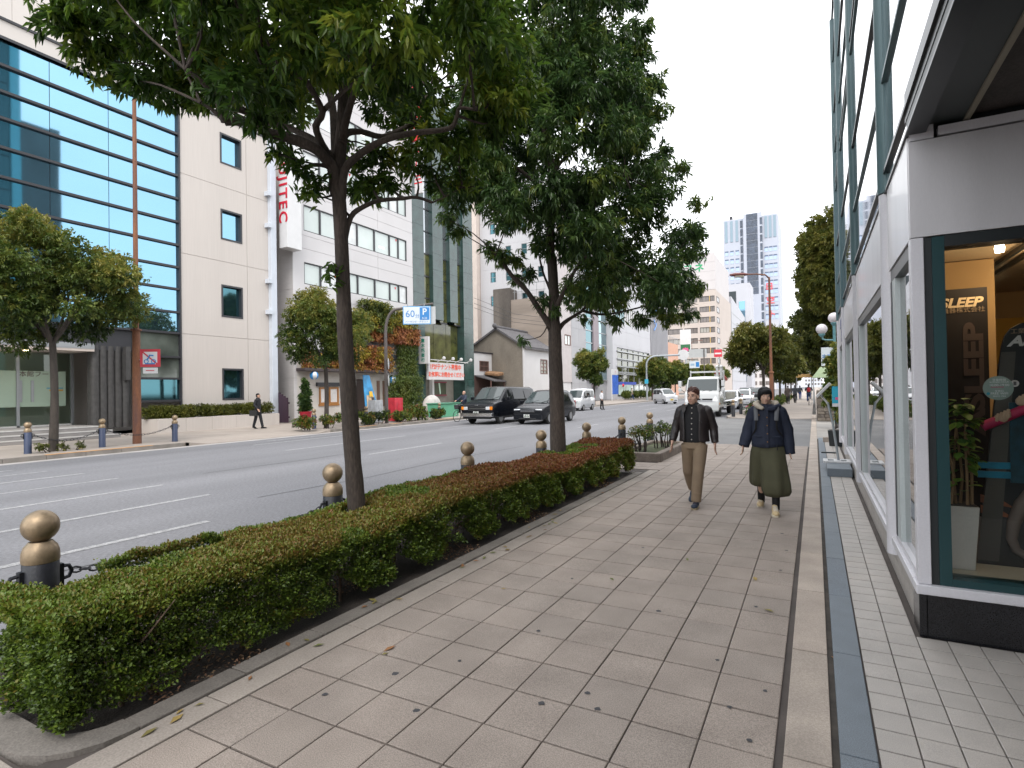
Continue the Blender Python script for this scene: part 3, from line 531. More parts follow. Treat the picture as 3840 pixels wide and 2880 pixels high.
# ---- tall cream block behind
b=thing('tall_cream_building','tall plain cream building rising behind the glass fronted building','building',(-50,5,0))
panels(b,'X',-44.0,[-6,-.4,5.2,10.8,16.4,20.9],[14,21,28,35,42],[(12.9,14.3,24.6,26.8)],creamp)
MB().box(-60,-44.4,-6,20.8,0,42).build('core',creamp,b)
window(b,'X',-44.0,12.9,14.3,24.6,26.8,blindgl,whitep,2,1,fw=.1)
# ---- white office with ribbon windows
b=thing('ribbon_window_office','white panelled office with dark framed ribbon windows above a plant covered shop','building',(-30,29,0))
Y0,Y1=23.43,34.85
rib=[(24.28,34.14,8.34,9.68),(24.28,34.14,11.6,13.2),(24.28,34.14,15.0,16.55),(24.28,34.14,18.4,19.95)]
panels(b,'X',XF,[Y0,27.1,30.9,Y1],[4.4,6.6,7.6,10.5,11.3,13.9,14.75,17.3,18.15,20.7,22.6],rib+[(25,34,4.3,6.4)],whitew)
for q in rib:
    n=[24.28,25.62,27.2,28.9,30.6,32.2,33.2,34.14]
    for i in range(7):
        gm=blindgl if (i*7+int(q[2]))%5 else mat('bright_blind',(.6,.62,.62),.3,var=.15,scale=1.5,fine=0,coat=.5)
        window(b,'X',XF,n[i],n[i+1],q[2],q[3],gm,darkf,fw=.055,rec=.1,dep=.08)
red=pmat('signal_red',(.6,.02,.03),.5)
for y,z in ((26.9,9.2),(32.85,9.35),(26.9,12.95),(33,12.95),(28.3,16.3),(32.9,19.7)):
    MB().slab([(XF-.085,y-.09,z+.1),(XF-.085,y+.09,z+.1),(XF-.085,y,z-.1)],(.004,0,0)).build('rescue_marker',red,b)
lampm=mat('office_tube',(1,.98,.92),.5,var=0,fine=0,emit=1.2)
for y,z in ((27.9,12.85),(31.4,12.1),(30,16.2),(33,16.3),(29.5,19.5)): MB().box(XF-.098,XF-.092,y-.28,y+.28,z-.05,z+.05).build('ceiling_light',lampm,b)
panels(b,'Y',Y0,[-40,-36,-32,XF+.0],[0,2.6,5.2,7.9,10.6,13.3,16,18.7,22.6],[],mat('grey_white_tile',(.5,.48,.475),.7,var=.05,scale=.5,fine=.06,bump=.25,bscale=7,stretch=(.02,.02,1)),thick=.25)
MB().box(-40,XF-.35,Y0+.3,Y1,0,22.6).box(XF-.5,XF-.03,Y0+.1,Y0+.6,0,22.6).build('core',whitew,b)
MB().box(XF-.4,XF+.12,25,34.85,4.1,4.4).build('ledge',darkf,b)
# ground floor shop front, recessed lower wall
shopw=mat('shop_wall',(.5,.47,.43),.85,var=.1,scale=1.2,fine=.05)
MB().box(XF-.3,XF-.02,Y0+.02,28.6,0,3.0).box(XF-.3,XF-.02,29.75,31.8,0,3.0).box(XF-.3,XF-.02,28.6,29.75,2.6,3.0).box(XF-.3,XF-.02,Y0+.02,31.8,3.0,4.1).build('shop_wall',shopw,b)
MB().box(XF-.28,XF-.2,28.62,29.74,0,2.58).build('shop_door',pmat('dark_wood',(.05,.028,.022),.5),b)
MB().box(XF-.2,XF+.75,23.6,31.5,3.02,3.2).build('shop_canopy',pmat('canopy_dark',(.05,.038,.04),.6),b,bevel=.02)
MB().box(XF-.02,XF+.25,28.4,30.6,4.9,5.12).build('window_sill',MATS['canopy_dark'],b)
window(b,'X',XF,28.7,30.3,5.1,6.35,blindgl,MATS['canopy_dark'],3,1,fw=.08,rec=.0,dep=.03)
woodb=pmat('orange_wood',(.33,.14,.03),.55)
window(b,'X',XF-.02,25.35,26.05,1.0,2.05,mat('poster_paper',(.62,.6,.58),.6,var=.1,scale=4),woodb,1,1,fw=.1,rec=-.01,dep=.05,name='notice_window')
window(b,'X',XF-.02,26.15,26.95,1.0,2.05,MATS['poster_paper'],woodb,1,1,fw=.1,rec=-.01,dep=.05,name='notice_window')
MB().box(XF-.02,XF+.14,25.1,27.2,2.12,2.35).build('window_hood',darkf,b)
MB().box(XF-.02,XF+.04,25.3,27.0,.88,1.0).build('window_sill',woodb,b)
for y in (30.75,31.35): MB().box(XF-.02,XF+.03,y-.13,y+.13,.7,2.5).build('shutter',pmat('shutter_brown',(.2,.12,.09),.7),b)
MB().box(XF-2,XF-1.9,31.8,34.85,0,7).build('dark_recess',darkf,b)
MB().box(XF-.35,XF,34.6,34.84,0,4.1).box(XF-.3,XF-.02,31.6,31.8,0,7.).build('side_pier',whitew2,b)
for k in range(6): MB().cyl((XF-.9,32.1,1+k*.55),(XF-.9,32.75,1+k*.55),.02).build('ladder_rung',alu,b)
for y in (32.1,32.75): MB().cyl((XF-.9,y,.2),(XF-.9,y,5),.025).build('ladder_rail',alu,b)
# sign box with red letters, reading downwards
s=thing('vertical_sign','tall white box sign with red capital letters running down it on the office corner','sign',(XF+.5,22.9,10))
MB().box(XF+.05,XF+.72,22.45,23.5,10.1,17.2).build('sign_box',whitep,s,bevel=.02)
text('lettering','FUJITEC',.92,pmat('sign_red',(.5,.008,.03),.4),s,(XF+.385,22.44,13.55),(0,0,-1),(1,0,0),ext=.02,sx=1.1,bold=.012,spacing=1.18)
MB().slab([(XF+.2,22.44,16.75),(XF+.56,22.44,16.75),(XF+.62,22.44,16.45),(XF+.3,22.44,16.3)],(0,-.02,0)).build('emblem',MATS['sign_red'],s)
for z in (10.8,13.5,16.6): MB().box(XF-.03,XF+.3,23.43,23.55,z-.06,z+.06).build('sign_bracket',alu,s)
# red projecting sign on the far corner
s=thing('red_vertical_sign','red projecting vertical sign with white outlined characters between office and granite building','sign',(XF+.8,34.9,17))
MB().box(XF+.15,XF+1.25,34.5,34.75,20.9,26.3).build('sign_board',pmat('sign_red2',(.55,.02,.03),.4),s)
MB().box(XF+.55,XF+1.25,34.52,34.73,16.8,20.8).build('sign_board',pmat('white_board',(.58,.565,.57),.4),s)
for k,ch in enumerate('日東'): text('lettering',ch,1.1,MATS['white_board'],s,(XF+.7,34.49,22+k*1.9),(1,0,0),(0,0,1),ext=.01,bold=.01)
for k,ch in enumerate('ビル三'): text('lettering',ch,.8,MATS['sign_red2'],s,(XF+.9,34.51,20.2-k*1.2),(1,0,0),(0,0,1),ext=.01,bold=.02)
for z in (17.4,18.6,20.2,23,25): MB().cyl((XF-.1,34.6,z),(XF+.3,34.6,z),.05).build('sign_bracket',alu,s)
# ---- dark green granite building
b=thing('green_granite_building','dark green polished granite building with three slim glass strips','building',(-30,39,0))
G0,G1,GT=34.86,43.35,26.0
MB().box(-40,XF-1.2,G0,G1,0,GT).build('core',grgran,b)
def gpan(y0,y1,z0,z1,pr=0,dz=1.35):
    z=z0
    while z<z1-.01:
        MB().box(XF-1.2,XF+pr,y0,y1,z+.006,min(z+dz,z1)-.006).build('granite_panel',grgran,b); z+=dz
gpan(G0,36.3,0,GT); gpan(41.8,G1,0,GT,.12)
for y0,y1 in ((37.35,38.75),(39.75,40.9)): gpan(y0,y1,7.55,GT,.1)
for y0,y1 in ((36.3,37.35),(38.75,39.75),(40.9,41.8)):
    z=7.4; k=0
    while z<GT:
        gm=[MATS['white_board'],mat('sky_glass',(.42,.44,.46),.05,.9,var=0,fine=0),mat('olive_glass',(.07,.075,.02),.05,.0,var=.5,scale=1.5,fine=0,spec=.8)][1 if z>12.2 else 2]
        MB().box(XF-.32,XF-.28,y0,y1,z+.05,z+1.75).build('strip_pane',gm,b)
        MB().box(XF-.36,XF-.24,y0,y1,z-.05,z+.05).build('strip_bar',darkf,b); z+=1.8
    MB().box(XF-1,XF-.8,y0,y1,7.4,GT).build('backing',darkf,b)
for y0,y1 in ((36.3,38.2),(38.25,40.0),(40.05,41.8)): MB().box(XF-.65,XF-.6,y0,y1,3.5,7.4).build('lobby_pane',MATS['olive_glass'],b)
MB().box(XF-1.2,XF-.7,36.3,41.8,3.3,7.4).build('backing',darkf,b)
MB().box(XF-1.15,XF-1.1,36.3,41.8,0,3.3).build('ground_wall',mat('ground_wall_grey',(.2,.19,.165),.7,var=.1),b)
MB().box(XF-.9,XF-.6,38.0,38.25,0,3.3).build('white_post',whitep,b); MB().box(XF-1.1,XF-1.0,36.4,37.6,0,2.5).build('entrance_door',pmat('door_grey',(.25,.23,.2),.5),b)
MB().box(XF-1.1,XF-1.05,38.6,40.6,1.35,2.45).build('notice_board',pmat('notice_dark',(.06,.07,.045),.3),b)
for q in ((38.55,40.65,2.4,2.5),(38.55,40.65,1.3,1.4)): MB().box(XF-1.06,XF-1.0,*q).build('notice_frame',pmat('maroon',(.18,.03,.05),.5),b)
MB().slab([(XF-1.04,39.45,2.4),(XF-1.04,39.65,2.4),(XF-1.04,39.8,1.5),(XF-1.04,39.65,1.4)],(.01,0,0)).build('notice_slip',pmat('slip_green',(.4,.55,.45),.5),b)
s=thing('small_vertical_sign','slim white sign with green characters stacked down it on the granite building','sign',(XF+.6,35.7,5))
MB().box(XF+.02,XF+.95,35.4,35.62,3.85,5.95).build('sign_board',MATS['white_board'],s)
gt=pmat('sign_green',(.02,.22,.15),.5)
for k,ch in enumerate('高木紙商行'): text('lettering',ch,.34,gt,s,(XF+.45,35.39,5.62-k*.38),(1,0,0),(0,0,1),ext=.005,bold=.01)
s=thing('tenant_sign','wide white sign with two lines of red characters over the granite building entrance','sign',(XF+.6,38.4,2.7))
MB().box(XF+.35,XF+.55,35.95,41.0,2.62,4.0).build('sign_board',MATS['white_board'],s)
text('lettering','1F2Fテナント募集中',.5,pmat('text_red',(.75,.1,.05),.5),s,(XF+.56,38.35,3.63),(0,1,0),(0,0,1),ext=.004,bold=.012)
text('lettering','お気軽にお問合せください',.43,MATS['text_red'],s,(XF+.56,38.5,3.02),(0,1,0),(0,0,1),ext=.004,bold=.012)
for y in (37.2,38.5,39.7,41.2):
    l_=MB(); l_.cyl((XF+.5,y,4.05),(XF+1.1,y+.02,4.3),.025); l_.lathe([(.03,-.1),(.12,-.06),(.14,.1),(.05,.16)],(XF+1.15,y,4.3),10); l_.build('spot_lamp',whitep,s,smooth=40)
MB().cyl((XF+.8,35.9,4.18),(XF+.8,41.3,4.1),.03).build('lamp_rail',whitep,s)
# ---- old house with a tiled roof
b=thing('old_tiled_house','old two storey house with stained beige gable, grey tiled roof and white front wall','house',(-30,58,0))
HY=53.4
MB().slab([(-33.6,HY,0),(-27.25,HY,0),(-27.25,HY,6.45),(-30.4,HY,8.45),(-33.6,HY,6.6)],(0,.25,0)).build('gable_wall',renderb,b)
panels(b,'X',XF,[HY+.02,62.5],[0,6.3],[(57.6,59.6,3.45,5.15),(57,59,.4,1.6)],whitew2,thick=.25)
window(b,'X',XF,57.6,59.6,3.45,5.15,mat('house_glass',(.2,.19,.15),.2,var=.4,scale=2,fine=0,coat=.5),brownw,2,4,fw=.12,rec=.08)
window(b,'X',XF,57,59,.4,1.6,MATS['house_glass'],alu,2,1,fw=.1,rec=.08)
MB().box(XF-.05,XF+.45,59.9,62.4,1.5,1.75).build('awning',pmat('awning_peach',(.45,.25,.2),.8),b)
MB().box(XF+.0,XF+.1,60.0,62.3,.2,1.5).build('shop_shutter',pmat('pale_shutter',(.4,.3,.25),.8),b)
MB().box(XF-.02,XF+.12,HY-.1,HY+.35,0,6.3).build('white_pilaster',whitew2,b)
roofm=mat('roof_tile',(.1,.095,.1),.7,var=.25,scale=3,fine=.1)
for sgn in (1,-1):
    for k in range(34):
        y=HY-.25+k*.28
        ex,ez,rx,rz=(-26.85,6.25,-30.4,8.5) if sgn>0 else (-34.1,6.35,-30.4,8.5)
        MB().tube([(ex,y+.14,ez),(rx,y+.14,rz)],[(.09,.15)]*2,6,up=(0,0,1)).build('roof_tile_row',roofm,b)
MB().slab([(-26.8,HY-.25,6.2),(-30.4,HY-.25,8.42),(-34.2,HY-.25,6.25),(-34.2,HY-.25,6.15),(-30.4,HY-.25,8.3),(-26.8,HY-.25,6.08)],(0,9.6,0)).build('roof_deck',roofm,b)
MB().tube([(-30.4,HY-.35,8.62),(-30.4,HY+9.4,8.62)],[.17,.17],8).build('ridge',roofm,b,smooth=40)
MB().ball((-30.4,HY-.4,8.7),.28,8,6).build('ridge_end',roofm,b)
MB().box(-33.2,-27.3,HY+.2,62.4,0,6.2).build('core',renderb,b)
# brown shack before the gable
b=thing('brown_shed','small brown metal clad shed with a white upper front and drooping roof','shed',(-32,52,0))
bm=mat('brown_cladding',(.075,.043,.036),.7,var=.1,stretch=(6,6,.1),scale=2)
for k in range(8): MB().box(-33.6+k*.32,-33.6+(k+1)*.32-.012,49.6,49.66,0,5.1+k*.075).build('cladding_sheet',bm,b)
MB().slab([(-33.6,49.7,0),(-31.05,49.7,0),(-31.05,49.7,5.65),(-33.6,49.7,5.05)],(0,3.6,0)).build('shed_body',bm,b)
panels(b,'X',-31.0,[49.65,53.3],[3.3,5.65],[(50.7,52.6,3.75,4.85)],whitew2,thick=.1)
window(b,'X',-31.0,50.7,52.6,3.75,4.85,darkgl,brownw,7,2,fw=.07,rec=.04)
MB().slab([(-31.0,49.9,3.3),(-29.2,50.6,2.75),(-29.2,53.3,2.7),(-31.0,53.3,3.3)],(0,0,-.12)).build('lean_roof',roofm,b)
MB().obox((-30.2,52.4,3.5),(1.6,1.5,.35),(.1,.12,.1)).build('tarpaulin',pmat('tarpaulin',(.3,.17,.09),.8,var=.3,scale=4),b,bevel=.1)
MB().box(-31.1,-30.9,49.6,53.4,5.65,5.78).build('roof_edge',darkf,b)
for k in range(3): MB().box(-30.9,-29.4,50.4,53.2,.0+k*.85,.08+k*.85).build('shed_rail',brownw,b)
for y in (50.4,53.2): MB().box(-29.5,-29.4,y-.05,y+.05,0,2.7).build('shed_post',brownw,b)
# ---- white block and weathered concrete behind the house
b=thing('white_tiled_block','tall white tiled block with small paired windows behind the old house','building',(-33,66,0))
wl=[(-36.4+i*2.25,-35.6+i*2.25,z-.0,z+1.35) for i in range(4) for z in (9.9+2.55,15.5,18.6,21.7,24.8)]
panels(b,'Y',62.6,[-37.9,-34.6,-31.2,XF],[0,9,13.6,17.2,20.2,23.2,26.2,29],wl,mat('white_tile_wall',(.5,.495,.515),.5,var=.03,scale=.3,fine=.03,fscale=8))
for q in wl: window(b,'Y',62.6,*q,tealgl,alu,1,2,fw=.06)
MB().box(-37.8,XF-.1,63,66.9,0,29).build('core',whitew2,b)
MB().box(-39.6,-37.95,61.8,64,0,30).build('cream_wing',mat('cream_wing',(.58,.5,.45),.8,var=.05),b)
panels(b,'X',XF,[62.62,65,67.0],[6.9,9.8,12.4,15,17.6,29],[(64.8,66.8,7.2,8.5),(64.8,66.8,12.6,14)],mat('pinkish_white',(.47,.43,.425),.7,var=.05),thick=.3)
for z in (7.2,12.6): window(b,'X',XF,64.8,66.8,z,z+1.35,blindgl,brownw,2,1,fw=.12,rec=.06)
MB().box(-29.5,XF,62.7,67,2.6,6.9).build('lower_wall',MATS['pinkish_white'],b)
MB().box(-29.4,XF-.4,62.8,66.9,0,2.6).build('garage_recess',darkf,b)
b=thing('weathered_concrete_block','dark streaked weathered concrete block standing right behind the old house','building',(-32,61,0))
for a0,a1 in ((-34.9,-34.0),(-34.0,-33.1),(-33.1,-32.5)): MB().box(a0,a1-.01,60.6,60.9,0,14.2).build('concrete_bay',concw,b)
MB().box(-34.8,-32.5,60.9,62.4,0,14.1).build('core',concw,b)
MB().box(-32.49,-27.6,60.7,62.4,0,12.7).build('render_wing',mat('tan_render',(.27,.225,.19),.9,var=.2,scale=.6,stretch=(.3,.3,2)),b)
for x in (-32,-31,-30,-29,-28): MB().box(x-.02,x+.02,60.75,60.8,12.7,14.6).build('railing_post',alu,b)
MB().box(-32.2,-27.8,60.75,60.8,14.5,14.58).box(-32.2,-27.8,60.75,60.8,13.6,13.65).build('railing',alu,b)
# ---- grey and white bank with glass stair tower
b=thing('white_bank_building','white and grey bank building with teal glass stair tower and louvred ground floor glazing','building',(-30,88,0))
panels(b,'X',XF,[67.05,69.6,72.2],[0,2.4,4.8,7.2,9.6,11.4,17,24],[],greyw)
MB().box(-40,XF-.3,67.1,72.1,0,24).build('core',whitew2,b)
for z in range(12):
    for y0,y1,gm in ((72.3,77.2,tealgl),(79.5,83.4,mat('pale_teal_glass',(.22,.33,.36),.05,.9,var=0,fine=0))):
        MB().box(XF-1.0,XF-.9,y0,y1,3+z*1.75+.06,3+z*1.75+1.7).build('stair_pane',gm,b)
    MB().box(XF-1.05,XF-.8,72.2,83.5,3+z*1.75-.06,3+z*1.75+.06).build('stair_bar',alu,b)
MB().box(XF-1.3,XF-.7,77.2,79.5,2,24).build('pink_fin',mat('mauve_panel',(.25,.21,.23),.6,var=.05),b)
MB().box(XF-1.2,XF-.6,72.2,72.7,2,24).build('edge_fin',tealgl,b)
MB().box(-40,XF-1.1,72.2,83.6,0,24).build('core',greyw,b)
panels(b,'Y',83.7,[-30.2,XF],[0,3.6,7.4,11.0,22],[],mat('bank_white',(.46,.46,.485),.6,var=.03,scale=.3),thick=.3)
ops=[(85.3,105.3,12.1,15.1),(85.8,105.6,.4,8.2)]
panels(b,'X',XF,[83.7,91,99,106.4],[0,8.5,10.9,16.6,22],ops,MATS['bank_white'],thick=.3)
for i in range(8): window(b,'X',XF,85.3+i*2.5,87.8+i*2.5,12.1,15.1,[tealgl,mat('taupe_glass',(.16,.14,.13),.2,var=.2,scale=.5,fine=0,coat=.4)][i>1],alu,2,1,fw=.1,rec=.1)
for i in range(6):
    for j in range(4): window(b,'X',XF,85.8+i*3.3,89.1+i*3.3,.4+j*1.95,2.35+j*1.95,MATS['olive_glass'] if j else blindgl,alu,1,1,fw=.1,rec=.25,dep=.1)
for z in (4.0,5.2,6.4,7.6): MB().box(XF-.05,XF+.2,85.6,105.8,z-.1,z+.1).build('sun_louvre',alu,b)
blue=pmat('banner_blue',(.02,.06,.4),.5)
MB().box(XF+.02,XF+.1,86,96,2.3,2.75).build('shop_band',blue,b)
MB().box(XF+.0,XF+.1,86.3,93,.7,2.3).build('shop_poster',mat('mint_poster',(.45,.55,.5),.5,var=.3,scale=.8),b)
MB().ball((XF+.15,88.2,2.2),.25,10,6).build('red_disc',red,b)
MB().box(-40,XF-.4,84,106.2,0,16.5).build('core',MATS['bank_white'],b)
s=thing('blue_banner','tall blue fabric banner on a white post before the bank','banner',(-24.8,76,0))
MB().cyl((-24.8,75.6,0),(-24.8,75.6,4.4),.06).build('post',whitep,s)
MB().box(-24.75,-24.7,75.7,78.3,.9,3.6).build('banner_cloth',pmat('banner_blue2',(.03,.12,.5),.6,var=.3,scale=3),s)
MB().box(-24.75,-24.7,75.7,78.3,3.65,4.4).build('banner_head',whitep,s); text('lettering','P',.6,pmat('pink',(.5,.2,.3),.5),s,(-24.69,77,4.0),(0,1,0),(0,0,1))
# ---- grey fin block with blue characters, peach block
b=thing('grey_finned_block','grey block with vertical fins and a big blue sign down its side','building',(-30,113,0))
MB().box(-40,XF-.2,106.6,120.4,0,21).build('core',mat('grey_panel',(.27,.27,.29),.7,var=.05),b)
for k in range(14): MB().box(XF-.2,XF+.15,106.8+k*1.0,107.4+k*1.0,0,21).build('fin',MATS['grey_panel'],b)
for k,ch in enumerate('ンシビ'): text('lettering',ch,2.6,pmat('sign_blue',(.01,.18,.55),.4),b,(XF+.3,109.2,13.6+k*2.6),(0,1,0),(0,0,1),ext=.03,bold=.06)
b=thing('peach_block','small peach coloured block with a rooftop railing beside the finned block','building',(-30,125,0))
MB().box(-36,XF,120.8,131,0,11.4).build('body',mat('peach',(.55,.32,.23),.8,var=.06),b)
for k in range(7): MB().box(XF-.1,XF,121+k*1.6,121.06+k*1.6,11.4,12.8).build('railing_post',alu,b)
MB().box(XF-.1,XF,120.9,131,12.7,12.8).build('railing',alu,b)
for z in (3.5,7): window(b,'X',XF,126,129,z,z+1.8,darkgl,brownw,2,1)
b=thing('beige_block','plain beige block with small windows behind the peach block','building',(-36,150,0))
panels(b,'Y',140,[-44,-36],[0,7,14,21,25.5],[(-40.5,-38,6+k*3.6,7.6+k*3.6) for k in range(5)],mat('beige_wall',(.55,.47,.42),.8,var=.05))
for k in range(5): window(b,'Y',140,-40.5,-38,6+k*3.6,7.6+k*3.6,MATS['taupe_glass'],alu,2,1)
MB().box(-43.9,-36.1,140.4,150,0,25.4).build('core',MATS['beige_wall'],b)
# ---- beige office with ribbon windows facing down the street
b=thing('beige_office_block','beige office block with rows of brown windows and a large white rooftop sign wall','building',(-35,195,0))
bo=mat('office_beige',(.47,.41,.37),.75,var=.04,scale=.2); OY_=189
rowsz=[2.6+k*3.32 for k in range(9)]
ops=[(x0,x1,z,z+1.75) for z in rowsz for x0,x1 in ((-42.4,-37.6),(-37.1,-32.9),(-32.2,-29.2))]+[(-28.9,-27.5,z,z+1.75) for z in rowsz]
panels(b,'Y',OY_,[-43,-37.3,-32.5,XF],[0,8.6,15.3,21.9,28.6,32.9],ops,bo,gap=.02)
for z in rowsz:
    for x0,x1 in ((-42.4,-37.6),(-37.1,-32.9),(-32.2,-29.2)): window(b,'Y',OY_,x0,x1,z,z+1.75,MATS['taupe_glass'] if (int(z*7)+int(x0))%3 else mat('office_pale_glass',(.33,.32,.29),.2,var=.2,scale=.5,fine=0,coat=.4),darkf,3,1,fw=.12,rec=.25)
    window(b,'Y',OY_,-28.9,-27.5,z,z+1.75,MATS['taupe_glass'],darkf,2,1,fw=.1,rec=.25)
    MB().box(-29.15,-28.95,OY_-.06,OY_,z,z+1.75).build('tan_strip',pmat('tan_strip',(.5,.33,.1),.7),b)
for k in range(4): MB().box(-38.5+k*2.2,-38.1+k*2.2,OY_-.02,OY_+.1,31.1,32.4).build('slot_window',darkgl,b)
panels(b,'X',XF,[OY_+.02,200,212,226],[0,8.6,15.3,21.9,28.6,32.9],[],bo,gap=.03)
for z in rowsz[:]: window(b,'X',XF+.3,191,196,z,z+1.75,MATS['taupe_glass'],darkf,2,1,fw=.12,rec=.25)
MB().box(-43,XF-.4,OY_+.4,226,0,32.8).build('core',bo,b)
sw=mat('sign_wall',(.5,.475,.475),.7,var=.03,scale=.2)
for k in range(4): MB().box(-43,XF-.0,OY_+.3,OY_+.8,33+k*2.95,33+(k+1)*2.95-.04).build('sign_wall_panel',sw,b)
MB().box(-43,XF-.3,OY_+.8,224,32.9,44.6).build('sign_wall_back',sw,b)
kg=pmat('kana_green',(.02,.3,.12),.5)
text('lettering','カフネ',3.0,kg,b,(-35.6,OY_+.28,40.2),(1,0,0),(0,0,1),ext=.05,bold=.08,spacing=1.35)
text('lettering','建物管理ビルックス',1.25,pmat('kana_dark_green',(.1,.24,.1),.5),b,(-35.2,OY_+.28,42.6),(1,0,0),(0,0,1),ext=.05,bold=.03)
MB().ball((-39.7,OY_+.25,42.4),(.6,.1,.6),10,6).build('emblem',pmat('emblem_pink',(.6,.2,.25),.5),b)
# ---- white slabs between office and tower
b=thing('white_slab_block','white windowless slab block stepping down behind the beige office','building',(-30,250,0))
MB().slab([(XF,228,0),(XF,275,0),(XF,275,33),(XF,228,36)],(-14,0,0)).build('body',mat('slab_white',(.43,.435,.47),.6,var=.03,scale=.2,stretch=(1,1,1)),b)
for k in range(8): MB().box(XF-.02,XF+.08,228,275,4+k*3.7,4.15+k*3.7).build('slab_joint',alu,b)
b=thing('blue_glass_slab','narrow white block with a blue glass strip and a black rooftop box','building',(-28,285,0))
MB().box(-38,-25.6,283,300,0,50).build('body',MATS['slab_white'],b); MB().box(-35.4,-31.6,282.8,283,33,46.5).build('dark_panel',pmat('black_panel',(.02,.03,.035),.4),b)
for k in range(9): MB().box(-30.4,-27.8,282.8,283,4+k*4.2,8+k*4.2).build('blue_pane',bluegl,b)
# ---- tower
b=thing('striped_office_tower','tall pale blue white office tower with a dark vertical glass stripe','building',(-35,420,0))
TWm=mat('tower_white',(.4,.425,.49),.6,var=.03,scale=.1)
TYf=400
fl_=[20+k*5.45 for k in range(14)]
xl=[-50,-46.7,-43.4]; xr=[-25.8,-23.2,-20.6]
MB().box(-52,-18.6,TYf+.3,446,0,113).build('body',TWm,b)
ops=[(x-.9,x+.9,z-.7,z+.7) for z in fl_ for x in xl+xr]
MB().box(-39.3,-28,TYf-1.2,TYf+.3,0,115).build('centre_bay',TWm,b)
stripe=mat('tower_stripe',(.045,.06,.09),.25,var=.3,scale=.35,fine=.3,fscale=1.2,coat=.3)
for k in range(12): MB().box(-37.4,-30.7,TYf-1.4,TYf-1.2,62+k*4.4,66.1+k*4.4).build('stripe_pane',stripe,b)
for x in (-40.6,-28.6):
    for k in range(19): MB().box(x-.7,x+.7,TYf-1.25 if x>-40 else TYf,TYf+.3,6+k*5.6,10.6+k*5.6).build('slot_pane',stripe,b)
for x in (-36.2,-34.1,-32): MB().box(x-.5,x+.5,TYf-1.3,TYf-1.1,10,62).build('pier',TWm,b)
sk=mat('tower_pane',(.36,.45,.6),.15,.2,var=.1,scale=.2,fine=0)
wv=MB().box(-1.1,1.1,-.12,.1,-1.9,.5).mesh('pane',sk); wd=MB().box(-1.1,1.1,-.2,.1,.55,1.35).mesh('window',pmat('tower_slit',(.1,.13,.2),.4))
for z in fl_:
    for x in xl+xr:
        o=piece('window',wd,b,(x,TYf+.3,z)); piece('pane',wv,o,(x,TYf+.3,z))
for x in xl+xr: MB().box(x-.8,x+.8,TYf,TYf+.3,98,112).build('crown_slot',pmat('crown_slot',(.22,.3,.36),.3),b)
MB().box(-48.4,-46.6,405,408,113,116.5).build('rooftop_cabin',darkf,b)
MB().box(-27,-19,TYf-2,TYf-1.5,38,44).build('hoarding',MATS['slab_white'],b)
for k,ch in enumerate('日空ト'): text('lettering',ch,5,pmat('hoarding_red',(.6,.1,.12),.5),b,(-24.5+k*.6,TYf+.1,66-k*9),(1,0,0),(0,0,1),ext=.1,bold=.15)
# low far blocks closing the street
for x0,x1,y,h,c_,lb in ((-33,-19,330,32,(.58,.55,.54),'low cream block at the foot of the tower'),(-24,-10,520,38,(.55,.56,.6),'pale distant block closing the end of the street'),(-10,8,700,30,(.55,.57,.62),'hazy distant block behind the pavement trees'),(9,26,80,13,(.4,.36,.32),'brown block behind the trees on the near side')):
    b=thing('distant_block',lb,'building',((x0+x1)/2,y,0)); m_=mat('far_%d'%y,c_,.8,var=.04,scale=.1)
    MB().box(x0,x1,y,y+20,0,h).build('body',m_,b)
    for k in range(int(h/4)-1):
        for i in range(int((x1-x0)/3)): MB().box(x0+1+i*3,x0+2.8+i*3,y-.15,y,2.5+k*4,4.5+k*4).build('window',MATS['taupe_glass'],b)
# ================= shop building on the right
b=thing('shop_building','white panelled corner shop with steel columns, tall windows and dark overhang','building',(2,9,0))
wp=mat('white_steel_panel',(.52,.51,.525),.35,var=.07,scale=1.2,fine=.02,coat=.2,stretch=(3,3,.35))
wf=pmat('white_frame',(.58,.57,.6),.35)
gstl=pmat('green_steel',(.085,.14,.15),.4,.15)
gstd=pmat('green_steel_dark',(.012,.045,.05),.3)
blk=pmat('gunmetal',(.018,.022,.024),.35)
bgr=mat('black_granite',(.012,.012,.014),.22,var=.3,scale=3,fine=.5,fscale=220)
sg=clearglass('shop_glass',(.95,.97,.96),1.4)
sideg=clearglass('side_glass',(.45,.5,.49),1.6,boost=.12)
upg=pmat('upper_glass',(.62,.63,.66),.03,.95,var=0,fine=0)
X0=.57
# plinth
for k in range(26):
    for j in range(2): MB().box(X0+.02,X0+.12,4.62+k*.46,4.62+(k+1)*.46-.006,.01+j*.145,.01+(j+1)*.145-.005).build('plinth_tile',ltile[k%3],b)
MB().box(X0+.05,X0+.3,4.55,16.6,0,.3).build('plinth_core',grout,b)
for k in range(4): MB().box(X0+(.0 if k==0 else .045+(k-1)*.95),X0+(.04 if k==0 else .045+k*.95-.005),4.48,4.72,.015,.29).build('plinth_slab',bgr,b)
for x0,x1,y0,y1 in ((X0-.015,4,4.462,4.62),(X0-.015,X0+.2,4.625,16.6)): MB().box(x0,x1,y0,y1,.292,.352).build('sill',wf,b,bevel=.006)
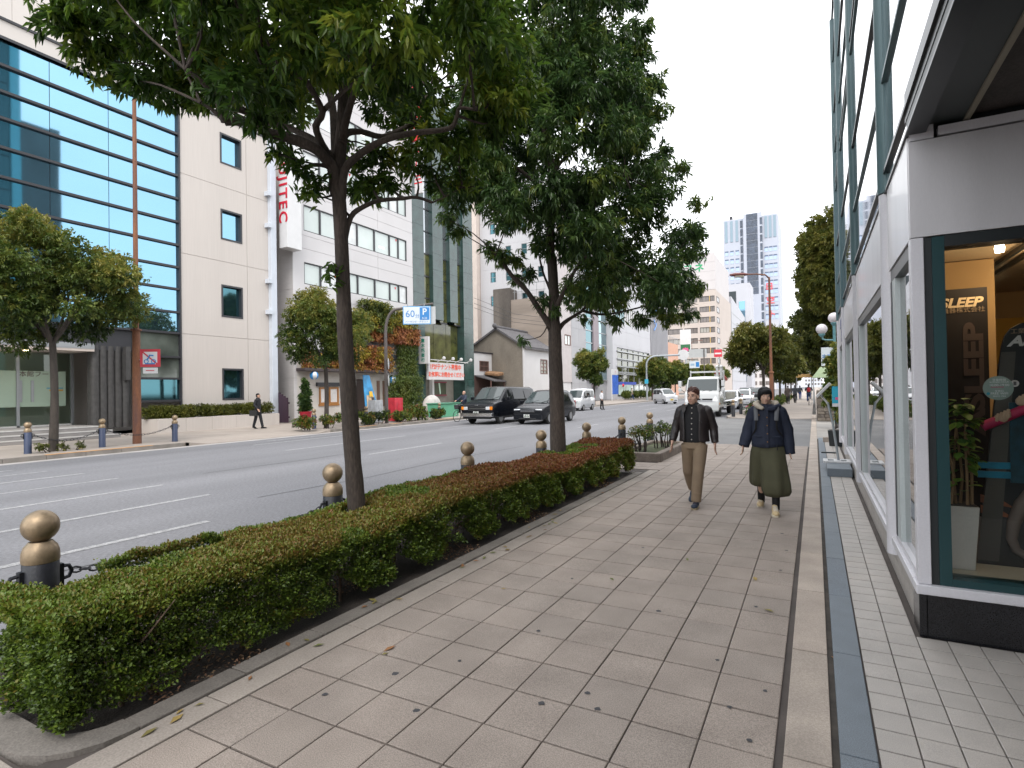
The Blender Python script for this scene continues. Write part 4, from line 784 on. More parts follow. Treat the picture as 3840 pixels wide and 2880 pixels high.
# front glazing
MB().box(X0,X0+.072,4.49,4.58,.353,2.6).build('corner_post',wf,b,bevel=.005)
MB().box(X0+.073,X0+.115,4.51,4.7,.353,2.6).build('dark_jamb',blk,b); MB().box(X0+.116,X0+.182,4.505,4.66,.353,2.6).build('green_jamb',gstd,b)
MB().box(X0+.183,4,4.505,4.66,.353,.4).build('green_sill',gstd,b); MB().box(X0+.183,4,4.505,4.66,2.53,2.605).build('head_rail',blk,b)
MB().box(X0+.183,2.6,4.58,4.592,.4,2.53).build('front_pane',sg,b); MB().box(2.6,2.68,4.505,4.66,.4,2.53).build('mullion',gstd,b); MB().box(2.68,4,4.58,4.592,.4,2.53).build('front_pane',sg,b)
MB().box(X0+.003,1.95,4.495,4.75,2.607,3.235).build('fascia_panel',wp,b); MB().box(1.956,4,4.495,4.75,2.607,3.235).build('fascia_panel',wp,b)
MB().box(X0+.01,X0+.14,4.5,4.75,3.242,3.33).build('fascia_cap',wf,b); MB().box(X0+.165,4,4.5,4.7,3.25,3.31).build('fascia_trim',wf,b); MB().box(X0+.02,4,4.56,4.75,3.24,3.46).build('shadow_gap',blk,b)
# side facade: panels, windows, half columns
cy=[5.85,9.9,13.8,16.6]
bays=[(4.64,5.7),(6.0,9.75),(10.05,13.65),(13.95,16.45)]
for i,(y0,y1) in enumerate(bays):
    MB().box(X0+.0,X0+.1,y0+.004-.11*(i==0),y1-.004,2.6,3.28).build('side_panel',wp,b)
    MB().box(X0+.045,X0+.06,y0+.14,y1-.04,.4,2.5).build('side_pane',sideg,b)
    MB().box(X0+.012,X0+.1,y0+.02,y1-.02,2.5,2.597).build('side_head',blk,b); MB().box(X0+.01,X0+.1,y0+.02,y1-.02,.355,.4).build('side_rail',wf,b)
    MB().box(X0+.03,X0+.1,y0,y0+.05,.4,2.5).build('side_jamb',wf,b); MB().box(X0+.008,X0+.1,y1-.09,y1-.02,.4,2.5).build('side_jamb',blk,b); MB().box(X0+.012,X0+.1,y1-.28,y1-.093,.4,2.5).build('side_jamb',pmat('pale_jamb',(.42,.46,.46),.4),b)
for y in cy:
    MB().tube([(X0+.04,y,.2),(X0+.04,y,3.29)],.085,20).build('column',wf,b,smooth=40)
    MB().tube([(X0+.03,y,3.3),(X0+.03,y,11)],.085,16).build('steel_column',gstl,b,smooth=40)
    MB().box(X0+.0,X0+.2,y-.1,y+.1,3.31,11).build('column_flange',gstl,b)
# upper curtain wall
zt=3.14
yb=[-6,-2.6,1.7,5.85,9.9,13.8,16.7]
MB().box(X0-.012,X0+.1,-6,16.7,3.285,3.305).build('drip_trim',blk,b)
lv=[3.31,3.47,4.25,5.2,6.6,6.8,7.6,8.6,9.9,11]
for i in range(len(yb)-1):
    for j in range(len(lv)-1):
        y0,y1=yb[i]+.08,yb[i+1]-.08
        tx=RN.uniform(-.004,.004)
        q=[(X0+.006+tx,y0,lv[j]+.016),(X0+.006-tx,y1,lv[j]+.016),(X0+.006-tx,y1,lv[j+1]-.016),(X0+.006+tx,y0,lv[j+1]-.016)]
        MB().slab(q,(.015,0,0)).build('upper_pane',upg,b)
        MB().box(X0-.016,X0+.09,y0,y1,lv[j+1]-.016,lv[j+1]+.016).build('upper_transom',[blk,gstl][j%2],b)
for y in (-2.6,1.7): MB().box(X0-.05,X0+.1,y-.13,y+.13,3.31,11).build('steel_column',gstl,b)
MB().box(X0+.1,9,-6,16.6,3.6,11).build('upper_core',blk,b)
# soffit over the recessed front
MB().box(X0+.004,X0+.3,-6,4.56,3.335,3.4).build('soffit_edge',pmat('soffit_green',(.028,.036,.036),.4),b)
MB().box(X0+.3,X0+.33,-6,4.55,3.32,3.36).build('soffit_bead',pmat('bead',(.22,.2,.15),.5),b)
sfm=mat('soffit_board',(.052,.045,.042),.8,var=.2,scale=3,fine=.2)
MB().box(X0+.33,X0+.75,-6,4.55,3.36,3.39).build('soffit_board',sfm,b)
for k in range(150): MB().box(X0+.75,4.5,-3.2+k*.05,-3.2+k*.05+.036,3.36,3.38).build('soffit_slat',sfm,b)
MB().box(X0+.0,5,-6,4.6,3.4,3.6).build('soffit_back',blk,b)
# dark teal sign characters on the last bay
nv=pmat('navy',(.02,.03,.16),.4)
MB().box(X0-.02,X0,14.2,15.2,2.95,3.15).build('sign_plate',nv,b)
text('lettering','5',.42,nv,b,(X0-.012,14.6,2.76),(0,-1,0),(0,0,1),ext=.01,bold=.01)
# interior
mdf=mat('warm_plaster',(.42,.27,.13),.8,var=.05,scale=1,fine=.02); wood=mat('dark_wood_floor',(.06,.038,.03),.35,var=.35,scale=1.5,fine=.15,fscale=20,stretch=(6,.6,1))
for k in range(18): MB().box(.9+k*.18,.9+k*.18+.176,5.12,9.8,.14,.17).build('floor_board',wood,b)
MB().box(.7,4,4.66,5.12,.14,.365).build('display_ledge',pmat('ledge_cream',(.5,.46,.36),.6),b)
MB().box(.7,.78,5.13,9.8,.14,.364).build('display_ledge',MATS['ledge_cream'],b)
MB().box(.68,4.2,9.8,9.9,.3,2.9).build('back_wall',mdf,b); MB().box(.75,1.55,7.0,7.15,.36,2.85).build('partition',mdf,b); MB().box(4,4.1,4.66,9.9,.3,2.9).build('end_wall',mdf,b)
MB().box(.62,4.1,4.76,9.9,2.86,2.95).build('ceiling',mat('ceiling_cream',(.55,.42,.28),.8,var=.03),b)
for k in range(6): MB().box(1.6,3.9,9.7,9.8,.9+k*.3,.93+k*.3).build('shelf',pmat('shelf_wood',(.2,.12,.06),.6),b)
MB().box(1.56,3.9,9.65,9.78,1.9,2.5).build('back_panel',pmat('amber_panel',(.5,.27,.03),.6),b)  # plain amber panel across the back shelves
for x in (1.62,1.75): MB().box(x,x+.03,5.2,9,2.82,2.86).build('lamp_track',blk,b)
bulb=mat('bulb_glow',(1,.86,.62),.5,var=0,fine=0,emit=9)
for x,y,z in ((1.355,5.95,2.72),(1.9,6.6,2.72)):
    MB().lathe([(.0,-.004),(.03,-.004),(.034,.03),(.025,.07),(0,.08)],(x,y,z),14).build('spot_lamp',bulb,b,smooth=50)
    l=bpy.data.lights.new('spot_light','POINT'); l.energy=4.5; l.color=(1,.72,.42); l.shadow_soft_size=.08; lo=bpy.data.objects.new('spot_light',l); COL.objects.link(lo); lo.location=(x,y,z-.15)
# things in the shop window
s=thing('black_banner','tall black hanging banner with pale brown capital letters inside the shop window','banner',(1.1,6.2,1))
MB().box(.7,1.322,6.2,6.215,.5,2.475).build('banner_cloth',pmat('banner_black',(.012,.008,.009),.8),s)
tanp=pmat('print_tan',(.62,.47,.3),.7); brp=pmat('print_brown',(.075,.05,.045),.8)
text('lettering','ASLEEP',.112,tanp,s,(1.095,6.196,2.35),(1,0,0),(0,0,1),ext=.002,shear=.25,bold=.004,sx=1.05)
text('lettering','アスリープ機器株式会社',.05,pmat('print_dim',(.3,.22,.15),.7),s,(1.03,6.196,2.285),(1,0,0),(0,0,1),ext=.002)
text('lettering','ASLEEP',.18,brp,s,(1.225,6.196,1.69),(0,0,1),(-1,0,0),ext=.002,bold=.008,sx=1.7)
s=thing('rounded_board','tall dark display board with rounded top and slanted white letters behind the shop glass','display board',(1.5,5.5,.17))
pl=[(1.065,5.5,.175),(2.0,5.5,.175),(2.0,5.5,1.95),(1.95,5.5,2.08),(1.85,5.5,2.12),(1.45,5.5,2.11),(1.363,5.5,2.09),(1.305,5.5,2.055),(1.27,5.5,2.0),(1.25,5.5,1.926),(1.176,5.5,1.29)]
MB().slab(pl,(0,.03,0)).build('panel',pmat('board_black',(.012,.015,.018),.45,var=.3,scale=2),s)
text('lettering','ASLEEP',.105,pmat('print_white',(.55,.55,.55),.6),s,(1.475,5.495,1.955),(1,0,0),(0,0,1),ext=.002,shear=.3,bold=.004,sx=1.15)
text('lettering','工業設備予約ナビ',.042,MATS['print_dim'],s,(1.47,5.495,2.03),(1,0,0),(0,0,1),ext=.002)
MB().slab([(1.07,5.497,.3),(1.2,5.497,.3),(1.33,5.497,1.88),(1.245,5.497,1.88)],(0,-.003,0)).build('panel_strip',pmat('board_grey',(.07,.066,.06),.5),s)  # slanted strip of lighter grey along the board's left edge
MB().tube([(1.117,5.47,1.317),(1.42,5.47,1.48)],.036,12).build('printed_bar',pmat('magenta_print',(.42,.02,.09),.5),s,smooth=50)
skin=pmat('skin_print',(.5,.36,.26),.6)
h=MB(); h.ball((1.228,5.455,1.385),(.045,.03,.034),10,7)
for k in range(4): h.tube([(1.195+k*.02,5.44,1.362+k*.011),(1.2+k*.02,5.43,1.39+k*.011),(1.208+k*.02,5.445,1.415+k*.011)],.011,6)
h.tube([(1.25,5.45,1.38),(1.27,5.435,1.40),(1.265,5.43,1.43)],.012,6)
h.build('printed_hand',skin,s,smooth=60)
h=MB(); h.ball((1.36,5.465,1.51),(.05,.03,.04),10,7)
for k in range(4): h.tube([(1.325+k*.02,5.45,1.49+k*.01),(1.33+k*.02,5.44,1.525+k*.01),(1.338+k*.02,5.455,1.545+k*.01)],.011,6)
h.build('printed_hand',skin,s,smooth=60)
MB().tube([(1.42,5.49,.86),(1.34,5.49,.74),(1.29,5.49,.6),(1.275,5.49,.48),(1.3,5.49,.4),(1.36,5.49,.36)],[.05,.05,.042,.034,.03,.026],10).build('printed_arm',pmat('arm_print',(.16,.125,.11),.6),s,smooth=60)
cyl=pmat('blue_print',(.01,.15,.25),.4,var=.5,scale=5)
MB().box(1.09,1.28,5.485,5.499,1.0,1.05).box(1.085,1.28,5.485,5.499,.93,.98).build('printed_seat',cyl,s); MB().box(1.28,1.6,5.485,5.499,.9,1.5).build('printed_suit',pmat('suit_print',(.01,.05,.075),.4,var=.6,scale=9),s)
for z0,z1 in ((.66,.72),(.74,.8)): MB().slab([(1.1,5.499,z0),(1.3,5.499,z0-.03),(1.22,5.499,z1-.03),(1.1,5.499,z1)],(0,-.002,0)).build('printed_glow',mat('glow_print',(.22,.07,.03),.6,var=.5,scale=14,pos=False),s)
C0=(1.022,4.6,1.616); RX=Matrix.Rotation(rad(90),3,'X')
s=thing('round_sticker','round grey info sticker with white print stuck on the inside of the shop glass','sticker',C0)
MB().lathe([(0,0),(.074,0),(.074,.002),(0,.002)],C0,32,RX).build('disc',pmat('sticker_grey',(.075,.07,.075),.5),s)
MB().lathe([(.072,0),(.076,0),(.076,.003),(.072,.003)],(C0[0],4.598,C0[2]),32,RX).build('ring',pmat('sticker_line',(.2,.25,.23),.5),s)
MB().box(C0[0]-.073,C0[0]+.073,4.596,4.598,C0[2]-.001,C0[2]+.001).build('divider',MATS['sticker_line'],s)
for t_,z,sz in (('営業時間',.05,.017),('BUSINESS HOUR',.037,.013),('10:00-19:00',.018,.021),('定休日',-.02,.015),('FREE WIFI',-.035,.02),('SINCE 1964',-.052,.013)): text('lettering',t_,sz,MATS['print_white'],s,(C0[0]+.005,4.595,C0[2]+z),(1,0,0),(0,0,1),ext=.001)
MB().box(.985,1.05,4.594,4.596,C0[2]+.004,C0[2]+.008).build('pink_bar',MATS['magenta_print'],s)
MB().lathe([(0,0),(.009,0),(.009,.002),(0,.002)],(.972,4.596,C0[2]-.035),14,RX).build('blue_dot',pmat('dot_blue',(.01,.2,.28),.5),s)
s=thing('small_badge','small round white badge beside the round sticker on the shop glass','sticker',(1.104,4.6,1.64))
MB().lathe([(0,0),(.021,0),(.021,.002),(0,.002)],(1.104,4.6,1.643),20,RX).build('disc',pmat('badge_white',(.4,.37,.37),.5),s)
MB().box(1.097,1.111,4.595,4.597,1.632,1.655).build('mark',MATS['sticker_grey'],s)
# pot plant
s=thing('potted_plant','leafy green plant in a tall square white pot inside the shop window','potted plant',(.885,5.0,.366))
MB().add([(.812,4.9,.367),(.945,4.9,.367),(.945,5.08,.367),(.812,5.08,.367),(.798,4.89,.80),(.975,4.89,.80),(.975,5.09,.80),(.798,5.09,.80)],[(0,3,2,1),(4,5,6,7),(0,1,5,4),(1,2,6,5),(2,3,7,6),(3,0,4,7)]).build('pot',pmat('pot_white',(.5,.47,.44),.5),s,bevel=.004)
MB().box(.81,.965,4.9,5.08,.801,.806).build('potting_soil',soilm,s)
stem=pmat('plant_stem',(.2,.12,.06),.7)
lf=[pmat('plant_leaf%d'%i,c,.55,var=.2,scale=8,spec=.3) for i,c in enumerate([(.09,.17,.025),(.17,.25,.035),(.04,.1,.02)])]
for k in range(5):
    x,y=.83+.03*k,4.95+.03*(k%3); top=1.3+.15*RN.random()
    MB().tube([(x,y,.80),(x+RN.uniform(-.02,.02),y,1.0),(x+RN.uniform(-.03,.05),y+.02,top)],[.010,.009,.006],6).build('stem',stem,s,smooth=50)
def bigleaf(p,d,l,wd,m):
    d=Vector(d).normalized(); sd_=d.cross(Vector((0,0,1))).normalized(); u=sd_.cross(d); p=Vector(p); mb=MB(); vs=[]
    for t,wf_,dr in ((0,0,0),(.25,.38,.01),(.5,.5,.0),(.78,.33,-.05),(1,0,-.14)):
        c=p+d*(l*t)+u*(dr*l)
        vs+= [c-sd_*wd*wf_+u*wd*.12,c,c+sd_*wd*wf_+u*wd*.12]
    fs=[]
    for i in range(4): fs+=[(i*3,i*3+1,i*3+4,i*3+3),(i*3+1,i*3+2,i*3+5,i*3+4)]
    return mb.add(vs,fs).build('leaf',m,s,smooth=70)
for k in range(110):
    a=RN.uniform(0,6.28); z=RN.uniform(1.12,1.53) if k<90 else RN.uniform(.86,1.12); r=.02+.03*RN.random()
    bigleaf((.9+r*math.cos(a),4.98+r*.8*math.sin(a),z),(math.cos(a),math.sin(a),RN.uniform(-.7,.3)),RN.uniform(.06,.1),RN.uniform(.045,.07),lf[RN.choice([0,0,1,1,2])])
# unseen walls added behind the viewpoint to darken the shop glass reflection and fascia
MB().box(.95,4.0,-2.6,-2.4,0,3.34).build('added_end_wall',pmat('added_dark_stone',(.09,.08,.075),.7),b)
MB().box(4.0,4.2,-2.6,4.5,0,3.34).build('added_side_wall',MATS['added_dark_stone'],b)
MB().box(4.2,9,-6,4.5,0,3.34).build('ground_core',MATS['added_dark_stone'],b)
# building round the corner that the glass front across the road mirrors
b=thing('teal_corner_tower','dark teal glass tower standing behind the corner shop','building',(14,22,0))
tt=pmat('tower_teal',(.02,.09,.1),.1,.3,var=0,fine=0)
for i in range(2):
    for j in range(14): MB().box(8,8.1,18.0+i*2.6,20.5+i*2.6,.2+j*3.3,3.4+j*3.3).build('tower_pane',tt,b)
MB().box(8.1,20,17.9,23.2,0,46.5).build('core',blk,b); MB().box(7.9,9,23.2,23.9,0,46.5).build('corner_shaft',pmat('shaft_teal',(.12,.42,.48),.3),b)
MB().box(8.0,20,23.9,26.9,0,27).build('lower_wing',mat('wing_grey',(.1,.12,.12),.5,var=.3,scale=.3),b)
# ================= plants
bark=mat('bark',(.055,.042,.034),.9,var=.3,scale=6,bump=.9,bscale=45,fine=.25,fscale=60,stretch=(1,1,.25))
bark2=mat('bark_pale',(.06,.05,.042),.9,var=.3,scale=8,bump=.6,bscale=40,stretch=(1,1,.3))
rampA=tintramp('leaf_oak',[(0,(.035,.075,.014)),(.35,(.08,.15,.02)),(.65,(.15,.22,.026)),(1,(.25,.28,.035))],.36,.5)
rampA2=tintramp('leaf_oak_blue',[(0,(.034,.072,.024)),(.4,(.075,.14,.04)),(.7,(.125,.195,.045)),(1,(.21,.25,.042))],.3,.42)
rampB=tintramp('leaf_camphor',[(0,(.03,.06,.014)),(.4,(.085,.13,.024)),(.7,(.16,.185,.035)),(1,(.27,.24,.05))],.45,.35)
rampC=tintramp('leaf_olive',[(0,(.045,.062,.015)),(.45,(.115,.135,.026)),(1,(.24,.215,.05))],.5,.35)
rampH=tintramp('leaf_hedge',[(0,(.022,.036,.012)),(.25,(.058,.098,.018)),(.45,(.14,.215,.022)),(.6,(.19,.165,.03)),(.78,(.21,.1,.028)),(1,(.2,.05,.024))],.42,.2)
rampI=tintramp('leaf_autumn',[(0,(.02,.04,.01)),(.3,(.1,.13,.02)),(.5,(.32,.27,.03)),(.75,(.3,.11,.03)),(1,(.2,.07,.05))],.55,.2)
def pnoise(P,s=1.0,seed=0):
    x,y,z=P[:,0]*s+seed,P[:,1]*s+seed*1.7,P[:,2]*s-seed
    return (np.sin(2.1*x+1.3*np.sin(1.7*y))+np.sin(2.7*y+1.1*np.sin(2.3*z+.5))+np.sin(3.1*z+1.2*np.sin(1.9*x+1)))/3
def tree(name,label,base,limbs,clumps,per_m2,leaves,L,W,m,group=None,bk=None,n=8,droop=.25,tb=.45,ts=.3,zgrad=0,flat=.85,inner=.35,twig=.16):
    t=thing(name,label,'tree',base,group); mb=MB()
    for pts,r0,r1 in limbs:
        k=len(pts); rr=[r0+(r1-r0)*(i/(k-1))**.9 for i in range(k)]
        if k>2:   # smooth the polyline
            P=[Vector(p) for p in pts]; Q=[];RQ=[]
            for i in range(k-1):
                a,b_,c,d=P[max(i-1,0)],P[i],P[i+1],P[min(i+2,k-1)]
                for s in (0,.33,.66):
                    Q.append(.5*((2*b_)+(c-a)*s+(2*a-5*b_+4*c-d)*s*s+(3*b_-a-3*c+d)*s**3)); RQ.append((rr[i]+(rr[i+1]-rr[i])*s)*(1+RN.uniform(-.05,.05)))
            Q.append(P[-1]); RQ.append(rr[-1]); pts,rr=Q,RQ
        mb.tube(pts,rr,n if r0>.03 else 6)
    mb.build('trunk',bk or bark,t,smooth=60)
    P,D,N,Ln,Wd,T=sprays(clumps,per_m2,leaves,L,W,droop=droop,tbase=tb,tspread=ts,flat=flat,inner=inner,twig=twig)
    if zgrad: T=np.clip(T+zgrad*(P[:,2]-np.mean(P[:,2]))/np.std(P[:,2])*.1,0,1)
    me=leafmesh('crown',P-np.array(base),D,N,Ln,Wd,T,m); o=bpy.data.objects.new('crown',me); COL.objects.link(o); o.parent=t; o['kind']='stuff'
    return t
def crown(c,r,n,cr,shell=.5,seed=None):
    out=[]
    for k in range(n):
        u=unit(1)[0]; q=RN.uniform(shell,1)
        out.append((c[0]+u[0]*r[0]*q,c[1]+u[1]*r[1]*q,c[2]+u[2]*r[2]*q,RN.uniform(*cr)))
    return out
# two kerbside oaks
tw=[]
for c in CLUMPS_A:      # thin twigs carry each clump back to the limb nearest to it
    best=min((p for l in LIMBS_A[1:] for p in l[0]),key=lambda p:sum((p[i]-c[i])**2 for i in range(3))+(.5 if p[2]>c[2] else 0))
    m_=tuple((best[i]+c[i])/2+RN.uniform(-.08,.08) for i in range(3)); tw.append(([best,m_,c[:3]],.014,.004))
tree('kerb_tree','nearer dark trunked street oak with spreading bare limbs over the near end of the hedge',(-3.82,4.0,0),[([(-3.8,4.02,-.05)]+LIMBS_A[0][0],.088,.06)]+[(l_[0],l_[1]*.78,l_[2]*.8) for l_ in LIMBS_A[1:]]+tw,CLUMPS_A,25,13,.105,.034,rampA,'street oaks in the hedge',n=12,droop=.4,tb=.34,ts=.42)
tw=[]
for c in CLUMPS_B:
    best=min((p for l in LIMBS_B for p in l[0] if p[2]>2.3),key=lambda p:sum((p[i]-c[i])**2 for i in range(3))+(.5 if p[2]>c[2] else 0))
    m_=tuple((best[i]+c[i])/2+RN.uniform(-.08,.08) for i in range(3)); tw.append(([best,m_,c[:3]],.014,.004))
tree('kerb_tree','second street oak with dense rounded crown standing near the far end of the hedge',(-3.88,8.87,0),[([(-3.86,8.9,-.05)]+LIMBS_B[0][0],.145,.03)]+LIMBS_B[1:]+tw,CLUMPS_B,33,13,.125,.03,rampA2,'street oaks in the hedge',n=12,droop=.6,tb=.42,ts=.4)
# generic street trees
def street_tree(label,base,ht,rc,n,cr,m,L,per,group,name='street_tree',lean=0,zg=1,tr=.13,tb=.5,forks=6):
    x,y,z=base; c=(x+lean,y,ht)
    zc=ht-rc[2]*.9
    limbs=[([(x,y,-.05),(x+lean*.2,y+.05,zc*.5),(x+lean*.5,y,zc)],tr,tr*.7)]
    for k in range(forks):
        a=k*6.28/forks+RN.uniform(0,.8); rr=rc[0]*RN.uniform(.45,.75)
        limbs.append(([(x+lean*.5,y,zc-.1),(x+lean*.7+rr*.4*math.cos(a),y+rr*.4*math.sin(a),zc+rc[2]*.35),(c[0]+rr*math.cos(a),c[1]+rr*math.sin(a),ht+rc[2]*RN.uniform(-.1,.5))],tr*.5,tr*.12))
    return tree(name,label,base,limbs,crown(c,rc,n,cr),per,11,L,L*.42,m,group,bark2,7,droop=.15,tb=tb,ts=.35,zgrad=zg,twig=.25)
g1='street trees along the opposite kerb'
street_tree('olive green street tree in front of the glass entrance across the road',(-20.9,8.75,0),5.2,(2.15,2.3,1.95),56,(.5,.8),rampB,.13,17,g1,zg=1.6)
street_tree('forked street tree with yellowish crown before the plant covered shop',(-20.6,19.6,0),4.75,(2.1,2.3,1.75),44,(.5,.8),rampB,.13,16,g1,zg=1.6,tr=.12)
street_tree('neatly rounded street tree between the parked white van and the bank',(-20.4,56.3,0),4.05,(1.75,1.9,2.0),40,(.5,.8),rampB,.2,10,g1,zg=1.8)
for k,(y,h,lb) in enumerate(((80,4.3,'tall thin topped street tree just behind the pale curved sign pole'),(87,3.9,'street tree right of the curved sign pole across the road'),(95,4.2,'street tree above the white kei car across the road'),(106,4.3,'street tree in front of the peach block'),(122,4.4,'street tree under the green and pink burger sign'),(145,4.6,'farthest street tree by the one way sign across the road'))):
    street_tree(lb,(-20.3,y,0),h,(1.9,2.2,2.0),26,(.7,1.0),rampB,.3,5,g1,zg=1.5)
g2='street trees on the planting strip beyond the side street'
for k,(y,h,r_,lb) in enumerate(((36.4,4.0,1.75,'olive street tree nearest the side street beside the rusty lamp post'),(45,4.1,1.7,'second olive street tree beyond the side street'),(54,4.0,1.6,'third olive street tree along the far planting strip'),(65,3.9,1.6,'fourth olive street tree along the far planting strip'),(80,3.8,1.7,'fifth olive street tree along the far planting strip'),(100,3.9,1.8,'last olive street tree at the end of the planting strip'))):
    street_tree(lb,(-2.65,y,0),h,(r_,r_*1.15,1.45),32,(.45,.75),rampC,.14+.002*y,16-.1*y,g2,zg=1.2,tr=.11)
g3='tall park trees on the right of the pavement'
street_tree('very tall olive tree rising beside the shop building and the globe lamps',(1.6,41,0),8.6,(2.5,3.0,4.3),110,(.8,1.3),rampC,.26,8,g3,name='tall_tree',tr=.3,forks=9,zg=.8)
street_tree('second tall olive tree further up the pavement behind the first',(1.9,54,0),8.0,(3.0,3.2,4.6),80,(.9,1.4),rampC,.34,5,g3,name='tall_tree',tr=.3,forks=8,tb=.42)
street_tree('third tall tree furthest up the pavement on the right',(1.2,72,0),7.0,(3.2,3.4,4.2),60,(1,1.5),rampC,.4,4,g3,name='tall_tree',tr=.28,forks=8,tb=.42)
# ---- clipped hedge along the kerb
h=thing('hedge','long clipped azalea hedge with reddish brown top growing in the kerbside bed','hedge',(-3.65,6.2,0))
HX0,HX1,HY0,HY1=-4.12,-3.17,1.34,11.0
def hsurf(y): return .60+.03*np.sin(y*1.3+.5)+.02*np.sin(y*3.1)
Ps=[];Ds=[];Ls=[];Tt=[]
def emit(n,kind):
    y=HY0+(HY1-HY0)*NP.random(n) if kind!='end' else HY0+.06*NP.random(n)
    x=HX0+(HX1-HX0)*NP.random(n); z=NP.random(n)
    top=hsurf(y); dep=np.abs(NP.normal(size=n))*.035+.03*pnoise(np.stack([x,y,z],1),9,2)
    if kind=='top': z=top-dep; nrm=np.tile([0,0,1.],(n,1))
    elif kind=='front':
        z=(.06+z*(top-.06)); x=HX1-dep*1.6-.05*(z>top-.06)-.05*np.sin(y*5+z*7)**2; nrm=np.tile([1.,0,.35],(n,1))
    elif kind=='back': z=(.1+z*(top-.1)); x=HX0+dep*1.6; nrm=np.tile([-1.,0,.35],(n,1))
    elif kind=='end': z=(.05+z*(top-.05)); y=HY0+dep*1.6+.05*np.sin(x*6+z*5)**2; nrm=np.tile([0,-1.,.35],(n,1))
    elif kind=='far': z=(.05+z*(top-.05)); y=HY1-dep*1.6; nrm=np.tile([0,1.,.35],(n,1))
    else: z=.1+z*(top-.12); nrm=unit(n)
    # round the long top edges
    ex=np.minimum(x-HX0,HX1-x); z=z-np.where((kind=='top')&(ex<.07),(.07-ex)*.5,0)
    P=np.stack([x,y,z],1)
    keep=np.ones(n,bool)
    nz=pnoise(P,2.6,3)+.5*pnoise(P,6.5,1)+.5*((y>1.9)&(y<2.6)&(z>.12))
    if kind in('front','end','back','far','in'): keep&= nz>(-.3+.55*np.clip((.3-z)/.3,0,1)*(y>1.8)-.3*(z>.44)-.3*(y<1.7))
    if kind=='top': keep&= nz>-1.05
    keep&=~((x<-3.74)&(x>-4.02)&(y>1.55)&(y<2.75)&(z>.3)); keep&=~((x<-3.9)&(y>1.5)&(y<1.95)&(z>.36))
    keep&=~(((x+3.82)**2+(y-4)**2)<.15**2)&~(((x+3.88)**2+(y-8.87)**2)<.19**2)
    P=P[keep]; nrm=nrm[keep]; k=len(P); y=P[:,1]; z=P[:,2]; nz=nz[keep]
    d=nrm*.7+unit(k)*.75+np.array([0,0,.25])
    ln=np.where(y<3.6,.021,np.where(y<6.5,.026,.033))*(.7+.6*NP.random(k))
    topness=np.clip((z-hsurf(y)+.12)/.07,0,1)
    redness=np.interp(y,[1.4,2.1,3.0,3.8,4.6,5.6,7,11],[.47,.55,.64,.6,.66,.78,.86,.9])
    yg=(pnoise(P,1.7,8)>.5)|((P[:,0]<-3.98)&(y>2.6)&(y<6.2))|((np.abs(y-9.2)<.75)&(P[:,0]<-3.5)&(pnoise(P,3,2)>-.5))
    tcol=np.where(yg,.42,redness)+NP.normal(size=k)*.09
    tin=np.clip(.17+NP.normal(size=k)*.09+.25*topness*0,0,1)
    side=np.interp(y,[1.4,5,8,11],[.32,.33,.4,.5])+.16*(pnoise(P,4,6)>.3)+NP.normal(size=k)*.1
    tint=topness*tcol+(1-topness)*side+.06*nz*(1-topness)
    return P,d,ln,np.clip(tint,0,1)
def dens(n0,kind,ylim):
    P,d,l,t=emit(n0,kind); m=(P[:,1]>=ylim[0])&(P[:,1]<ylim[1]); Ps.append(P[m]);Ds.append(d[m]);Ls.append(l[m]);Tt.append(t[m])
for yl,q in (((0,3.6),1.0),((3.6,6.5),.62),((6.5,12),.4)):
    dens(int(330000*q),'top',yl); dens(int(190000*q),'front',yl); dens(int(55000*q),'back',yl); dens(int(60000*q),'in',yl)
dens(26000,'end',(0,12)); dens(9000,'far',(0,12))
P=np.concatenate(Ps);D=np.concatenate(Ds);L_=np.concatenate(Ls);T=np.concatenate(Tt)
me=leafmesh('foliage',P-np.array([-3.65,6.2,0]),D,unit(len(P))*.6+np.array([.2,-.1,.8]),L_,L_*.62,T,rampH,fold=.2,droop=.1); o=bpy.data.objects.new('foliage',me); COL.objects.link(o); o.parent=h; o['kind']='stuff'
print('hedge leaves',len(P))
st=MB()
for k in range(64):
    y=1.55+k*.15; x=RN.choice([-3.4,-3.65,-3.9])+RN.uniform(-.1,.1)
    if 1.7<y<2.8 and x<-3.7: continue
    a=(x,y,-.02); b_=(x+RN.uniform(-.03,.03),y+RN.uniform(-.03,.03),.16)
    st.tube([a,b_],[.014,.011],6)
    for q in range(5):
        e_=(x+RN.uniform(-.22,.22),y+RN.uniform(-.2,.2),RN.uniform(.4,.56)); m_=tuple((b_[i]+e_[i])/2+RN.uniform(-.04,.04) for i in range(3)); st.tube([b_,m_,e_],[.008,.006,.003],5)
st.build('stems',mat('hedge_twig',(.13,.09,.065),.9,var=.3,scale=12),h,smooth=60,kind='stuff')
n=9000; P=np.stack([-4.1+.98*NP.random(n),1.45+9.4*NP.random(n),.002+.03*NP.random(n)],1); P=P[pnoise(P*np.array([1,1,0]),1.6,5)>-.1]
me=leafmesh('leaf_litter',P-np.array([-3.65,6.2,0]),unit(len(P))*np.array([1,1,.25]),unit(len(P))*.4+np.array([0,0,1]),.028,.016,NP.random(len(P)),tintramp('litter',[(0,(.07,.04,.025)),(.5,(.16,.085,.05)),(1,(.25,.17,.1))],.8,.1)); o=bpy.data.objects.new('leaf_litter',me); COL.objects.link(o); o.parent=h; o['kind']='stuff'
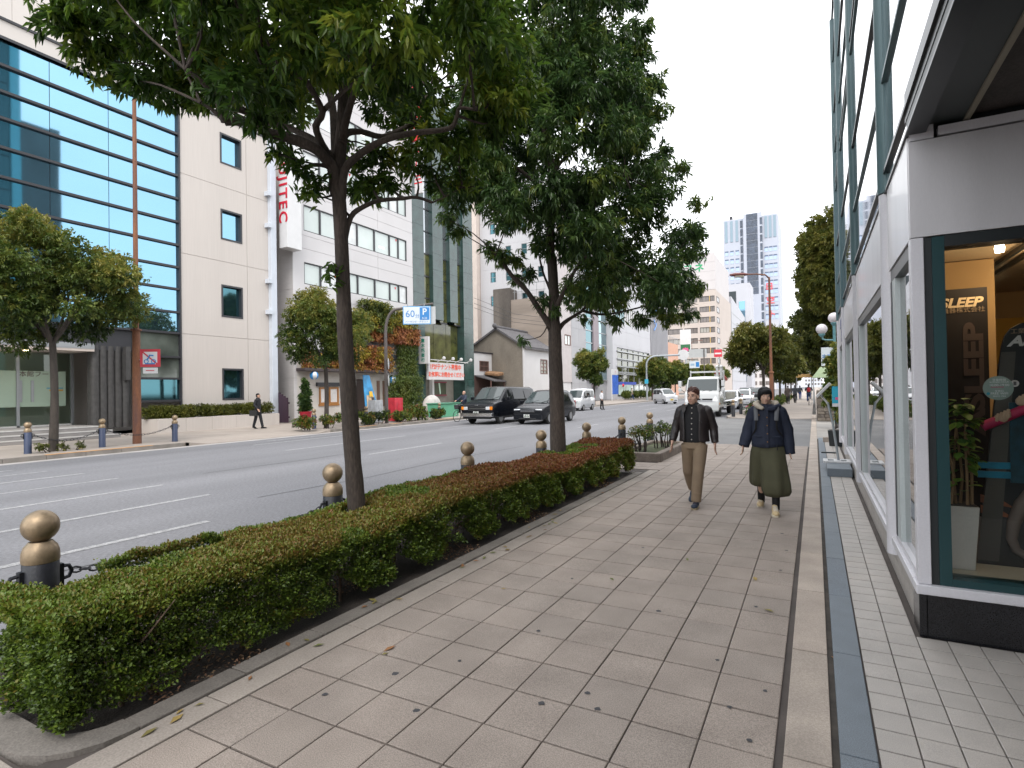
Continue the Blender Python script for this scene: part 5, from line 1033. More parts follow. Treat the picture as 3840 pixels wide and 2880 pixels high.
# ---- shrubs
def shrub(name,label,clumps,L,per,m,cat='shrub',group=None,tb=.4,ts=.35,stems=4,W=.5,inner=.45,droop=.0,leaves=9):
    cx=sum(c[0] for c in clumps)/len(clumps); cy=sum(c[1] for c in clumps)/len(clumps)
    t=thing(name,label,cat,(cx,cy,0),group)
    P,D,N,Ln,Wd,T=sprays(clumps,per,leaves,L,L*W,droop=droop,tbase=tb,tspread=ts,inner=inner,twig=L*1.2)
    k=P[:,2]>.01; me=leafmesh('foliage',P[k]-np.array([cx,cy,0]),D[k],N[k],Ln[k],Wd[k],T[k],m); o=bpy.data.objects.new('foliage',me); COL.objects.link(o); o.parent=t; o['kind']='stuff'
    if stems:
        mb=MB()
        for q in range(stems*len(clumps)):
            c=clumps[q%len(clumps)]; bx=cx+(c[0]-cx)*.7+RN.uniform(-.08,.08); by=cy+(c[1]-cy)*.7+RN.uniform(-.08,.08)
            mb.tube([(bx,by,0),((bx+c[0])/2+RN.uniform(-.06,.06),(by+c[1])/2,c[2]*.5),(c[0]+RN.uniform(-.5,.5)*c[3],c[1]+RN.uniform(-.5,.5)*c[3],c[2])],[.018,.014,.006],5)
        mb.build('stems',bark,t,smooth=60)
    return t
# kerbed bed with two low azaleas at the corner
pb=thing('stone_planter','rough granite kerbed planting box at the street corner beyond the hedge','planter',(-3.6,14.3,0))
stn=mat('rough_granite',(.19,.155,.13),.9,var=.25,scale=5,bump=1,bscale=40,fine=.2)
for x0,x1,y0,y1 in ((-4.12,-3.62,12.68,12.84),(-3.615,-3.06,12.68,12.84),(-3.22,-3.06,12.845,14.2),(-3.22,-3.06,14.205,15.9),(-4.12,-3.225,15.74,15.9),(-4.12,-3.98,12.845,15.735)): MB().box(x0,x1,y0,y1,-.02,.19).build('kerb_block',stn,pb,bevel=.02)
MB().box(-3.98,-3.22,12.84,15.74,-.02,.12).build('planter_soil',mat('mossy_soil',(.06,.07,.03),.95,var=.4,scale=6,fine=.3),pb)
shrub('azalea','low multi stemmed azalea on the left of the corner stone planter',[(-3.85,13.5,.58,.2),(-3.65,13.7,.62,.22),(-3.9,13.9,.58,.2),(-3.55,13.4,.55,.18)],.035,150,rampH,'shrub','azaleas in the corner planter',tb=.32,ts=.3,stems=3)
shrub('azalea','low multi stemmed azalea on the right of the corner stone planter',[(-3.4,14.5,.6,.22),(-3.5,14.8,.64,.22),(-3.3,14.9,.58,.2),(-3.6,14.4,.6,.18)],.035,150,rampH,'shrub','azaleas in the corner planter',tb=.33,ts=.3,stems=3)
# planter hedge across the road
shrub('clipped_hedge','clipped yellow green hedge filling the long cream planter',[(-26.5+RN.uniform(-.25,.25),14.9+k*.28,.9+RN.uniform(-.05,.05),.42) for k in range(22)],.06,150,tintramp('leaf_box',[(0,(.03,.045,.008)),(.5,(.1,.115,.016)),(1,(.2,.19,.03))],.5,.2),'hedge',stems=0,tb=.5)
g4='low shrubs in the opposite kerb beds'
for lb,y0,y1,hh,tb in (('low shrub bed round the forked tree with pinkish tips',17.9,20.6,.75,.4),('dense green shrub bed right of the forked tree',21.3,23.4,.85,.25),('rounded dark shrub beside the red draped box',25.4,27.2,.95,.3),('low dark shrub left of the green bin',27.5,29.2,.7,.25),('small bush in a tub by the curved sign post',24.3,25.0,.7,.3)):
    shrub('kerb_shrub',lb,[(-20.3+RN.uniform(-.3,.3),y0+(y1-y0)*RN.random(),hh*RN.uniform(.3,.65),hh*.42) for k in range(7)],.09,50,rampH,'shrub',g4,tb=tb,ts=.4,stems=1)
shrub('kerb_shrub','low shrub at the foot of the tree outside the glass entrance',[(-20.5,8.3,.2,.22),(-20.6,8.9,.15,.2),(-20.5,9.3,.15,.18)],.08,40,rampC,'shrub',g4,stems=2)
shrub('kerb_shrub','square clipped shrub in front of the parked white van',[(-20+RN.uniform(-.4,.4),49+RN.uniform(-1,1.3),.5,.5) for k in range(8)],.12,26,rampB,'shrub',g4,stems=0)
shrub('clipped_hedge','long clipped green hedge before the bank windows',[(-24.6+RN.uniform(-.4,.4),80+k*1.0,.75,.72) for k in range(26)],.2,10,rampB,'hedge',stems=0,tb=.42)
shrub('potted_conifer','tall thin conical shrub growing in a bright red pot by the shop wall',[(-25.5+RN.uniform(-.12,.12)*(2.4-z),22.75+RN.uniform(-.12,.12)*(2.4-z),z,.2+.16*(2.5-z)*.8) for z in np.linspace(.75,2.4,14)],.1,50,rampA2,'potted plant',tb=.4,stems=0)
pt=MB(); pt.lathe([(.24,0),(.34,.62),(.36,.64),(.33,.65),(.3,.6)],(-25.5,22.75,0),18); o=pt.build('plant_pot',pmat('pot_red',(.42,.015,.04),.35),smooth=40); setp(o,'bright red round plant pot under the conical shrub','plant pot')
iv=thing('canopy_planting','orange and yellow autumn plants spilling over the shop canopy','plants',(-26.6,28,3.2))
def patch(parent,name,n,box,L,m,t0,t1,dr=.5):
    P=np.array([box[0],box[2],box[4]])+NP.random((n,3))*np.array([box[1]-box[0],box[3]-box[2],box[5]-box[4]]); o_=np.array(off(parent))
    d=unit(n)*.8+np.array([.35,0,-dr]); T=t0+(t1-t0)*np.clip(.5+.5*pnoise(P,1.3,4)+NP.normal(size=n)*.15,0,1)
    k=pnoise(P,2.2,9)>-.45; P,d,T=P[k],d[k],T[k]
    me=leafmesh(name,P-o_,d,unit(len(P))*.5+np.array([.4,0,.8]),L*(.6+.8*NP.random(len(P))),L*.4,T,m); o=bpy.data.objects.new(name,me); COL.objects.link(o); o.parent=parent; o['kind']='stuff'
patch(iv,'foliage',4200,(-27.15,-26.4,27.6,31.6,3.15,4.9),.2,rampI,.45,1); patch(iv,'foliage',2200,(-27.15,-26.5,23.8,27.6,3.2,4.2),.2,rampI,.5,1)
iv=thing('hanging_vine','mixed yellow green and rusty vine hanging from the office ledge','plants',(-26.8,32,6.5))
patch(iv,'foliage',5200,(-27.1,-26.3,28.6,31.4,5.9,8.0),.2,rampI,.05,.55); patch(iv,'foliage',3600,(-27.1,-26.4,30.5,34.4,6.4,7.7),.2,rampI,.2,.7); patch(iv,'foliage',3800,(-27.0,-26.5,29.5,34.8,5.3,6.5),.22,rampI,.68,.95,1.2)
iv=thing('ivy_wall','dense green ivy curtain covering the gap between office and granite building','plants',(-26.8,33.2,0))
patch(iv,'foliage',8200,(-27.0,-26.2,31.4,34.7,.3,2.9),.17,rampB,.3,.75,.6); patch(iv,'foliage',3600,(-27.2,-26.7,32.6,34.75,2.8,5.6),.17,rampB,.3,.7,.8); patch(iv,'foliage',600,(-26.6,-26.1,30.6,31.0,.2,2.8),.15,rampB,.3,.6)
shrub('climbing_plant','yellow green climbing plant beside the globe street lamp',[(.85+RN.uniform(-.25,.3),25+RN.uniform(-.6,.6),z,.42) for z in np.linspace(.6,3.1,11)],.17,34,rampB,'plants',tb=.62,ts=.4,stems=1,W=.6)
shrub('foundation_shrub','glossy green shrub beside the black tub at the end of the shop',[(.8+RN.uniform(-.1,.2),18.6+RN.uniform(-.3,.3),z,.3) for z in (.5,.8,1.1,1.4,1.7,2.0)],.14,40,rampB,'shrub',tb=.5,stems=1)
g5='flowering shrubs on the planting strip beyond the side street'
for lb,y0,y1 in (('flowering low shrubs around the first olive tree',33.5,38.5),('low shrubs between the first and second olive trees',39.5,44),('low shrub bed past the second olive tree',45.5,51),('low shrub bed past the third olive tree',53,60),('low shrub bed furthest up the planting strip',62,75)):
    t=shrub('strip_shrub',lb,[(-2.9+RN.uniform(-.5,.5),y0+(y1-y0)*k/9,.38+RN.uniform(-.1,.15),.42) for k in range(10)],.1,36,rampB,'shrub',g5,tb=.45,stems=0)
    if y0<35:
        fl_=MB()
        for k in range(26): fl_.ball((-2.9+RN.uniform(-.75,.75),y0+RN.uniform(0,4),RN.uniform(.3,.6)),.045,6,4)
        fl_.build('flowers',pmat('flower_pink',(.6,.08,.12),.6),t,kind='stuff')
# ================= street furniture
brass=mat('aged_brass',(.3,.225,.145),.46,.6,var=.18,scale=14,fine=.06,fscale=60,pos=False)
bpost=mat('bollard_black',(.014,.015,.02),.45,var=.3,scale=9,fine=.2,fscale=50,pos=False,bump=.2,bscale=30)
bblue=pmat('bollard_navy',(.035,.05,.1),.5)
rust=mat('rusty_pole',(.24,.095,.04),.75,var=.45,scale=1.1,fine=.2,fscale=25,col2=(.1,.05,.042),stretch=(3,3,.5))
galv=pmat('galvanised',(.33,.36,.38),.45,.4)
greyb=pmat('pole_brown_grey',(.1,.085,.08),.6)
def bollard(postm,label,loc,group):
    t=thing('bollard',label,'bollard',(0,0,0),group)
    MB().lathe([(.1,-.05),(.1,.0),(.094,.02),(.094,.635),(.09,.64)],(0,0,0),24).build('post',postm,t,smooth=40)
    MB().lathe([(.095,.64),(.098,.655),(.096,.70),(.085,.735),(.066,.757),(.06,.765)],(0,0,0),24).build('collar',brass,t,smooth=50)
    MB().ball((0,0,.858),.098,24,16).build('ball',brass,t,smooth=80)
    for sgn in (1,-1):
        m=MB(); m.box(-.022,.022,sgn*.09,sgn*.115,.44,.6); m.tube([(0,sgn*.11,.58),(0,sgn*.15,.575),(0,sgn*.165,.54),(0,sgn*.15,.505),(0,sgn*.11,.5)],.012,6); m.build('chain_bracket',bpost,t,smooth=40)
    t.location=loc; OFF[t.name]=Vector(loc); return t
near=[(1.71,'nearest bollard with scuffed black post rising behind the near end of the hedge'),(4.12,'brass topped bollard just left of the nearer oak trunk'),(6.6,'brass topped bollard between the two oaks'),(8.99,'brass topped bollard just left of the second oak trunk'),(11.23,'brass topped bollard right of the second oak at the hedge end'),(13.7,'brass topped bollard left of the corner azaleas'),(16.4,'brass topped bollard behind the corner azaleas')]
p0=bollard(bpost,near[0][1],(-4.25,near[0][0],0),'brass topped bollards along the near kerb')
for y,lb in near[1:]:
    c=copy_tree(p0); c.location=(-4.25,y,0); c['label']=lb
sc=MB()
for a,z,w_,h_ in ((-.9,.5,.018,.07),(-.75,.43,.012,.05),(-1.15,.47,.008,.09),(-1.35,.36,.015,.03),(-.6,.52,.01,.03)):
    sc.add([(.0952*math.cos(a+da*w_*6),.0952*math.sin(a+da*w_*6),z+dz*h_) for da,dz in ((-1,-.3),(.6,-1),(1,.4),(-.2,1))],[(0,1,2,3)])
sc.build('scuff',pmat('scuff_grey',(.2,.18,.16),.8),p0)
def chain(a,b,sag,label,group,r=.011,link=.05,m=None):
    a,b=Vector(a),Vector(b); n=max(6,int((b-a).length/link)); pts=[a.lerp(b,i/n)-Vector((0,0,sag*4*(i/n)*(1-i/n))) for i in range(n+1)]
    mb=MB()
    for i in range(n):
        p,q=pts[i],pts[i+1]; d=(q-p).normalized(); s=d.cross(Vector((0,0,1))).normalized() if i%2 else Vector((0,0,1)); c=(p+q)/2; L=(q-p).length*.66
        ring=[c+d*(L*math.cos(t))+s*(r*1.7*math.sin(t)) for t in np.linspace(0,2*math.pi,9)[:-1]]
        mb.tube(ring+[ring[0]],r*.55,4,cap=False)
    o=mb.build('chain',m or bpost,smooth=60); return setp(o,label,'chain',group)
for i in range(len(near)-1):
    chain((-4.25,near[i][0]+.165,.54),(-4.25,near[i+1][0]-.165,.54),.1,['heavy black chain sagging from the nearest bollard to the next','black chain from the bollard by the nearer oak to the next','black chain hidden along the middle of the hedge back','black chain behind the second oak trunk','black chain from the hedge end to the corner azaleas','black chain behind the corner azaleas'][i],'chains between the near kerb bollards')
farb=[(2.6,'leftmost'),(5.2,'x'),(8.05,'navy bollard left of the tree outside the glass entrance'),(10.05,'navy bollard just left of the tall rusty lamp post'),(12.45,'navy bollard right of the no parking sign'),(19.0,'navy bollard before the forked tree shrubs'),(22.5,'navy bollard beside the grey covered box'),(26.9,'navy bollard between the red draped box and the granite building'),(29.05,'navy bollard beside the green bin')]
farb=farb[2:]
q0=bollard(bblue,farb[0][1],(-20.75,farb[0][0],0),'brass topped navy bollards on the opposite kerb')
for y,lb in farb[1:]:
    c=copy_tree(q0); c.location=(-20.75,y,0); c['label']=lb
chain((-20.75,8.2,.54),(-20.75,9.9,.54),.22,'dark chain drooping between the first two navy bollards across the road','chains on the opposite kerb',link=.09,r=.014)
chain((-20.75,10.2,.54),(-20.75,12.3,.54),.22,'dark chain drooping behind the tall rusty lamp post','chains on the opposite kerb',link=.09,r=.014)
t=bollard(bpost,'black brass topped bollard at the corner island right of the white truck',(-4.0,33.4,0),None)
c=copy_tree(t); c.location=(-3.95,36.6,0); c['label']='black brass topped bollard behind the corner island shrubs'
# rusty lamp posts
def lamp_post(label,base,h,arm,r=.14,flange=True):
    t=thing('street_lamp',label,'street lamp',base,'rusty street lamps'); x,y,z=base
    MB().tube([(x,y,-.1),(x,y,h*.33),(x,y,h*.331),(x,y,h)],[r,r*.86,r*.6,r*.45],14).build('pole',rust,t,smooth=40)
    if flange: MB().lathe([(r*1.25,0),(r*1.25,.05),(r*1.02,.07)],(x,y,h*.33-.05),14).build('pole_collar',rust,t,smooth=40)
    ax,ay,az=arm; dx=Vector((ax,ay,0)).normalized()
    MB().tube([(x,y,h-.05),(x+ax*.15,y+ay*.15,h+az*.7),(x+ax*.5,y+ay*.5,h+az),(x+ax,y+ay,h+az)],[r*.4,r*.35,r*.3,r*.28],8).build('arm',rust,t,smooth=40)
    hd=MB(); p=Vector((x+ax,y+ay,h+az)); hd.tube([p-dx*.15,p+dx*.1,p+dx*.5,p+dx*.75],[(.06,.05),(.15,.09),(.16,.09),(.05,.04)],12); hd.build('lamp_head',pmat('lamp_rust',(.17,.06,.05),.6),t,smooth=40)
    MB().tube([p+dx*.08-Vector((0,0,.1)),p+dx*.5-Vector((0,0,.1))],[(.12,.05),(.12,.05)],10).build('lamp_lens',pmat('lamp_lens',(.5,.5,.42),.3),t,smooth=40)
    return t
lamp_post('tall rusty lamp post before the glass fronted building with no parking sign beside it',(-21.05,11.3,0),12.2,(1.6,.5,.8))
lamp_post('rusty lamp post with flat arm standing at the corner past the side street',(-1.93,31.5,0),7.2,(-1.1,-.5,.18),r=.11)
lamp_post('slim distant rusty lamp post across the road before the beige office block',(-23.6,128,0),11.6,(1.6,0,.3),r=.12,flange=False)
# no parking sign
FS=.78
s=thing('no_parking_sign','red bordered no bicycle parking sign with small arrow plate below','sign',(-20.7,11.55,0))
MB().cyl((-21.0,11.33,2.95),(-20.58,11.53,2.95),.03).build('bracket',galv,s)
N=Vector((.55,-.83,0)); Xd=Vector((.83,.55,0)); Cn=Vector((-20.56,11.5,3.0))
def fb(mb,c,w_,h_,d=.02,o_=0,rot=0):
    w_,h_=w_*FS,h_*FS
    z=Vector((0,0,1)); cc=Vector(c)+N*o_; a=Xd*math.cos(rot)+z*math.sin(rot); b_=z*math.cos(rot)-Xd*math.sin(rot)
    return mb.slab([cc-a*w_/2-b_*h_/2,cc+a*w_/2-b_*h_/2,cc+a*w_/2+b_*h_/2,cc-a*w_/2+b_*h_/2],N*d)
signred=pmat('traffic_red',(.5,.03,.05),.5); signblue=pmat('traffic_blue',(.03,.2,.5),.5)
fb(MB(),Cn,.86,.8).build('plate',signred,s); fb(MB(),Cn,.62,.56,.006,.021).build('plate_face',whitep,s)
k=MB(); k.tube([Cn+N*.035+Xd*-.1+Vector((0,0,-.08)),Cn+N*.035+Xd*.0+Vector((0,0,.1)),Cn+N*.035+Xd*.12+Vector((0,0,.08))],.025,6)
for dx in (-.12,.12): k.tube([Cn+N*.035+Xd*(dx+.07*math.cos(a))+Vector((0,0,-.12+.07*math.sin(a))) for a in np.linspace(0,6.28,11)],.014,5)
k.build('bicycle_symbol',signblue,s); fb(MB(),Cn,.82,.06,.006,.03,rot=-.72).build('slash',signred,s)
fb(MB(),Cn+Vector((0,0,-.2)),.42,.05,.004,.028).build('caption',signblue,s)
fb(MB(),Cn+Vector((0,0,-.44)),.62,.26).build('arrow_plate',whitep,s); fb(MB(),Cn+Vector((0,0,-.44)),.36,.035,.006,.021).build('arrow',signred,s)
FS=1.0
# parking sign on a curved pole
s=thing('parking_sign','white and blue 60 minute parking sign hanging from a curved dark pole','sign',(-20.4,23.7,0))
arc=[(-20.4,23.7,-.05),(-20.4,23.7,4.9)]+[(-20.4+.55*(1-math.cos(a)),23.7+.3*(1-math.cos(a)),4.9+1.25*math.sin(a)) for a in np.linspace(.3,1.5,5)]+[(-18.1,24.9,6.42)]
MB().tube(arc,[.1,.085]+[.075]*5+[.06],10).build('pole',greyb,s,smooth=40)
a0=Vector((-19.48,24.12,5.68)); N=Vector((.46,-.89,0)); Xd=Vector((.89,.46,0)); Cn=Vector((-18.85,24.45,5.8))
fb(MB(),Cn,1.5,.98,.03,-.015).build('plate_edge',pmat('edge_blue',(.1,.35,.65),.5),s); fb(MB(),Cn,1.42,.9,.006,.016).build('plate',pmat('plate_white',(.6,.65,.68),.4),s)
fb(MB(),Cn+Xd*.42+Vector((0,0,.08)),.52,.68,.006,.023).build('blue_panel',signblue,s)
text('lettering','60',.52,signblue,s,Cn+Xd*-.36+N*.025+Vector((0,0,.06)),Xd,(0,0,1),ext=.003); text('lettering','分',.24,signblue,s,Cn+Xd*.03+N*.025+Vector((0,0,-.06)),Xd,(0,0,1),ext=.003)
text('lettering','P',.48,MATS['plate_white'],s,Cn+Xd*.42+N*.031+Vector((0,0,.17)),Xd,(0,0,1),ext=.003,bold=.01); text('lettering','8-20',.15,MATS['plate_white'],s,Cn+Xd*.42+N*.031+Vector((0,0,-.17)),Xd,(0,0,1),ext=.003)
text('lettering','パーキング・チケット',.125,signblue,s,Cn+N*.025+Vector((0,0,-.36)),Xd,(0,0,1),ext=.003)
fb(MB(),Cn+Xd*.86+N*-.12,.26,.95,.02).build('side_plate',pmat('plate_grey',(.45,.46,.46),.5),s)
for dx in (-.5,.4): MB().cyl(Cn+Xd*dx+Vector((0,0,.45)),Cn+Xd*dx+Vector((0,0,.62)),.025).build('hanger',galv,s)
for z in (3.2,2.3): MB().lathe([(0,0),(.3,0),(.3,.02),(0,.02)],(-20.28,23.75,z),16,Matrix.Rotation(rad(35),3,'Z')@Matrix.Rotation(rad(90),3,'Y')).build('round_plate',MATS['plate_grey'],s)
# second parking sign, no entry board, burger sign
s=thing('far_parking_sign','small distant white and blue parking sign on a dark post','sign',(-17.1,104,0)); N=Vector((0,-1,0)); Xd=Vector((1,0,0))
MB().cyl((-17.1,104,0),(-17.1,104,8.6),.09).build('post',greyb,s); Cn=Vector((-18.75,103.9,5.75)); fb(MB(),Cn,1.75,1.25).build('plate',MATS['plate_white'],s); fb(MB(),Cn+Xd*.52,.56,.85,.01,.02).build('blue_panel',signblue,s); fb(MB(),Cn+Xd*-.36,.66,.36,.01,.02).build('figures',pmat('pale_blue_print',(.3,.42,.55),.5),s)
fb(MB(),Vector((-18.2,104.2,7.75)),3.0,1.5,.05).build('backboard',MATS['plate_grey'],s)
s=thing('no_entry_sign','red and white no entry board on a grey post far across the road','sign',(-19.2,139,0)); Cn=Vector((-19.66,138.5,9.56))
MB().cyl((-19.4,138.8,0),(-19.4,138.8,8.7),.08).build('post',galv,s); fb(MB(),Cn,1.75,1.75).build('board',signred,s); fb(MB(),Cn+Vector((0,0,-.05)),1.45,.35,.01,.02).build('white_bar',whitep,s)
s=thing('burger_sign','white pillar sign with a green square and pink humped logo','sign',(-26,138,0)); Cn=Vector((-26.7,137,10.7))
MB().box(-27.9,-25.5,136.9,137.3,9.2,15.4).build('panel',whitep,s); MB().cyl((-26.7,137.1,0),(-26.7,137.1,9.2),.2).build('post',galv,s)
fb(MB(),Cn,2.2,2.35,.05,.12).build('green_square',pmat('sign_dark_green',(.03,.14,.06),.5),s)
k=MB()
for dx,hh in ((-.42,.62),(.0,.72),(.42,.62)): k.slab([Cn+N*.2+Vector((dx+.3*math.cos(a),0,-.25+hh*math.sin(a))) for a in np.linspace(0,math.pi,9)]+[Cn+N*.2+Vector((dx-.3,0,-.4)),Cn+N*.2+Vector((dx+.3,0,-.4))],Vector((0,-.03-.02*abs(dx),0)))
k.build('logo',pmat('logo_pink',(.6,.1,.25),.5),s); fb(MB(),Cn+Vector((0,0,-.8)),1.7,.36,.02,.18).build('caption',whitep,s)
s=thing('curved_sign_pole','pale grey curved pole with round white disc over the far kerb','sign pole',(-20.4,77.5,0))
MB().tube([(-20.4,77.5,0),(-20.4,77.5,4.9)]+[(-20.4+1.2*(1-math.cos(a)),77.5+.6*(1-math.cos(a)),4.9+1.2*math.sin(a)) for a in np.linspace(.2,1.57,6)]+[(-16.2,79,6.15)],.13,8).build('pole',galv,s,smooth=40)
MB().lathe([(0,0),(.72,0),(.72,.06),(0,.06)],(-15.7,79,6.15),20,Matrix.Rotation(rad(90),3,'X')).build('disc',whitep,s); MB().box(-20.6,-20.15,77.2,77.35,2.3,2.9).build('blue_plate',pmat('cyan_plate',(.03,.35,.5),.5),s)
# globe lamp with banner
s=thing('globe_lamp','teal street lamp with two white globe lights and a small banner by the stone wall','street lamp',(.79,28,0))
teal=pmat('lamp_teal',(.1,.24,.26),.5)
MB().tube([(.79,28,0),(.79,28,4.25)],[.07,.055],10).build('pole',teal,s,smooth=40); MB().tube([(.79,28,3.6),(.5,28,3.62),(.36,28,3.66),(.32,28,3.85)],.035,8).build('arm',teal,s,smooth=40)
gl=pmat('globe_white',(.62,.58,.6),.3)
for x,z in ((.79,4.56),(.32,4.1)): MB().ball((x,28,z),.225,18,12).build('globe',gl,s,smooth=80); MB().lathe([(.06,-.1),(.13,0),(.12,.04)],(x,28,z-.24),12).build('globe_cup',teal,s,smooth=40)
MB().box(.28,.72,27.98,28.0,2.5,3.3).build('banner',MATS['plate_white'],s)
text('lettering','本町',.2,signblue,s,(.5,27.97,2.9),(1,0,0),(0,0,1))
# stone wall at the corner beyond the side street
s=thing('stone_wall','low wall of stacked brown stones at the far corner by the globe lamp','wall',(.5,31,0))
stw=[mat('wall_stone%d'%i,c,.9,var=.25,scale=6,bump=.8,bscale=30) for i,c in enumerate([(.17,.14,.115),(.13,.11,.095),(.2,.17,.14)])]
z=0
while z<1.35:
    hgt=RN.uniform(.11,.17); x=.1
    while x<1.7:
        l=RN.uniform(.18,.34); MB().box(x,min(x+l,1.7)-.012,29.7+RN.uniform(-.02,.02),30.1,z+.006,z+hgt).build('stone',RN.choice(stw),s,bevel=.02,seg=1); x+=l
    y=29.75
    while y<33: l=RN.uniform(.3,.6); MB().box(.08+RN.uniform(-.02,.02),.4,y,min(y+l,33)-.012,z+.006,z+hgt).build('stone',RN.choice(stw),s,bevel=.02,seg=1); y+=l
    z+=hgt
MB().box(.2,1.65,29.9,33,0,1.33).build('wall_core',concd,s)
# step, menu stand, tub, blue panel by the shop
s=MB().box(.17,.56,11.6,13.0,.02,.165).build('granite_step',granb[1],bevel=.008); setp(s,'grey granite step block against the shop side wall','step')
s=thing('menu_stand','white tilted menu stand on slotted base plate standing by the shop wall','menu stand',(.36,12.6,.165))
bp=MB()
for q in ((.12,.6,12.42,12.5),(.12,.6,12.78,12.86),(.12,.2,12.5,12.78),(.52,.6,12.5,12.78),(.3,.42,12.5,12.78)): bp.box(*q,.166,.2)
bp.build('base_plate',whitep,s,bevel=.006); MB().tube([(.38,12.64,.2),(.3,12.66,.9),(.22,12.7,1.32)],.022,8).build('pole',galv,s,smooth=40)
MB().tube([(.22,12.7,1.3),(.1,12.7,1.46)],.02,8).build('arm',whitep,s); MB().obox((.15,12.7,1.56),(.05,.42,.36),(0,rad(42),0)).build('board',whitep,s,bevel=.008)
s=thing('plant_tub','square black tub standing at the end of the shop wall','tub',(.45,17.6,0)); MB().add([(.32,17.4,.02),(.62,17.4,.02),(.62,17.7,.02),(.32,17.7,.02),(.29,17.37,.44),(.65,17.37,.44),(.65,17.73,.44),(.29,17.73,.44)],[(0,3,2,1),(4,5,6,7),(0,1,5,4),(1,2,6,5),(2,3,7,6),(3,0,4,7)]).build('tub',blk,s,bevel=.01); MB().box(.33,.61,17.42,17.7,.44,.45).build('tub_soil',soilm,s)
s=thing('blue_panel_sign','bright blue panel sign with white foot standing beyond the shop wall','sign',(.62,18.1,1)); MB().box(.42,.9,18.0,18.05,1.15,1.62).build('panel',pmat('cyan_panel',(.02,.36,.5),.5),s); MB().box(.42,.9,18.0,18.05,1.06,1.15).build('foot_panel',whitep,s); MB().cyl((.66,18.03,0),(.66,18.03,1.1),.03).build('post',galv,s); MB().box(.5,.6,17.99,18.0,1.25,1.32).build('pink_mark',MATS['logo_pink'],s)
s=MB().box(.18,.36,18.6,18.8,.02,.16).build('stone_block',beige[1],bevel=.01); setp(s,'small pale stone block left of the black tub','block')
s=MB().box(.11,.42,15.55,15.68,.021,.045).build('drain_cover',blk); setp(s,'narrow dark drain bar across the light tiles','drain cover')
# things in front of the plant covered shop
def drape(name,label,cat,box,m):
    x0,x1,y0,y1,h_=box; t=thing(name,label,cat,((x0+x1)/2,(y0+y1)/2,0)); mb=MB(); n=40; vs=[]
    for z,e_ in ((.04,.10),(.25,.07),(h_*.55,.04),(h_*.93,.01),(h_,-.03)):
        for k in range(n):
            a=2*math.pi*k/n; c,s_=math.cos(a),math.sin(a); q=1/max(abs(c),abs(s_)); e2=e_*(1+.9*math.sin(7*a)+.5*math.sin(11*a+1))
            vs.append(((x0+x1)/2+c*q*((x1-x0)/2)*.94+c*e2*.4,(y0+y1)/2+s_*q*((y1-y0)/2)*.94+s_*e2*.4,z))
    fs=[(i*n+j,i*n+(j+1)%n,(i+1)*n+(j+1)%n,(i+1)*n+j) for i in range(4) for j in range(n)]+[tuple(range(4*n,5*n))]
    mb.add(vs,fs); mb.build('cover',m,t,smooth=50); return t
drape('covered_box','tall box under a crumpled silvery grey cover beside the navy bollard','covered box',(-21.55,-21.05,23.5,24.2,1.25),mat('silver_cover',(.42,.43,.45),.45,var=.2,scale=5))
drape('draped_box','bright red cloth draped box behind the curved sign pole','covered box',(-21.6,-21.0,25.1,25.85,1.34),mat('red_cover',(.55,.03,.05),.55,var=.2,scale=4))
s=thing('menu_board','small red framed chalk menu board leaning by the shop door','signboard',(-25.6,25.9,0)); MB().slab([(-25.4,25.5,.25),(-25.4,26.35,.25),(-25.6,26.3,1.15),(-25.6,25.55,1.15)],(-.04,0,0)).build('frame',pmat('board_red',(.45,.03,.04),.5),s); MB().slab([(-25.37,25.6,.33),(-25.37,26.25,.33),(-25.54,26.2,1.05),(-25.54,25.65,1.05)],(.01,0,0)).build('chalk_face',mat('chalk_face',(.05,.09,.07),.7,var=.6,scale=9),s); MB().box(-25.53,-25.5,25.7,26.15,.9,1.02).build('yellow_strip',pmat('yellow_strip',(.6,.45,.03),.5),s)
for y in (25.55,26.3): MB().cyl((-25.5,y,0),(-25.5,y,.4),.03).build('leg',woodb,s)
s=thing('surf_poster_board','tall blue poster board with orange figure standing by the shop entrance','signboard',(-26.4,28.9,0)); MB().slab([(-26.3,28.5,.55),(-26.3,29.7,.55),(-26.6,29.2,2.85),(-26.6,28.6,2.85)],(-.05,0,0)).build('board',mat('poster_blue',(.04,.25,.5),.5,var=.4,scale=2),s); MB().slab([(-26.28,28.6,.6),(-26.28,29.55,.6),(-26.4,29.3,1.5),(-26.4,28.7,1.5)],(.01,0,0)).build('poster_face',mat('poster_sand',(.5,.38,.25),.6,var=.4,scale=5),s); MB().slab([(-26.33,28.9,1.4),(-26.33,29.25,1.4),(-26.38,29.2,1.75),(-26.38,28.92,1.75)],(.02,0,0)).build('yellow_figure',pmat('fig_yellow',(.65,.4,.03),.5),s); MB().slab([(-26.26,29.1,.7),(-26.26,29.4,.7),(-26.34,29.35,1.35),(-26.34,29.12,1.35)],(.02,0,0)).build('dark_figure',darkf,s)
for y in (28.55,29.6): MB().cyl((-26.35,y,0),(-26.35,y,.6),.03).build('leg',woodb,s)
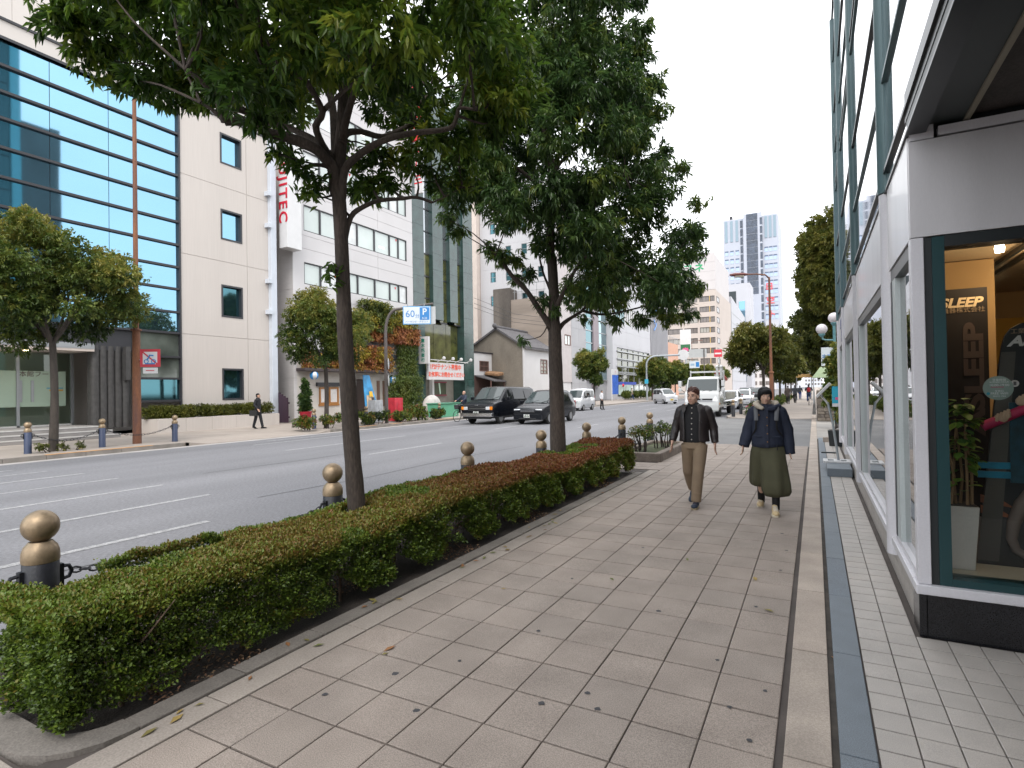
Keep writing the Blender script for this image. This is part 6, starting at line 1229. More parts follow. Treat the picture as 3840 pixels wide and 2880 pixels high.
def beach_lantern(label,loc):
    t=thing('ball_lantern',label,'lantern',loc,'striped ball lanterns on the shop'); x,y,z=loc
    for k in range(6):
        mb=MB(); vs=[];n=5
        for i in range(9):
            th=math.pi*i/8
            for j in range(n): a=k*math.pi/3+j*math.pi/3/(n-1); vs.append((x+.26*math.sin(th)*math.cos(a),y+.26*math.sin(th)*math.sin(a),z+.26*math.cos(th)))
        mb.add(vs,[(i*n+j,(i+1)*n+j,(i+1)*n+j+1,i*n+j+1) for i in range(8) for j in range(n-1)]); mb.build('gore',[pmat('lantern_blue',(.03,.25,.6),.4),whitep,pmat('lantern_red',(.6,.06,.08),.4),whitep][k%4],t,smooth=60)
    MB().cyl((x,y,z+.25),(x-.3,y,z+.45),.015).build('hook',darkf,t)
beach_lantern('striped red white blue ball lantern at the left end of the shop',(-26.6,24.4,2.75)); beach_lantern('striped red white blue ball lantern by the curved sign pole',(-26.6,31.6,2.55))
s=thing('green_bin','pale green lidded bin behind the bicycle rider','bin',(-21.4,30.5,0)); MB().add([(-22,29.6,0),(-21,29.6,0),(-21,31.6,0),(-22,31.6,0),(-22.05,29.5,.85),(-20.95,29.5,.85),(-20.95,31.7,.85),(-22.05,31.7,.85)],[(0,3,2,1),(4,5,6,7),(0,1,5,4),(1,2,6,5),(2,3,7,6),(3,0,4,7)]).build('bin_body',pmat('bin_green',(.1,.36,.22),.5),s,bevel=.03); MB().box(-22.1,-20.9,29.45,31.75,.85,.92).build('lid',pmat('bin_lid',(.06,.22,.14),.5),s,bevel=.02)
s=MB().ball((-22.6,30.8,.7),(.5,.8,.75),16,10).build('covered_scooter',mat('pale_cover',(.45,.42,.4),.7,var=.15,scale=3),smooth=80); setp(s,'pale rounded cover over a parked scooter behind the green bin','covered scooter')
s=thing('maroon_gate','dark maroon panel gate closing the gap beside the white office','gate',(-26.6,22.3,0))
for k in range(4): MB().box(-27.0+k*.2,-26.81+k*.2,22.1,22.16,.05,1.75-.1*k).build('gate_board',pmat('gate_maroon',(.04,.02,.035),.5),s)
MB().box(-27.05,-26.15,22.16,22.2,.3,.4).box(-27.05,-26.15,22.16,22.2,1.1,1.2).build('gate_rail',MATS['gate_maroon'],s)
# overhead wires
wr=MB()
for z in (9.2,9.6,10.1): wr.tube([(-27.0,43.4,z),(-28,53,z-.3),(-27.5,62.6,z+.1)],.018,4)
setp(wr.build('overhead_wires',blk),'thin dark overhead wires beside the granite building','wires')
# distant clutter beyond the truck
s=thing('green_awning','pale green pointed awning far up the pavement on the right','awning',(.5,60,0)); MB().add([(-.2,60,2.4),(1.6,60,2.4),(1.6,62,2.4),(-.2,62,2.4),(.5,60.7,3.4),(.9,60.7,3.4),(.9,61.3,3.4),(.5,61.3,3.4)],[(0,1,5,4),(1,2,6,5),(2,3,7,6),(3,0,4,7),(4,5,6,7)]).build('canopy',pmat('awning_green',(.4,.5,.3),.7),s)
for x,y in ((-.1,60.1),(1.5,60.1),(-.1,61.9),(1.5,61.9)): MB().cyl((x,y,0),(x,y,2.4),.04).build('post',galv,s)
s=thing('orange_parasol','small orange awning beside the pointed green awning','awning',(-1,72,0)); MB().add([(-1.9,71.5,2.6),(-.2,71.5,2.6),(-.2,73,3.0),(-1.9,73,3.0)],[(0,1,2,3)]).build('canopy',pmat('awning_orange',(.5,.25,.02),.7),s)
for x in (-1.8,-.3): MB().cyl((x,72.9,0),(x,72.9,3.0),.04).build('post',galv,s)
# ================= vehicles (built facing -Y, origin on the road under the front axle side)
glassd=pmat('car_glass_dark',(.008,.010,.011),.05,var=0,fine=0,spec=.3)
glassw=pmat('windscreen',(.03,.042,.043),.05,var=0,fine=0,spec=.7,coat=.3)
rubber=pmat('tyre_rubber',(.012,.012,.012),.8); rimm=pmat('alloy_rim',(.42,.42,.43),.3,.8); steelw=pmat('white_rim',(.3,.3,.3),.4,.5)
chrome=pmat('chrome',(.55,.56,.58),.12,.95); lensw=pmat('headlamp_lens',(.75,.77,.8),.08,.3,coat=1); orangel=pmat('orange_lens',(.75,.22,.01),.2); redl=pmat('red_lens',(.35,.01,.01),.2)
platew=pmat('plate_paper',(.62,.62,.6),.5); platey=pmat('plate_yellow',(.75,.5,.01),.5); ink=pmat('plate_ink',(.01,.06,.03),.6); blackp=pmat('black_trim',(.012,.012,.013),.5)
def lp(st,y):
    for a,b_ in zip(st,st[1:]):
        if a[0]<=y<=b_[0]: u=(y-a[0])/(b_[0]-a[0]) if b_[0]>a[0] else 0; return [p+(q-p)*u for p,q in zip(a,b_)]
    return list(st[-1] if y>st[-1][0] else st[0])
def section(s):
    y,zb,zs,zt,wb,ws,wt=s
    return [(0,zb),(wb*.9,zb),(wb,zb+.1),(max(wb,ws)+.015,zb+(zs-zb)*.55),(ws,zs),(wt+(ws-wt)*.06,zt-.05*min(1,(zt-zs)/.2)),(wt*.88,zt),(0,zt+.025)]
def vehicle(name,label,st,paint,wheels,wr,wx,side,ws_,plate,lights,front,loc,rz=0,group=None,tail=True,rim=None,lower=None,mirror=(.0,1.0)):
    """st: stations (y,bottom,shoulder,top,half widths bottom/shoulder/top); side: [(y0,y1,v0,v1)] windows; ws_: windscreen (y bottom,y top,inset)"""
    t=thing(name,label,'car' if 'van' not in name and 'truck' not in name else name.split('_')[-1],(0,0,0),group)
    S=[section(s) for s in st]; k=len(S[0]); mb=MB(); vs=[]
    for s,sec in zip(st,S):
        vs+=[(x,s[0],z) for x,z in sec]+[(-x,s[0],z) for x,z in sec[1:-1]][::-1]
    n=2*k-2
    mb.add(vs,[(i*n+j,(i+1)*n+j,(i+1)*n+(j+1)%n,i*n+(j+1)%n) for i in range(len(S)-1) for j in range(n)]+[tuple(range(n)),tuple(range((len(S)-1)*n,len(S)*n))[::-1]])
    mb.build('body',paint,t,smooth=38,bevel=.03)
    def sp(y,v,sg,o_=.012):
        s=lp(st,y); zs,zt,w0,w1=s[2],s[3],s[5],s[6]; return (sg*(w0+(w1-w0)*v+o_),y,zs+(zt-.05-zs)*v)
    for sg in (1,-1):
        for y0,y1,v0,v1 in side:
            m=MB(); nn=4; P=[sp(y0+(y1-y0)*i/nn,v0,sg) for i in range(nn+1)]+[sp(y0+(y1-y0)*i/nn,v1,sg) for i in range(nn+1)]
            m.add(P,[(i,i+1,nn+2+i,nn+1+i) for i in range(nn)]); m.build('window',glassd,t,smooth=60)
        ym=mirror[0]; s=lp(st,ym); m=MB().obox((sg*(s[5]+.14),ym,s[2]+.12),(.2,.12,.17)); m.cyl((sg*s[5],ym,s[2]+.05),(sg*(s[5]+.1),ym,s[2]+.1),.02); m.build('wing_mirror',paint if mirror[1] else blackp,t,bevel=.03)
    y0,y1,ins=ws_; m=MB(); nn=6; P=[]
    for q in range(4):
        y=y0+(y1-y0)*q/3; s=lp(st,y)
        for i in range(nn+1):
            u=-1+2*i/nn; w_=s[6]*.93-ins; P.append((u*w_,y-.012,s[3]+.02*(1-u*u)+.014))
    m.add(P,[(q*(nn+1)+i,q*(nn+1)+i+1,(q+1)*(nn+1)+i+1,(q+1)*(nn+1)+i) for q in range(3) for i in range(nn)]); g_=m.build('windscreen',glassw,t,smooth=60)
    for sg in (-.25,.35): MB().cyl((sg,y0-.03,lp(st,y0)[3]+.03),(sg+.38,y0+(y1-y0)*.22,lp(st,y0+(y1-y0)*.22)[3]+.04),.009,n=5).build('wiper',blackp,g_)
    for y in wheels:
        for sg in (1,-1):
            M=Matrix.Rotation(rad(90),3,'Y'); w0=MB(); w0.lathe([(wr*.62,-.09),(wr*.93,-.095),(wr,-.06),(wr,.06),(wr*.93,.095),(wr*.62,.09)],(sg*wx,y,wr),22,M); o=w0.build('wheel',rubber,t,smooth=40)
            r_=MB(); r_.lathe([(0,.02),(wr*.2,.03),(wr*.24,.01),(wr*.55,-.01),(wr*.64,.04)] if sg>0 else [(wr*.64,-.04),(wr*.55,.01),(wr*.24,-.01),(wr*.2,-.03),(0,-.02)],(sg*(wx+sg*0)+sg*.055,y,wr),20,M)
            for q in range(6):
                a=q*math.pi/3; r_.obox((sg*(wx+.075),y+wr*.4*math.cos(a),wr+wr*.4*math.sin(a)),(.03,wr*.5,wr*.13),(a,0,0))
            r_.build('rim',rim or rimm,o,smooth=35)
            ar=MB(); ar.tube([(sg*(wx+.02),y+wr*1.16*math.cos(a),wr+wr*1.16*math.sin(a)) for a in np.linspace(-.25,math.pi+.25,12)],(.045,.03),6); ar.build('wheel_arch',blackp,t,smooth=40)
    yf=st[0][0]
    for nm,x0,x1,z0,z1,d,m_ in front:
        for sg in ((1,-1) if nm[0]!='=' else (1,)):
            q=MB(); a,b_=(x0,x1) if sg>0 else (-x1,-x0)
            q.box(a,b_,yf-d,yf+.12,z0,z1); q.build(nm.strip('='),m_,t,bevel=min(.02,(z1-z0)*.3))
    px,pz,pm=plate; f_=MB().box(px-.165,px+.165,yf-.075,yf-.06,pz-.083,pz+.083).build('number_plate',pm,t)
    text('digits','33-24',.12,ink,f_,(px,yf-.078,pz-.02),(1,0,0),(0,0,1),ext=.002,bold=.004); text('digits','大阪 300',.05,ink,f_,(px,yf-.078,pz+.055),(1,0,0),(0,0,1),ext=.002)
    if tail:
        ye=st[-1][0]
        for sg in (1,-1): MB().box(sg*st[-1][5]-.12*(sg>0),sg*st[-1][5]+.12*(sg<0),ye-.1,ye+.03,.7,1.15).build('tail_light',redl,t)
    t.location=loc; t.rotation_euler.z=rz; OFF[t.name]=Vector(loc); return t
blackcar=pmat('black_car_paint',(.005,.006,.009),.2,coat=.12,spec=.3,var=0,fine=0); whitecar=pmat('white_car_paint',(.5,.51,.53),.2,coat=1,var=0,fine=0); silver=pmat('silver_car_paint',(.36,.37,.38),.25,.5,coat=1,var=0,fine=0)
van_st=[(0,.42,.98,1.0,.88,.92,.82),(.12,.34,1.06,1.08,.95,.98,.86),(.75,.3,1.2,1.22,.98,1.0,.87),(1.0,.3,1.22,1.27,.98,1.0,.86),(1.85,.3,1.24,1.93,.98,1.0,.79),(2.2,.3,1.24,1.99,.98,1.0,.8),(4.9,.3,1.22,1.97,.98,1.0,.8),(5.25,.34,1.18,1.88,.96,.98,.77)]
vehicle('black_van','big old black American style van with chrome bumper and orange corner lights',van_st,blackcar,(.95,4.25),.36,.86,[(1.45,2.25,.12,.86),(2.4,3.7,.1,.86),(3.8,5.05,.1,.84)],(1.03,1.84,.02),(0,.62,platew),None,
 [('headlight',.56,.80,.78,.95,.015,lensw),('indicator',.80,.95,.78,.95,.02,orangel),('=grille',-.54,.54,.72,.98,.02,blackp),('=bumper',-.97,.97,.42,.62,.1,chrome),('=grille_bar',-.54,.54,.83,.86,.03,chrome),('=badge',-.09,.09,1.0,1.05,.04,chrome),('=air_dam',-.85,.85,.3,.42,.02,blackp)],(-15.75,25.4,-.12),mirror=(1.45,1))
mini_st=[(0,.32,.72,.74,.74,.8,.68),(.15,.24,.82,.84,.82,.84,.72),(.6,.22,.94,.97,.85,.86,.74),(.95,.22,1.0,1.05,.85,.86,.74),(1.85,.22,1.04,1.66,.85,.86,.66),(2.4,.22,1.05,1.76,.85,.86,.66),(3.9,.22,1.06,1.73,.85,.86,.65),(4.45,.24,1.04,1.6,.84,.84,.62),(4.6,.34,1.0,1.3,.8,.82,.62)]
vehicle('black_minivan','glossy black minivan with slanted clear headlamps driving beside the old van',mini_st,blackcar,(.85,3.75),.315,.78,[(1.2,1.75,.12,.6),(1.85,2.75,.1,.84),(2.85,3.7,.1,.84),(3.8,4.3,.12,.8)],(1.0,1.83,.03),(-.02,.45,platew),None,
 [('headlight',.44,.8,.66,.8,-.02,lensw),('=grille',-.42,.42,.6,.68,.015,blackp),('=bumper',-.8,.8,.26,.56,.04,blackcar),('=intake',-.5,.5,.27,.35,.05,blackp),('=chrome_bar',-.4,.4,.69,.71,.02,chrome)],(-13.05,26.0,-.12),mirror=(1.35,1))
kei_st=[(0,.3,.8,.82,.66,.7,.6),(.12,.22,.92,.95,.7,.72,.64),(.4,.2,1.0,1.05,.72,.73,.65),(.95,.2,1.04,1.7,.72,.73,.62),(1.3,.2,1.05,1.84,.72,.73,.62),(3.1,.2,1.05,1.84,.72,.73,.62),(3.35,.25,1.0,1.76,.7,.72,.6)]
vehicle('parked_kei_van','small white boxy kei van with dark side windows parked at the far kerb',kei_st,whitecar,(.6,2.7),.27,.66,[(.85,1.35,.1,.82),(1.45,2.35,.08,.84),(2.45,3.2,.08,.84)],(.42,.93,.02),(0,.5,platey),None,[('headlight',.42,.66,.62,.78,.01,lensw),('=bumper',-.68,.68,.26,.5,.05,whitecar),('=grille',-.35,.35,.64,.72,.01,blackp)],(-17.6,43.4,-.12),rim=steelw,mirror=(.75,0))
hat_st=[(0,.3,.66,.68,.72,.78,.66),(.15,.22,.76,.78,.8,.82,.7),(.9,.2,.9,.93,.83,.84,.72),(1.8,.2,.92,1.42,.83,.83,.6),(2.3,.2,.93,1.5,.83,.83,.6),(3.3,.2,.95,1.45,.83,.83,.59),(3.9,.25,.9,1.0,.8,.8,.6)]
frt=[('headlight',.42,.76,.56,.7,.0,lensw),('=grille',-.4,.4,.5,.62,.01,blackp),('=bumper',-.78,.78,.24,.46,.04,whitecar)]
vehicle('white_hatchback','white hatchback pulled out of the forecourt behind the man in a white shirt',hat_st,whitecar,(.75,3.1),.3,.75,[(1.35,1.8,.1,.6),(1.85,2.6,.1,.84),(2.65,3.3,.1,.8)],(.95,1.78,.03),(0,.42,platew),None,frt,(-19.6,52.5,0),rz=rad(62),mirror=(1.3,1))
tall_st=[(0,.3,.84,.86,.66,.7,.6),(.12,.22,.94,.97,.7,.72,.64),(.6,.2,1.02,1.06,.72,.73,.65),(1.25,.2,1.04,1.62,.72,.73,.6),(1.6,.2,1.05,1.7,.72,.73,.6),(3.1,.2,1.05,1.7,.72,.73,.6),(3.38,.25,1.0,1.6,.7,.71,.58)]
vehicle('white_kei_wagon','white kei wagon with yellow number plate turning into the side street lane',tall_st,whitecar,(.62,2.75),.27,.66,[(1.0,1.5,.08,.75),(1.55,2.35,.06,.86),(2.42,3.2,.06,.86)],(.64,1.24,.02),(.0,.48,platey),None,[('headlight',.4,.68,.66,.84,.01,lensw),('=grille',-.3,.3,.66,.74,.01,chrome),('=bumper',-.68,.68,.26,.5,.05,whitecar),('=fog_panel',.25,.6,.36,.48,.055,blackp)],(-13.9,63.2,-.12),rz=rad(38),mirror=(1.0,1))
suv_st=[(0,.36,.8,.82,.74,.82,.7),(.15,.28,.92,.95,.84,.86,.74),(1.0,.26,1.02,1.06,.87,.87,.75),(1.7,.26,1.04,1.55,.87,.86,.66),(2.2,.26,1.05,1.66,.87,.86,.66),(3.7,.26,1.06,1.62,.86,.85,.65),(4.3,.3,1.0,1.2,.82,.82,.64)]
frt2=[('headlight',.5,.8,.68,.84,.0,lensw),('=grille',-.46,.46,.6,.84,.01,blackp),('=bumper',-.82,.82,.3,.54,.05,silver)]
c1_=vehicle('dark_estate_car','dark car waiting just left of the white truck',suv_st,blackcar,(.85,3.4),.32,.79,[(1.4,1.75,.1,.6),(1.8,2.7,.1,.86),(2.8,3.6,.1,.84)],(1.08,1.68,.03),(0,.46,platew),None,frt2,(-12.6,76,-.12),mirror=(1.3,1))
# more traffic far up the street: copies share meshes
def car_copy(src,loc,rz,label,group='cars far up the street'):
    c=copy_tree(src); c.location=loc; c.rotation_euler.z=rz; c['label']=label; c['group']=group
hb=[o for o in bpy.data.objects if o.name.startswith('white_hatchback')][0]
car_copy(c1_,(-9.6,92,-.12),0,'dark car far up the street behind the truck')
car_copy(hb,(-6.1,47,-.12),0,'white car just behind the white truck bed')
car_copy(hb,(-6.2,58,-.12),0,'white car two places behind the truck')
car_copy(c1_,(-5.9,70,-.12),0,'dark car third behind the truck along the planting strip'); car_copy(hb,(-6,84,-.12),0,'white car furthest behind the truck along the strip')
car_copy(hb,(-9.5,120,-.12),0,'white car in the middle of the road far away'); car_copy(c1_,(-13,140,-.12),0,'dark car furthest away in the road')
# ---- flatbed crane truck
t=thing('white_truck','white flatbed crane truck with tall cab waiting at the corner','truck',(0,0,0))
tw_=pmat('truck_white',(.5,.51,.51),.25,coat=.8,var=0,fine=0); tg=pmat('truck_grey',(.3,.31,.3),.5)
cs=[(0,.55,1.3,1.32,.94,.98,.9),(.08,.48,1.42,1.44,.98,1.0,.92),(.2,.46,1.48,1.52,1.0,1.0,.92),(.62,.46,1.5,2.3,1.0,1.0,.9),(.85,.46,1.5,2.42,1.0,1.0,.9),(1.75,.46,1.5,2.42,1.0,1.0,.9),(1.8,.46,1.5,2.36,1.0,1.0,.88)]
S=[section(s) for s in cs]; k=len(S[0]); mb=MB(); vs=[]
for s,sec in zip(cs,S): vs+=[(x,s[0],z) for x,z in sec]+[(-x,s[0],z) for x,z in sec[1:-1]][::-1]
n=2*k-2; mb.add(vs,[(i*n+j,(i+1)*n+j,(i+1)*n+(j+1)%n,i*n+(j+1)%n) for i in range(len(S)-1) for j in range(n)]+[tuple(range(n)),tuple(range((len(S)-1)*n,len(S)*n))[::-1]]); mb.build('cab',tw_,t,smooth=38,bevel=.03)
P=[]
for q in range(4):
    y=.23+(.6-.23)*q/3; s=lp(cs,y)
    for i in range(7): u=-1+2*i/6; P.append((u*s[6]*.93,y-.015,s[3]+.012))
g_=MB().add(P,[(q*7+i,q*7+i+1,(q+1)*7+i+1,(q+1)*7+i) for q in range(3) for i in range(6)]).build('windscreen',glassw,t,smooth=60)
for x in (-.5,.0,.4): MB().cyl((x,.2,1.54),(x+.4,.26,1.64),.012,n=5).build('wiper',blackp,g_)
for sg in (1,-1):
    MB().slab([(sg*1.005,.42,1.56),(sg*1.005,1.55,1.5),(sg*.925,1.55,2.25),(sg*.925,.72,2.25)],(sg*.008,0,0)).build('window',glassd,t)
    MB().slab([(sg*.62,-.03,.95),(sg*.97,.0,.92),(sg*.99,.05,1.28),(sg*.8,-.0,1.28)],(0,.1,0)).build('headlight',lensw,t); MB().box(sg*.8-.07,sg*.8+.07,-.05,.05,.62,.72).build('fog_light',lensw,t)
    a=MB(); a.tube([(sg*.98,.1,1.5),(sg*1.22,-.05,1.65),(sg*1.24,-.05,2.15),(sg*.97,.2,2.25)],.02,6); a.build('mirror_arm',blackp,t)
    for z,h_ in ((2.0,.36),(1.65,.2)): MB().obox((sg*1.24,-.06,z),(.2,.1,h_)).build('mirror',[tw_,MATS['globe_white']][0],t,bevel=.03)
    MB().box(sg*1.0-.02,sg*1.0+.02,.1,.24,.75,.85).build('indicator',orangel,t)
for nm,q,m_ in (('grille',(-.62,.62,-.03,.06,1.0,1.1),blackp),('grille_bar',(-.6,.6,-.045,.02,.93,.97),chrome),('bumper',(-.98,.98,-.1,.15,.42,.72),tw_),('bumper_lip',(-.95,.95,-.12,.1,.34,.42),tg),('bumper_slot',(-.45,.35,-.105,.0,.6,.68),blackp),('roof_marker',(-.14,.14,.84,.9,2.4,2.43),MATS['plate_grey'])): MB().box(*q).build(nm,m_,t,bevel=.015)
f_=MB().box(-.22,.22,-.125,-.11,.48,.64).build('number_plate',MATS['plate_paper'],t); text('digits','11-58',.13,ink,f_,(0,-.128,.55),(1,0,0),(0,0,1),ext=.002)
MB().slab([(0,-.05,1.13),(.07,-.05,1.06),(0,-.05,1.0),(-.07,-.05,1.06)],(0,.03,0)).build('emblem',chrome,t)
MB().box(-.45,.45,1.8,7.0,.55,.75).build('chassis',blackp,t)
MB().box(-1.05,1.05,2.45,7.0,.95,1.02).build('bed_floor',tg,t)
bedm=mat('bed_board',(.36,.35,.3),.7,var=.15,scale=4,pos=False)
for sg in (1,-1):
    for k in range(15): MB().box(sg*1.05-.025,sg*1.05+.025,2.5+k*.3,2.79+k*.3,1.02,1.42).build('drop_side_board',bedm,t)
    MB().box(sg*1.04-.02,sg*1.04+.02,2.5,7.0,1.42,1.47).build('drop_side_rail',tw_,t)
    for z in (.55,.68,.81): MB().box(sg*1.0-.015,sg*1.0+.015,2.4,5.2,z,z+.05).build('side_guard',tw_,t)
    for x in (sg*1.0,): MB().cyl((x,2.1,.9),(x,2.1,2.85),.045).build('rack_post',tw_,t)
    w0=None
    for y in (.75,5.6):
        M=Matrix.Rotation(rad(90),3,'Y'); w0=MB(); w0.lathe([(.24,-.12),(.37,-.125),(.4,-.08),(.4,.08),(.37,.125),(.24,.12)],(sg*.84,y,.4),22,M); o=w0.build('wheel',rubber,t,smooth=40); MB().lathe([(0,-.02),(.12,-.02),(.25,-.02),(.25,.02),(.1,.03),(0,.03)],(sg*.92,y,.4),18,M).build('rim',MATS['white_rim'],o,smooth=40)
MB().box(-1.0,1.0,2.05,2.15,2.7,2.8).box(-1.0,1.0,2.07,2.13,2.0,2.08).build('rack_beam',tw_,t)
MB().box(-.3,.6,2.1,2.45,.95,1.9).build('crane_base',tw_,t,bevel=.05); MB().cyl((.55,2.3,1.9),(.55,2.3,2.6),.14).build('crane_column',tw_,t); MB().tube([(.55,2.3,2.6),(.6,3.2,2.75),(.6,6.3,2.3)],[.14,.13,.1],8).build('crane_boom',pmat('boom_red',(.45,.04,.03),.4),t,smooth=40)
for x in (.62,.86): m=MB(); m.cyl((x,2.1,2.3),(x,2.1,3.05),.09); m.ball((x,2.1,3.05),.12,10,6); m.build('crane_leg',tw_,t,smooth=50)
MB().tube([(1.0,1.75,1.0),(1.02,1.9,1.7),(1.0,2.05,2.3)],.03,6).build('grab_rail',tw_,t)
t.location=(-6.0,35.3,-.12); t.rotation_euler.z=rad(0)
# ================= people (built facing -Y, origin between the feet)
skinm=pmat('skin',(.5,.31,.23),.5,spec=.35); skin2=pmat('skin_pale',(.53,.34,.25),.5,spec=.35)
hairb=pmat('hair_black',(.007,.007,.008),.55,spec=.3); hairr=pmat('hair_brown',(.075,.026,.018),.4)
eyew=pmat('eye_white',(.5,.48,.45),.3); lipm=pmat('lip',(.28,.11,.09),.5)
def head(mb,c,turn=0,tilt=0,s=1.0):
    """cranium, jaw, cheeks, nose, ears and neck as one overlapping volume"""
    M=Matrix.Rotation(turn,3,'Z')@Matrix.Rotation(tilt,3,'X'); c=Vector(c)
    def e(p,r): mb.ball(c+M@Vector(p)*s,tuple(q*s for q in r),14,9,M)
    e((0,.012,.03),(.073,.092,.085)); e((0,-.03,-.03),(.062,.06,.075)); e((0,-.052,-.082),(.034,.028,.026)); e((0,-.02,-.07),(.052,.055,.045))
    e((0,-.088,-.012),(.012,.018,.026)); e((0,-.094,-.03),(.016,.014,.011))
    for x in (-1,1): e((x*.036,-.066,-.03),(.02,.018,.022)); e((x*.075,.015,-.01),(.01,.02,.03)); e((x*.028,-.08,.025),(.02,.012,.01))
    e((0,-.083,-.062),(.024,.01,.011))
    def face(t):
        for x in (-1,1):
            q=MB().ball(c+M@Vector((x*.03,-.082,.006))*s,(.011*s,.005*s,.006*s),10,6,M); q.build('eye',eyew,t)
            q=MB().ball(c+M@Vector((x*.03,-.087,.006))*s,(.0055*s,.003*s,.0058*s),8,6,M); q.build('iris',hairb,t)
            q=MB().tube([c+M@Vector((x*.015,-.09,.026))*s,c+M@Vector((x*.032,-.09,.031))*s,c+M@Vector((x*.048,-.08,.025))*s],.0035*s,5); q.build('eyebrow',hairb,t)
        MB().tube([c+M@Vector((-.022,-.088,-.06))*s,c+M@Vector((0,-.094,-.058))*s,c+M@Vector((.022,-.088,-.06))*s],.0045*s,6).build('lips',lipm,t)
    return M,face
def hand(mb,w,d,side,s=1.0,curl=.5):
    """palm, four bent unequal fingers and a thumb off the side of the palm"""
    w=Vector(w); d=Vector(d).normalized(); f=Vector((0,-1,0)); a=f.cross(d).normalized(); f=d.cross(a).normalized()*1
    mb.tube([w-d*.02*s,w+d*.03*s,w+d*.085*s],[(.02*s,.024*s),(.036*s,.015*s),(.04*s,.013*s)],10,up=f)
    for k,l in enumerate((.068,.078,.072,.056)):
        o=f*(.03-.02*k)*s; p=w+d*.082*s+o; q=p+d*l*.5*s-a*side*.006*s; r_=q+(d*math.cos(curl)-a*side*math.sin(curl))*l*.5*s
        mb.tube([p,q,r_],[.0095*s,.0088*s,.0072*s],7)
    p=w+d*.025*s+f*.028*s; mb.tube([p,p+(d*.8+f*.7).normalized()*.034*s,p+(d*.8+f*.7).normalized()*.034*s+(d+f*.15-a*side*.2).normalized()*.03*s],[.013*s,.0105*s,.008*s],7)
def loft(rings,n=24,gap=None,fold=0,nf=7,ph=0):
    """rings: (cx,cy,cz,rx,ry[,tilt]); gap: (a0,a1) angles left open at the front (front is -90 deg)"""
    mb=MB(); vs=[]; m=n if gap is None else n+1
    for i,r in enumerate(rings):
        for j in range(m):
            a=2*math.pi*j/n if gap is None else gap[1]+(gap[0]+2*math.pi-gap[1])*j/n
            t=i/(len(rings)-1); q=1+fold*t*math.sin(nf*a+ph+i*.3)+fold*.4*math.sin(3*a+i*1.7+ph)
            c,s_=math.cos(a),math.sin(a); vs.append((r[0]+r[3]*q*c,r[1]+r[4]*q*s_,r[2]+(r[5]*c if len(r)>5 else 0)))
    fs=[(i*m+j,i*m+(j+1)%m,(i+1)*m+(j+1)%m,(i+1)*m+j) for i in range(len(rings)-1) for j in range(m if gap is None else n)]
    if gap is None: fs+=[tuple(range(m))[::-1],tuple(range((len(rings)-1)*m,len(rings)*m))]
    return mb.add(vs,fs)
def soft(o,th=None,lv=1):
    if th: s=o.modifiers.new('solid','SOLIDIFY'); s.thickness=th; s.offset=0
    s=o.modifiers.new('sub','SUBSURF'); s.levels=lv; s.render_levels=lv; return o
def sleeve(pts,rr,fold=.035):
    mb=MB(); P=[Vector(p) for p in pts]; Q=[];R_=[]
    k=len(P)
    for i in range(k-1):
        for s in range(5): u=s/5; Q.append(P[i].lerp(P[i+1],u)); R_.append((rr[i]+(rr[i+1]-rr[i])*u)*(1+fold*math.sin((i*5+s)*2.1)))
    Q.append(P[-1]); R_.append(rr[-1]); return mb.tube(Q,R_,14)
def shoe(parent,c,toe,m,sole,s=1.0,lace=None,pitch=0):
    c=Vector(c); t_=Vector(toe).normalized(); a=math.atan2(t_.x,-t_.y); M=Matrix.Rotation(a,3,'Z')@Matrix.Rotation(pitch,3,'X')
    mb=MB()
    for p,r in (((0,.07,.05),(.038,.045,.048)),((0,.0,.052),(.042,.07,.042)),((0,-.09,.038),(.047,.075,.034)),((0,.05,.09),(.038,.042,.04))): mb.ball(c+M@Vector(p)*s,tuple(q*s for q in r),12,8,M)
    o=blob(mb,'shoe',m,parent,.009*s,4)
    so_=MB(); so_.add([c+M@Vector((x*w_,y,z))*s for z in (.0,.028) for x,y,w_ in ((-1,.11,.03),(1,.11,.03),(1,.02,.04),(1,-.09,.05),(1,-.15,.03),(-1,-.15,.03),(-1,-.09,.05),(-1,.02,.04))],[tuple(range(8))[::-1],tuple(range(8,16))]+[(i,(i+1)%8,8+(i+1)%8,8+i) for i in range(8)]); so_.build('sole',sole,o,bevel=.008)
    if lace:
        l=MB()
        for k in range(4): y=-.07+k*.026; l.cyl(c+M@Vector((-.024,y,.068+k*.011))*s,c+M@Vector((.024,y,.068+k*.011))*s,.005*s,n=6)
        l.build('laces',lace,o)
# ---- man in leather jacket
t=thing('person','man walking in open dark brown leather jacket, black buttoned shirt and khaki trousers','person',(0,0,0))
bd=MB(); hc=(-.005,-.02,1.525); M,face=head(bd,hc,rad(-12),0)
bd.tube([(0,.01,1.3),(0,.0,1.42),(0,-.005,1.5)],[.07,.056,.055],12)
bd.tube([(0,0,.85),(0,.0,1.05),(0,.01,1.25),(0,.01,1.36)],[(.13,.09),(.13,.09),(.15,.1),(.12,.08)],14,up=(1,0,0))
bd.tube([(.08,0,.88),(.06,-.12,.48),(.03,-.15,.1)],[.07,.052,.035],10); bd.tube([(-.08,0,.88),(-.1,.08,.48),(-.1,.36,.2)],[.07,.052,.035],10)
for q in (((-.15,.01,1.33),(-.255,.03,1.1),(-.29,-.06,.885)),((.15,.01,1.33),(.248,.06,1.09),(.27,.03,.87))): bd.tube(q,[.045,.036,.024],9)
hand(bd,(-.29,-.06,.885),(-.05,-.18,-1),1); hand(bd,(.27,.03,.87),(.03,-.12,-1),-1)
blob(bd,'body',skinm,t,.0065,3); face(t)
hr=MB(); c=Vector(hc)
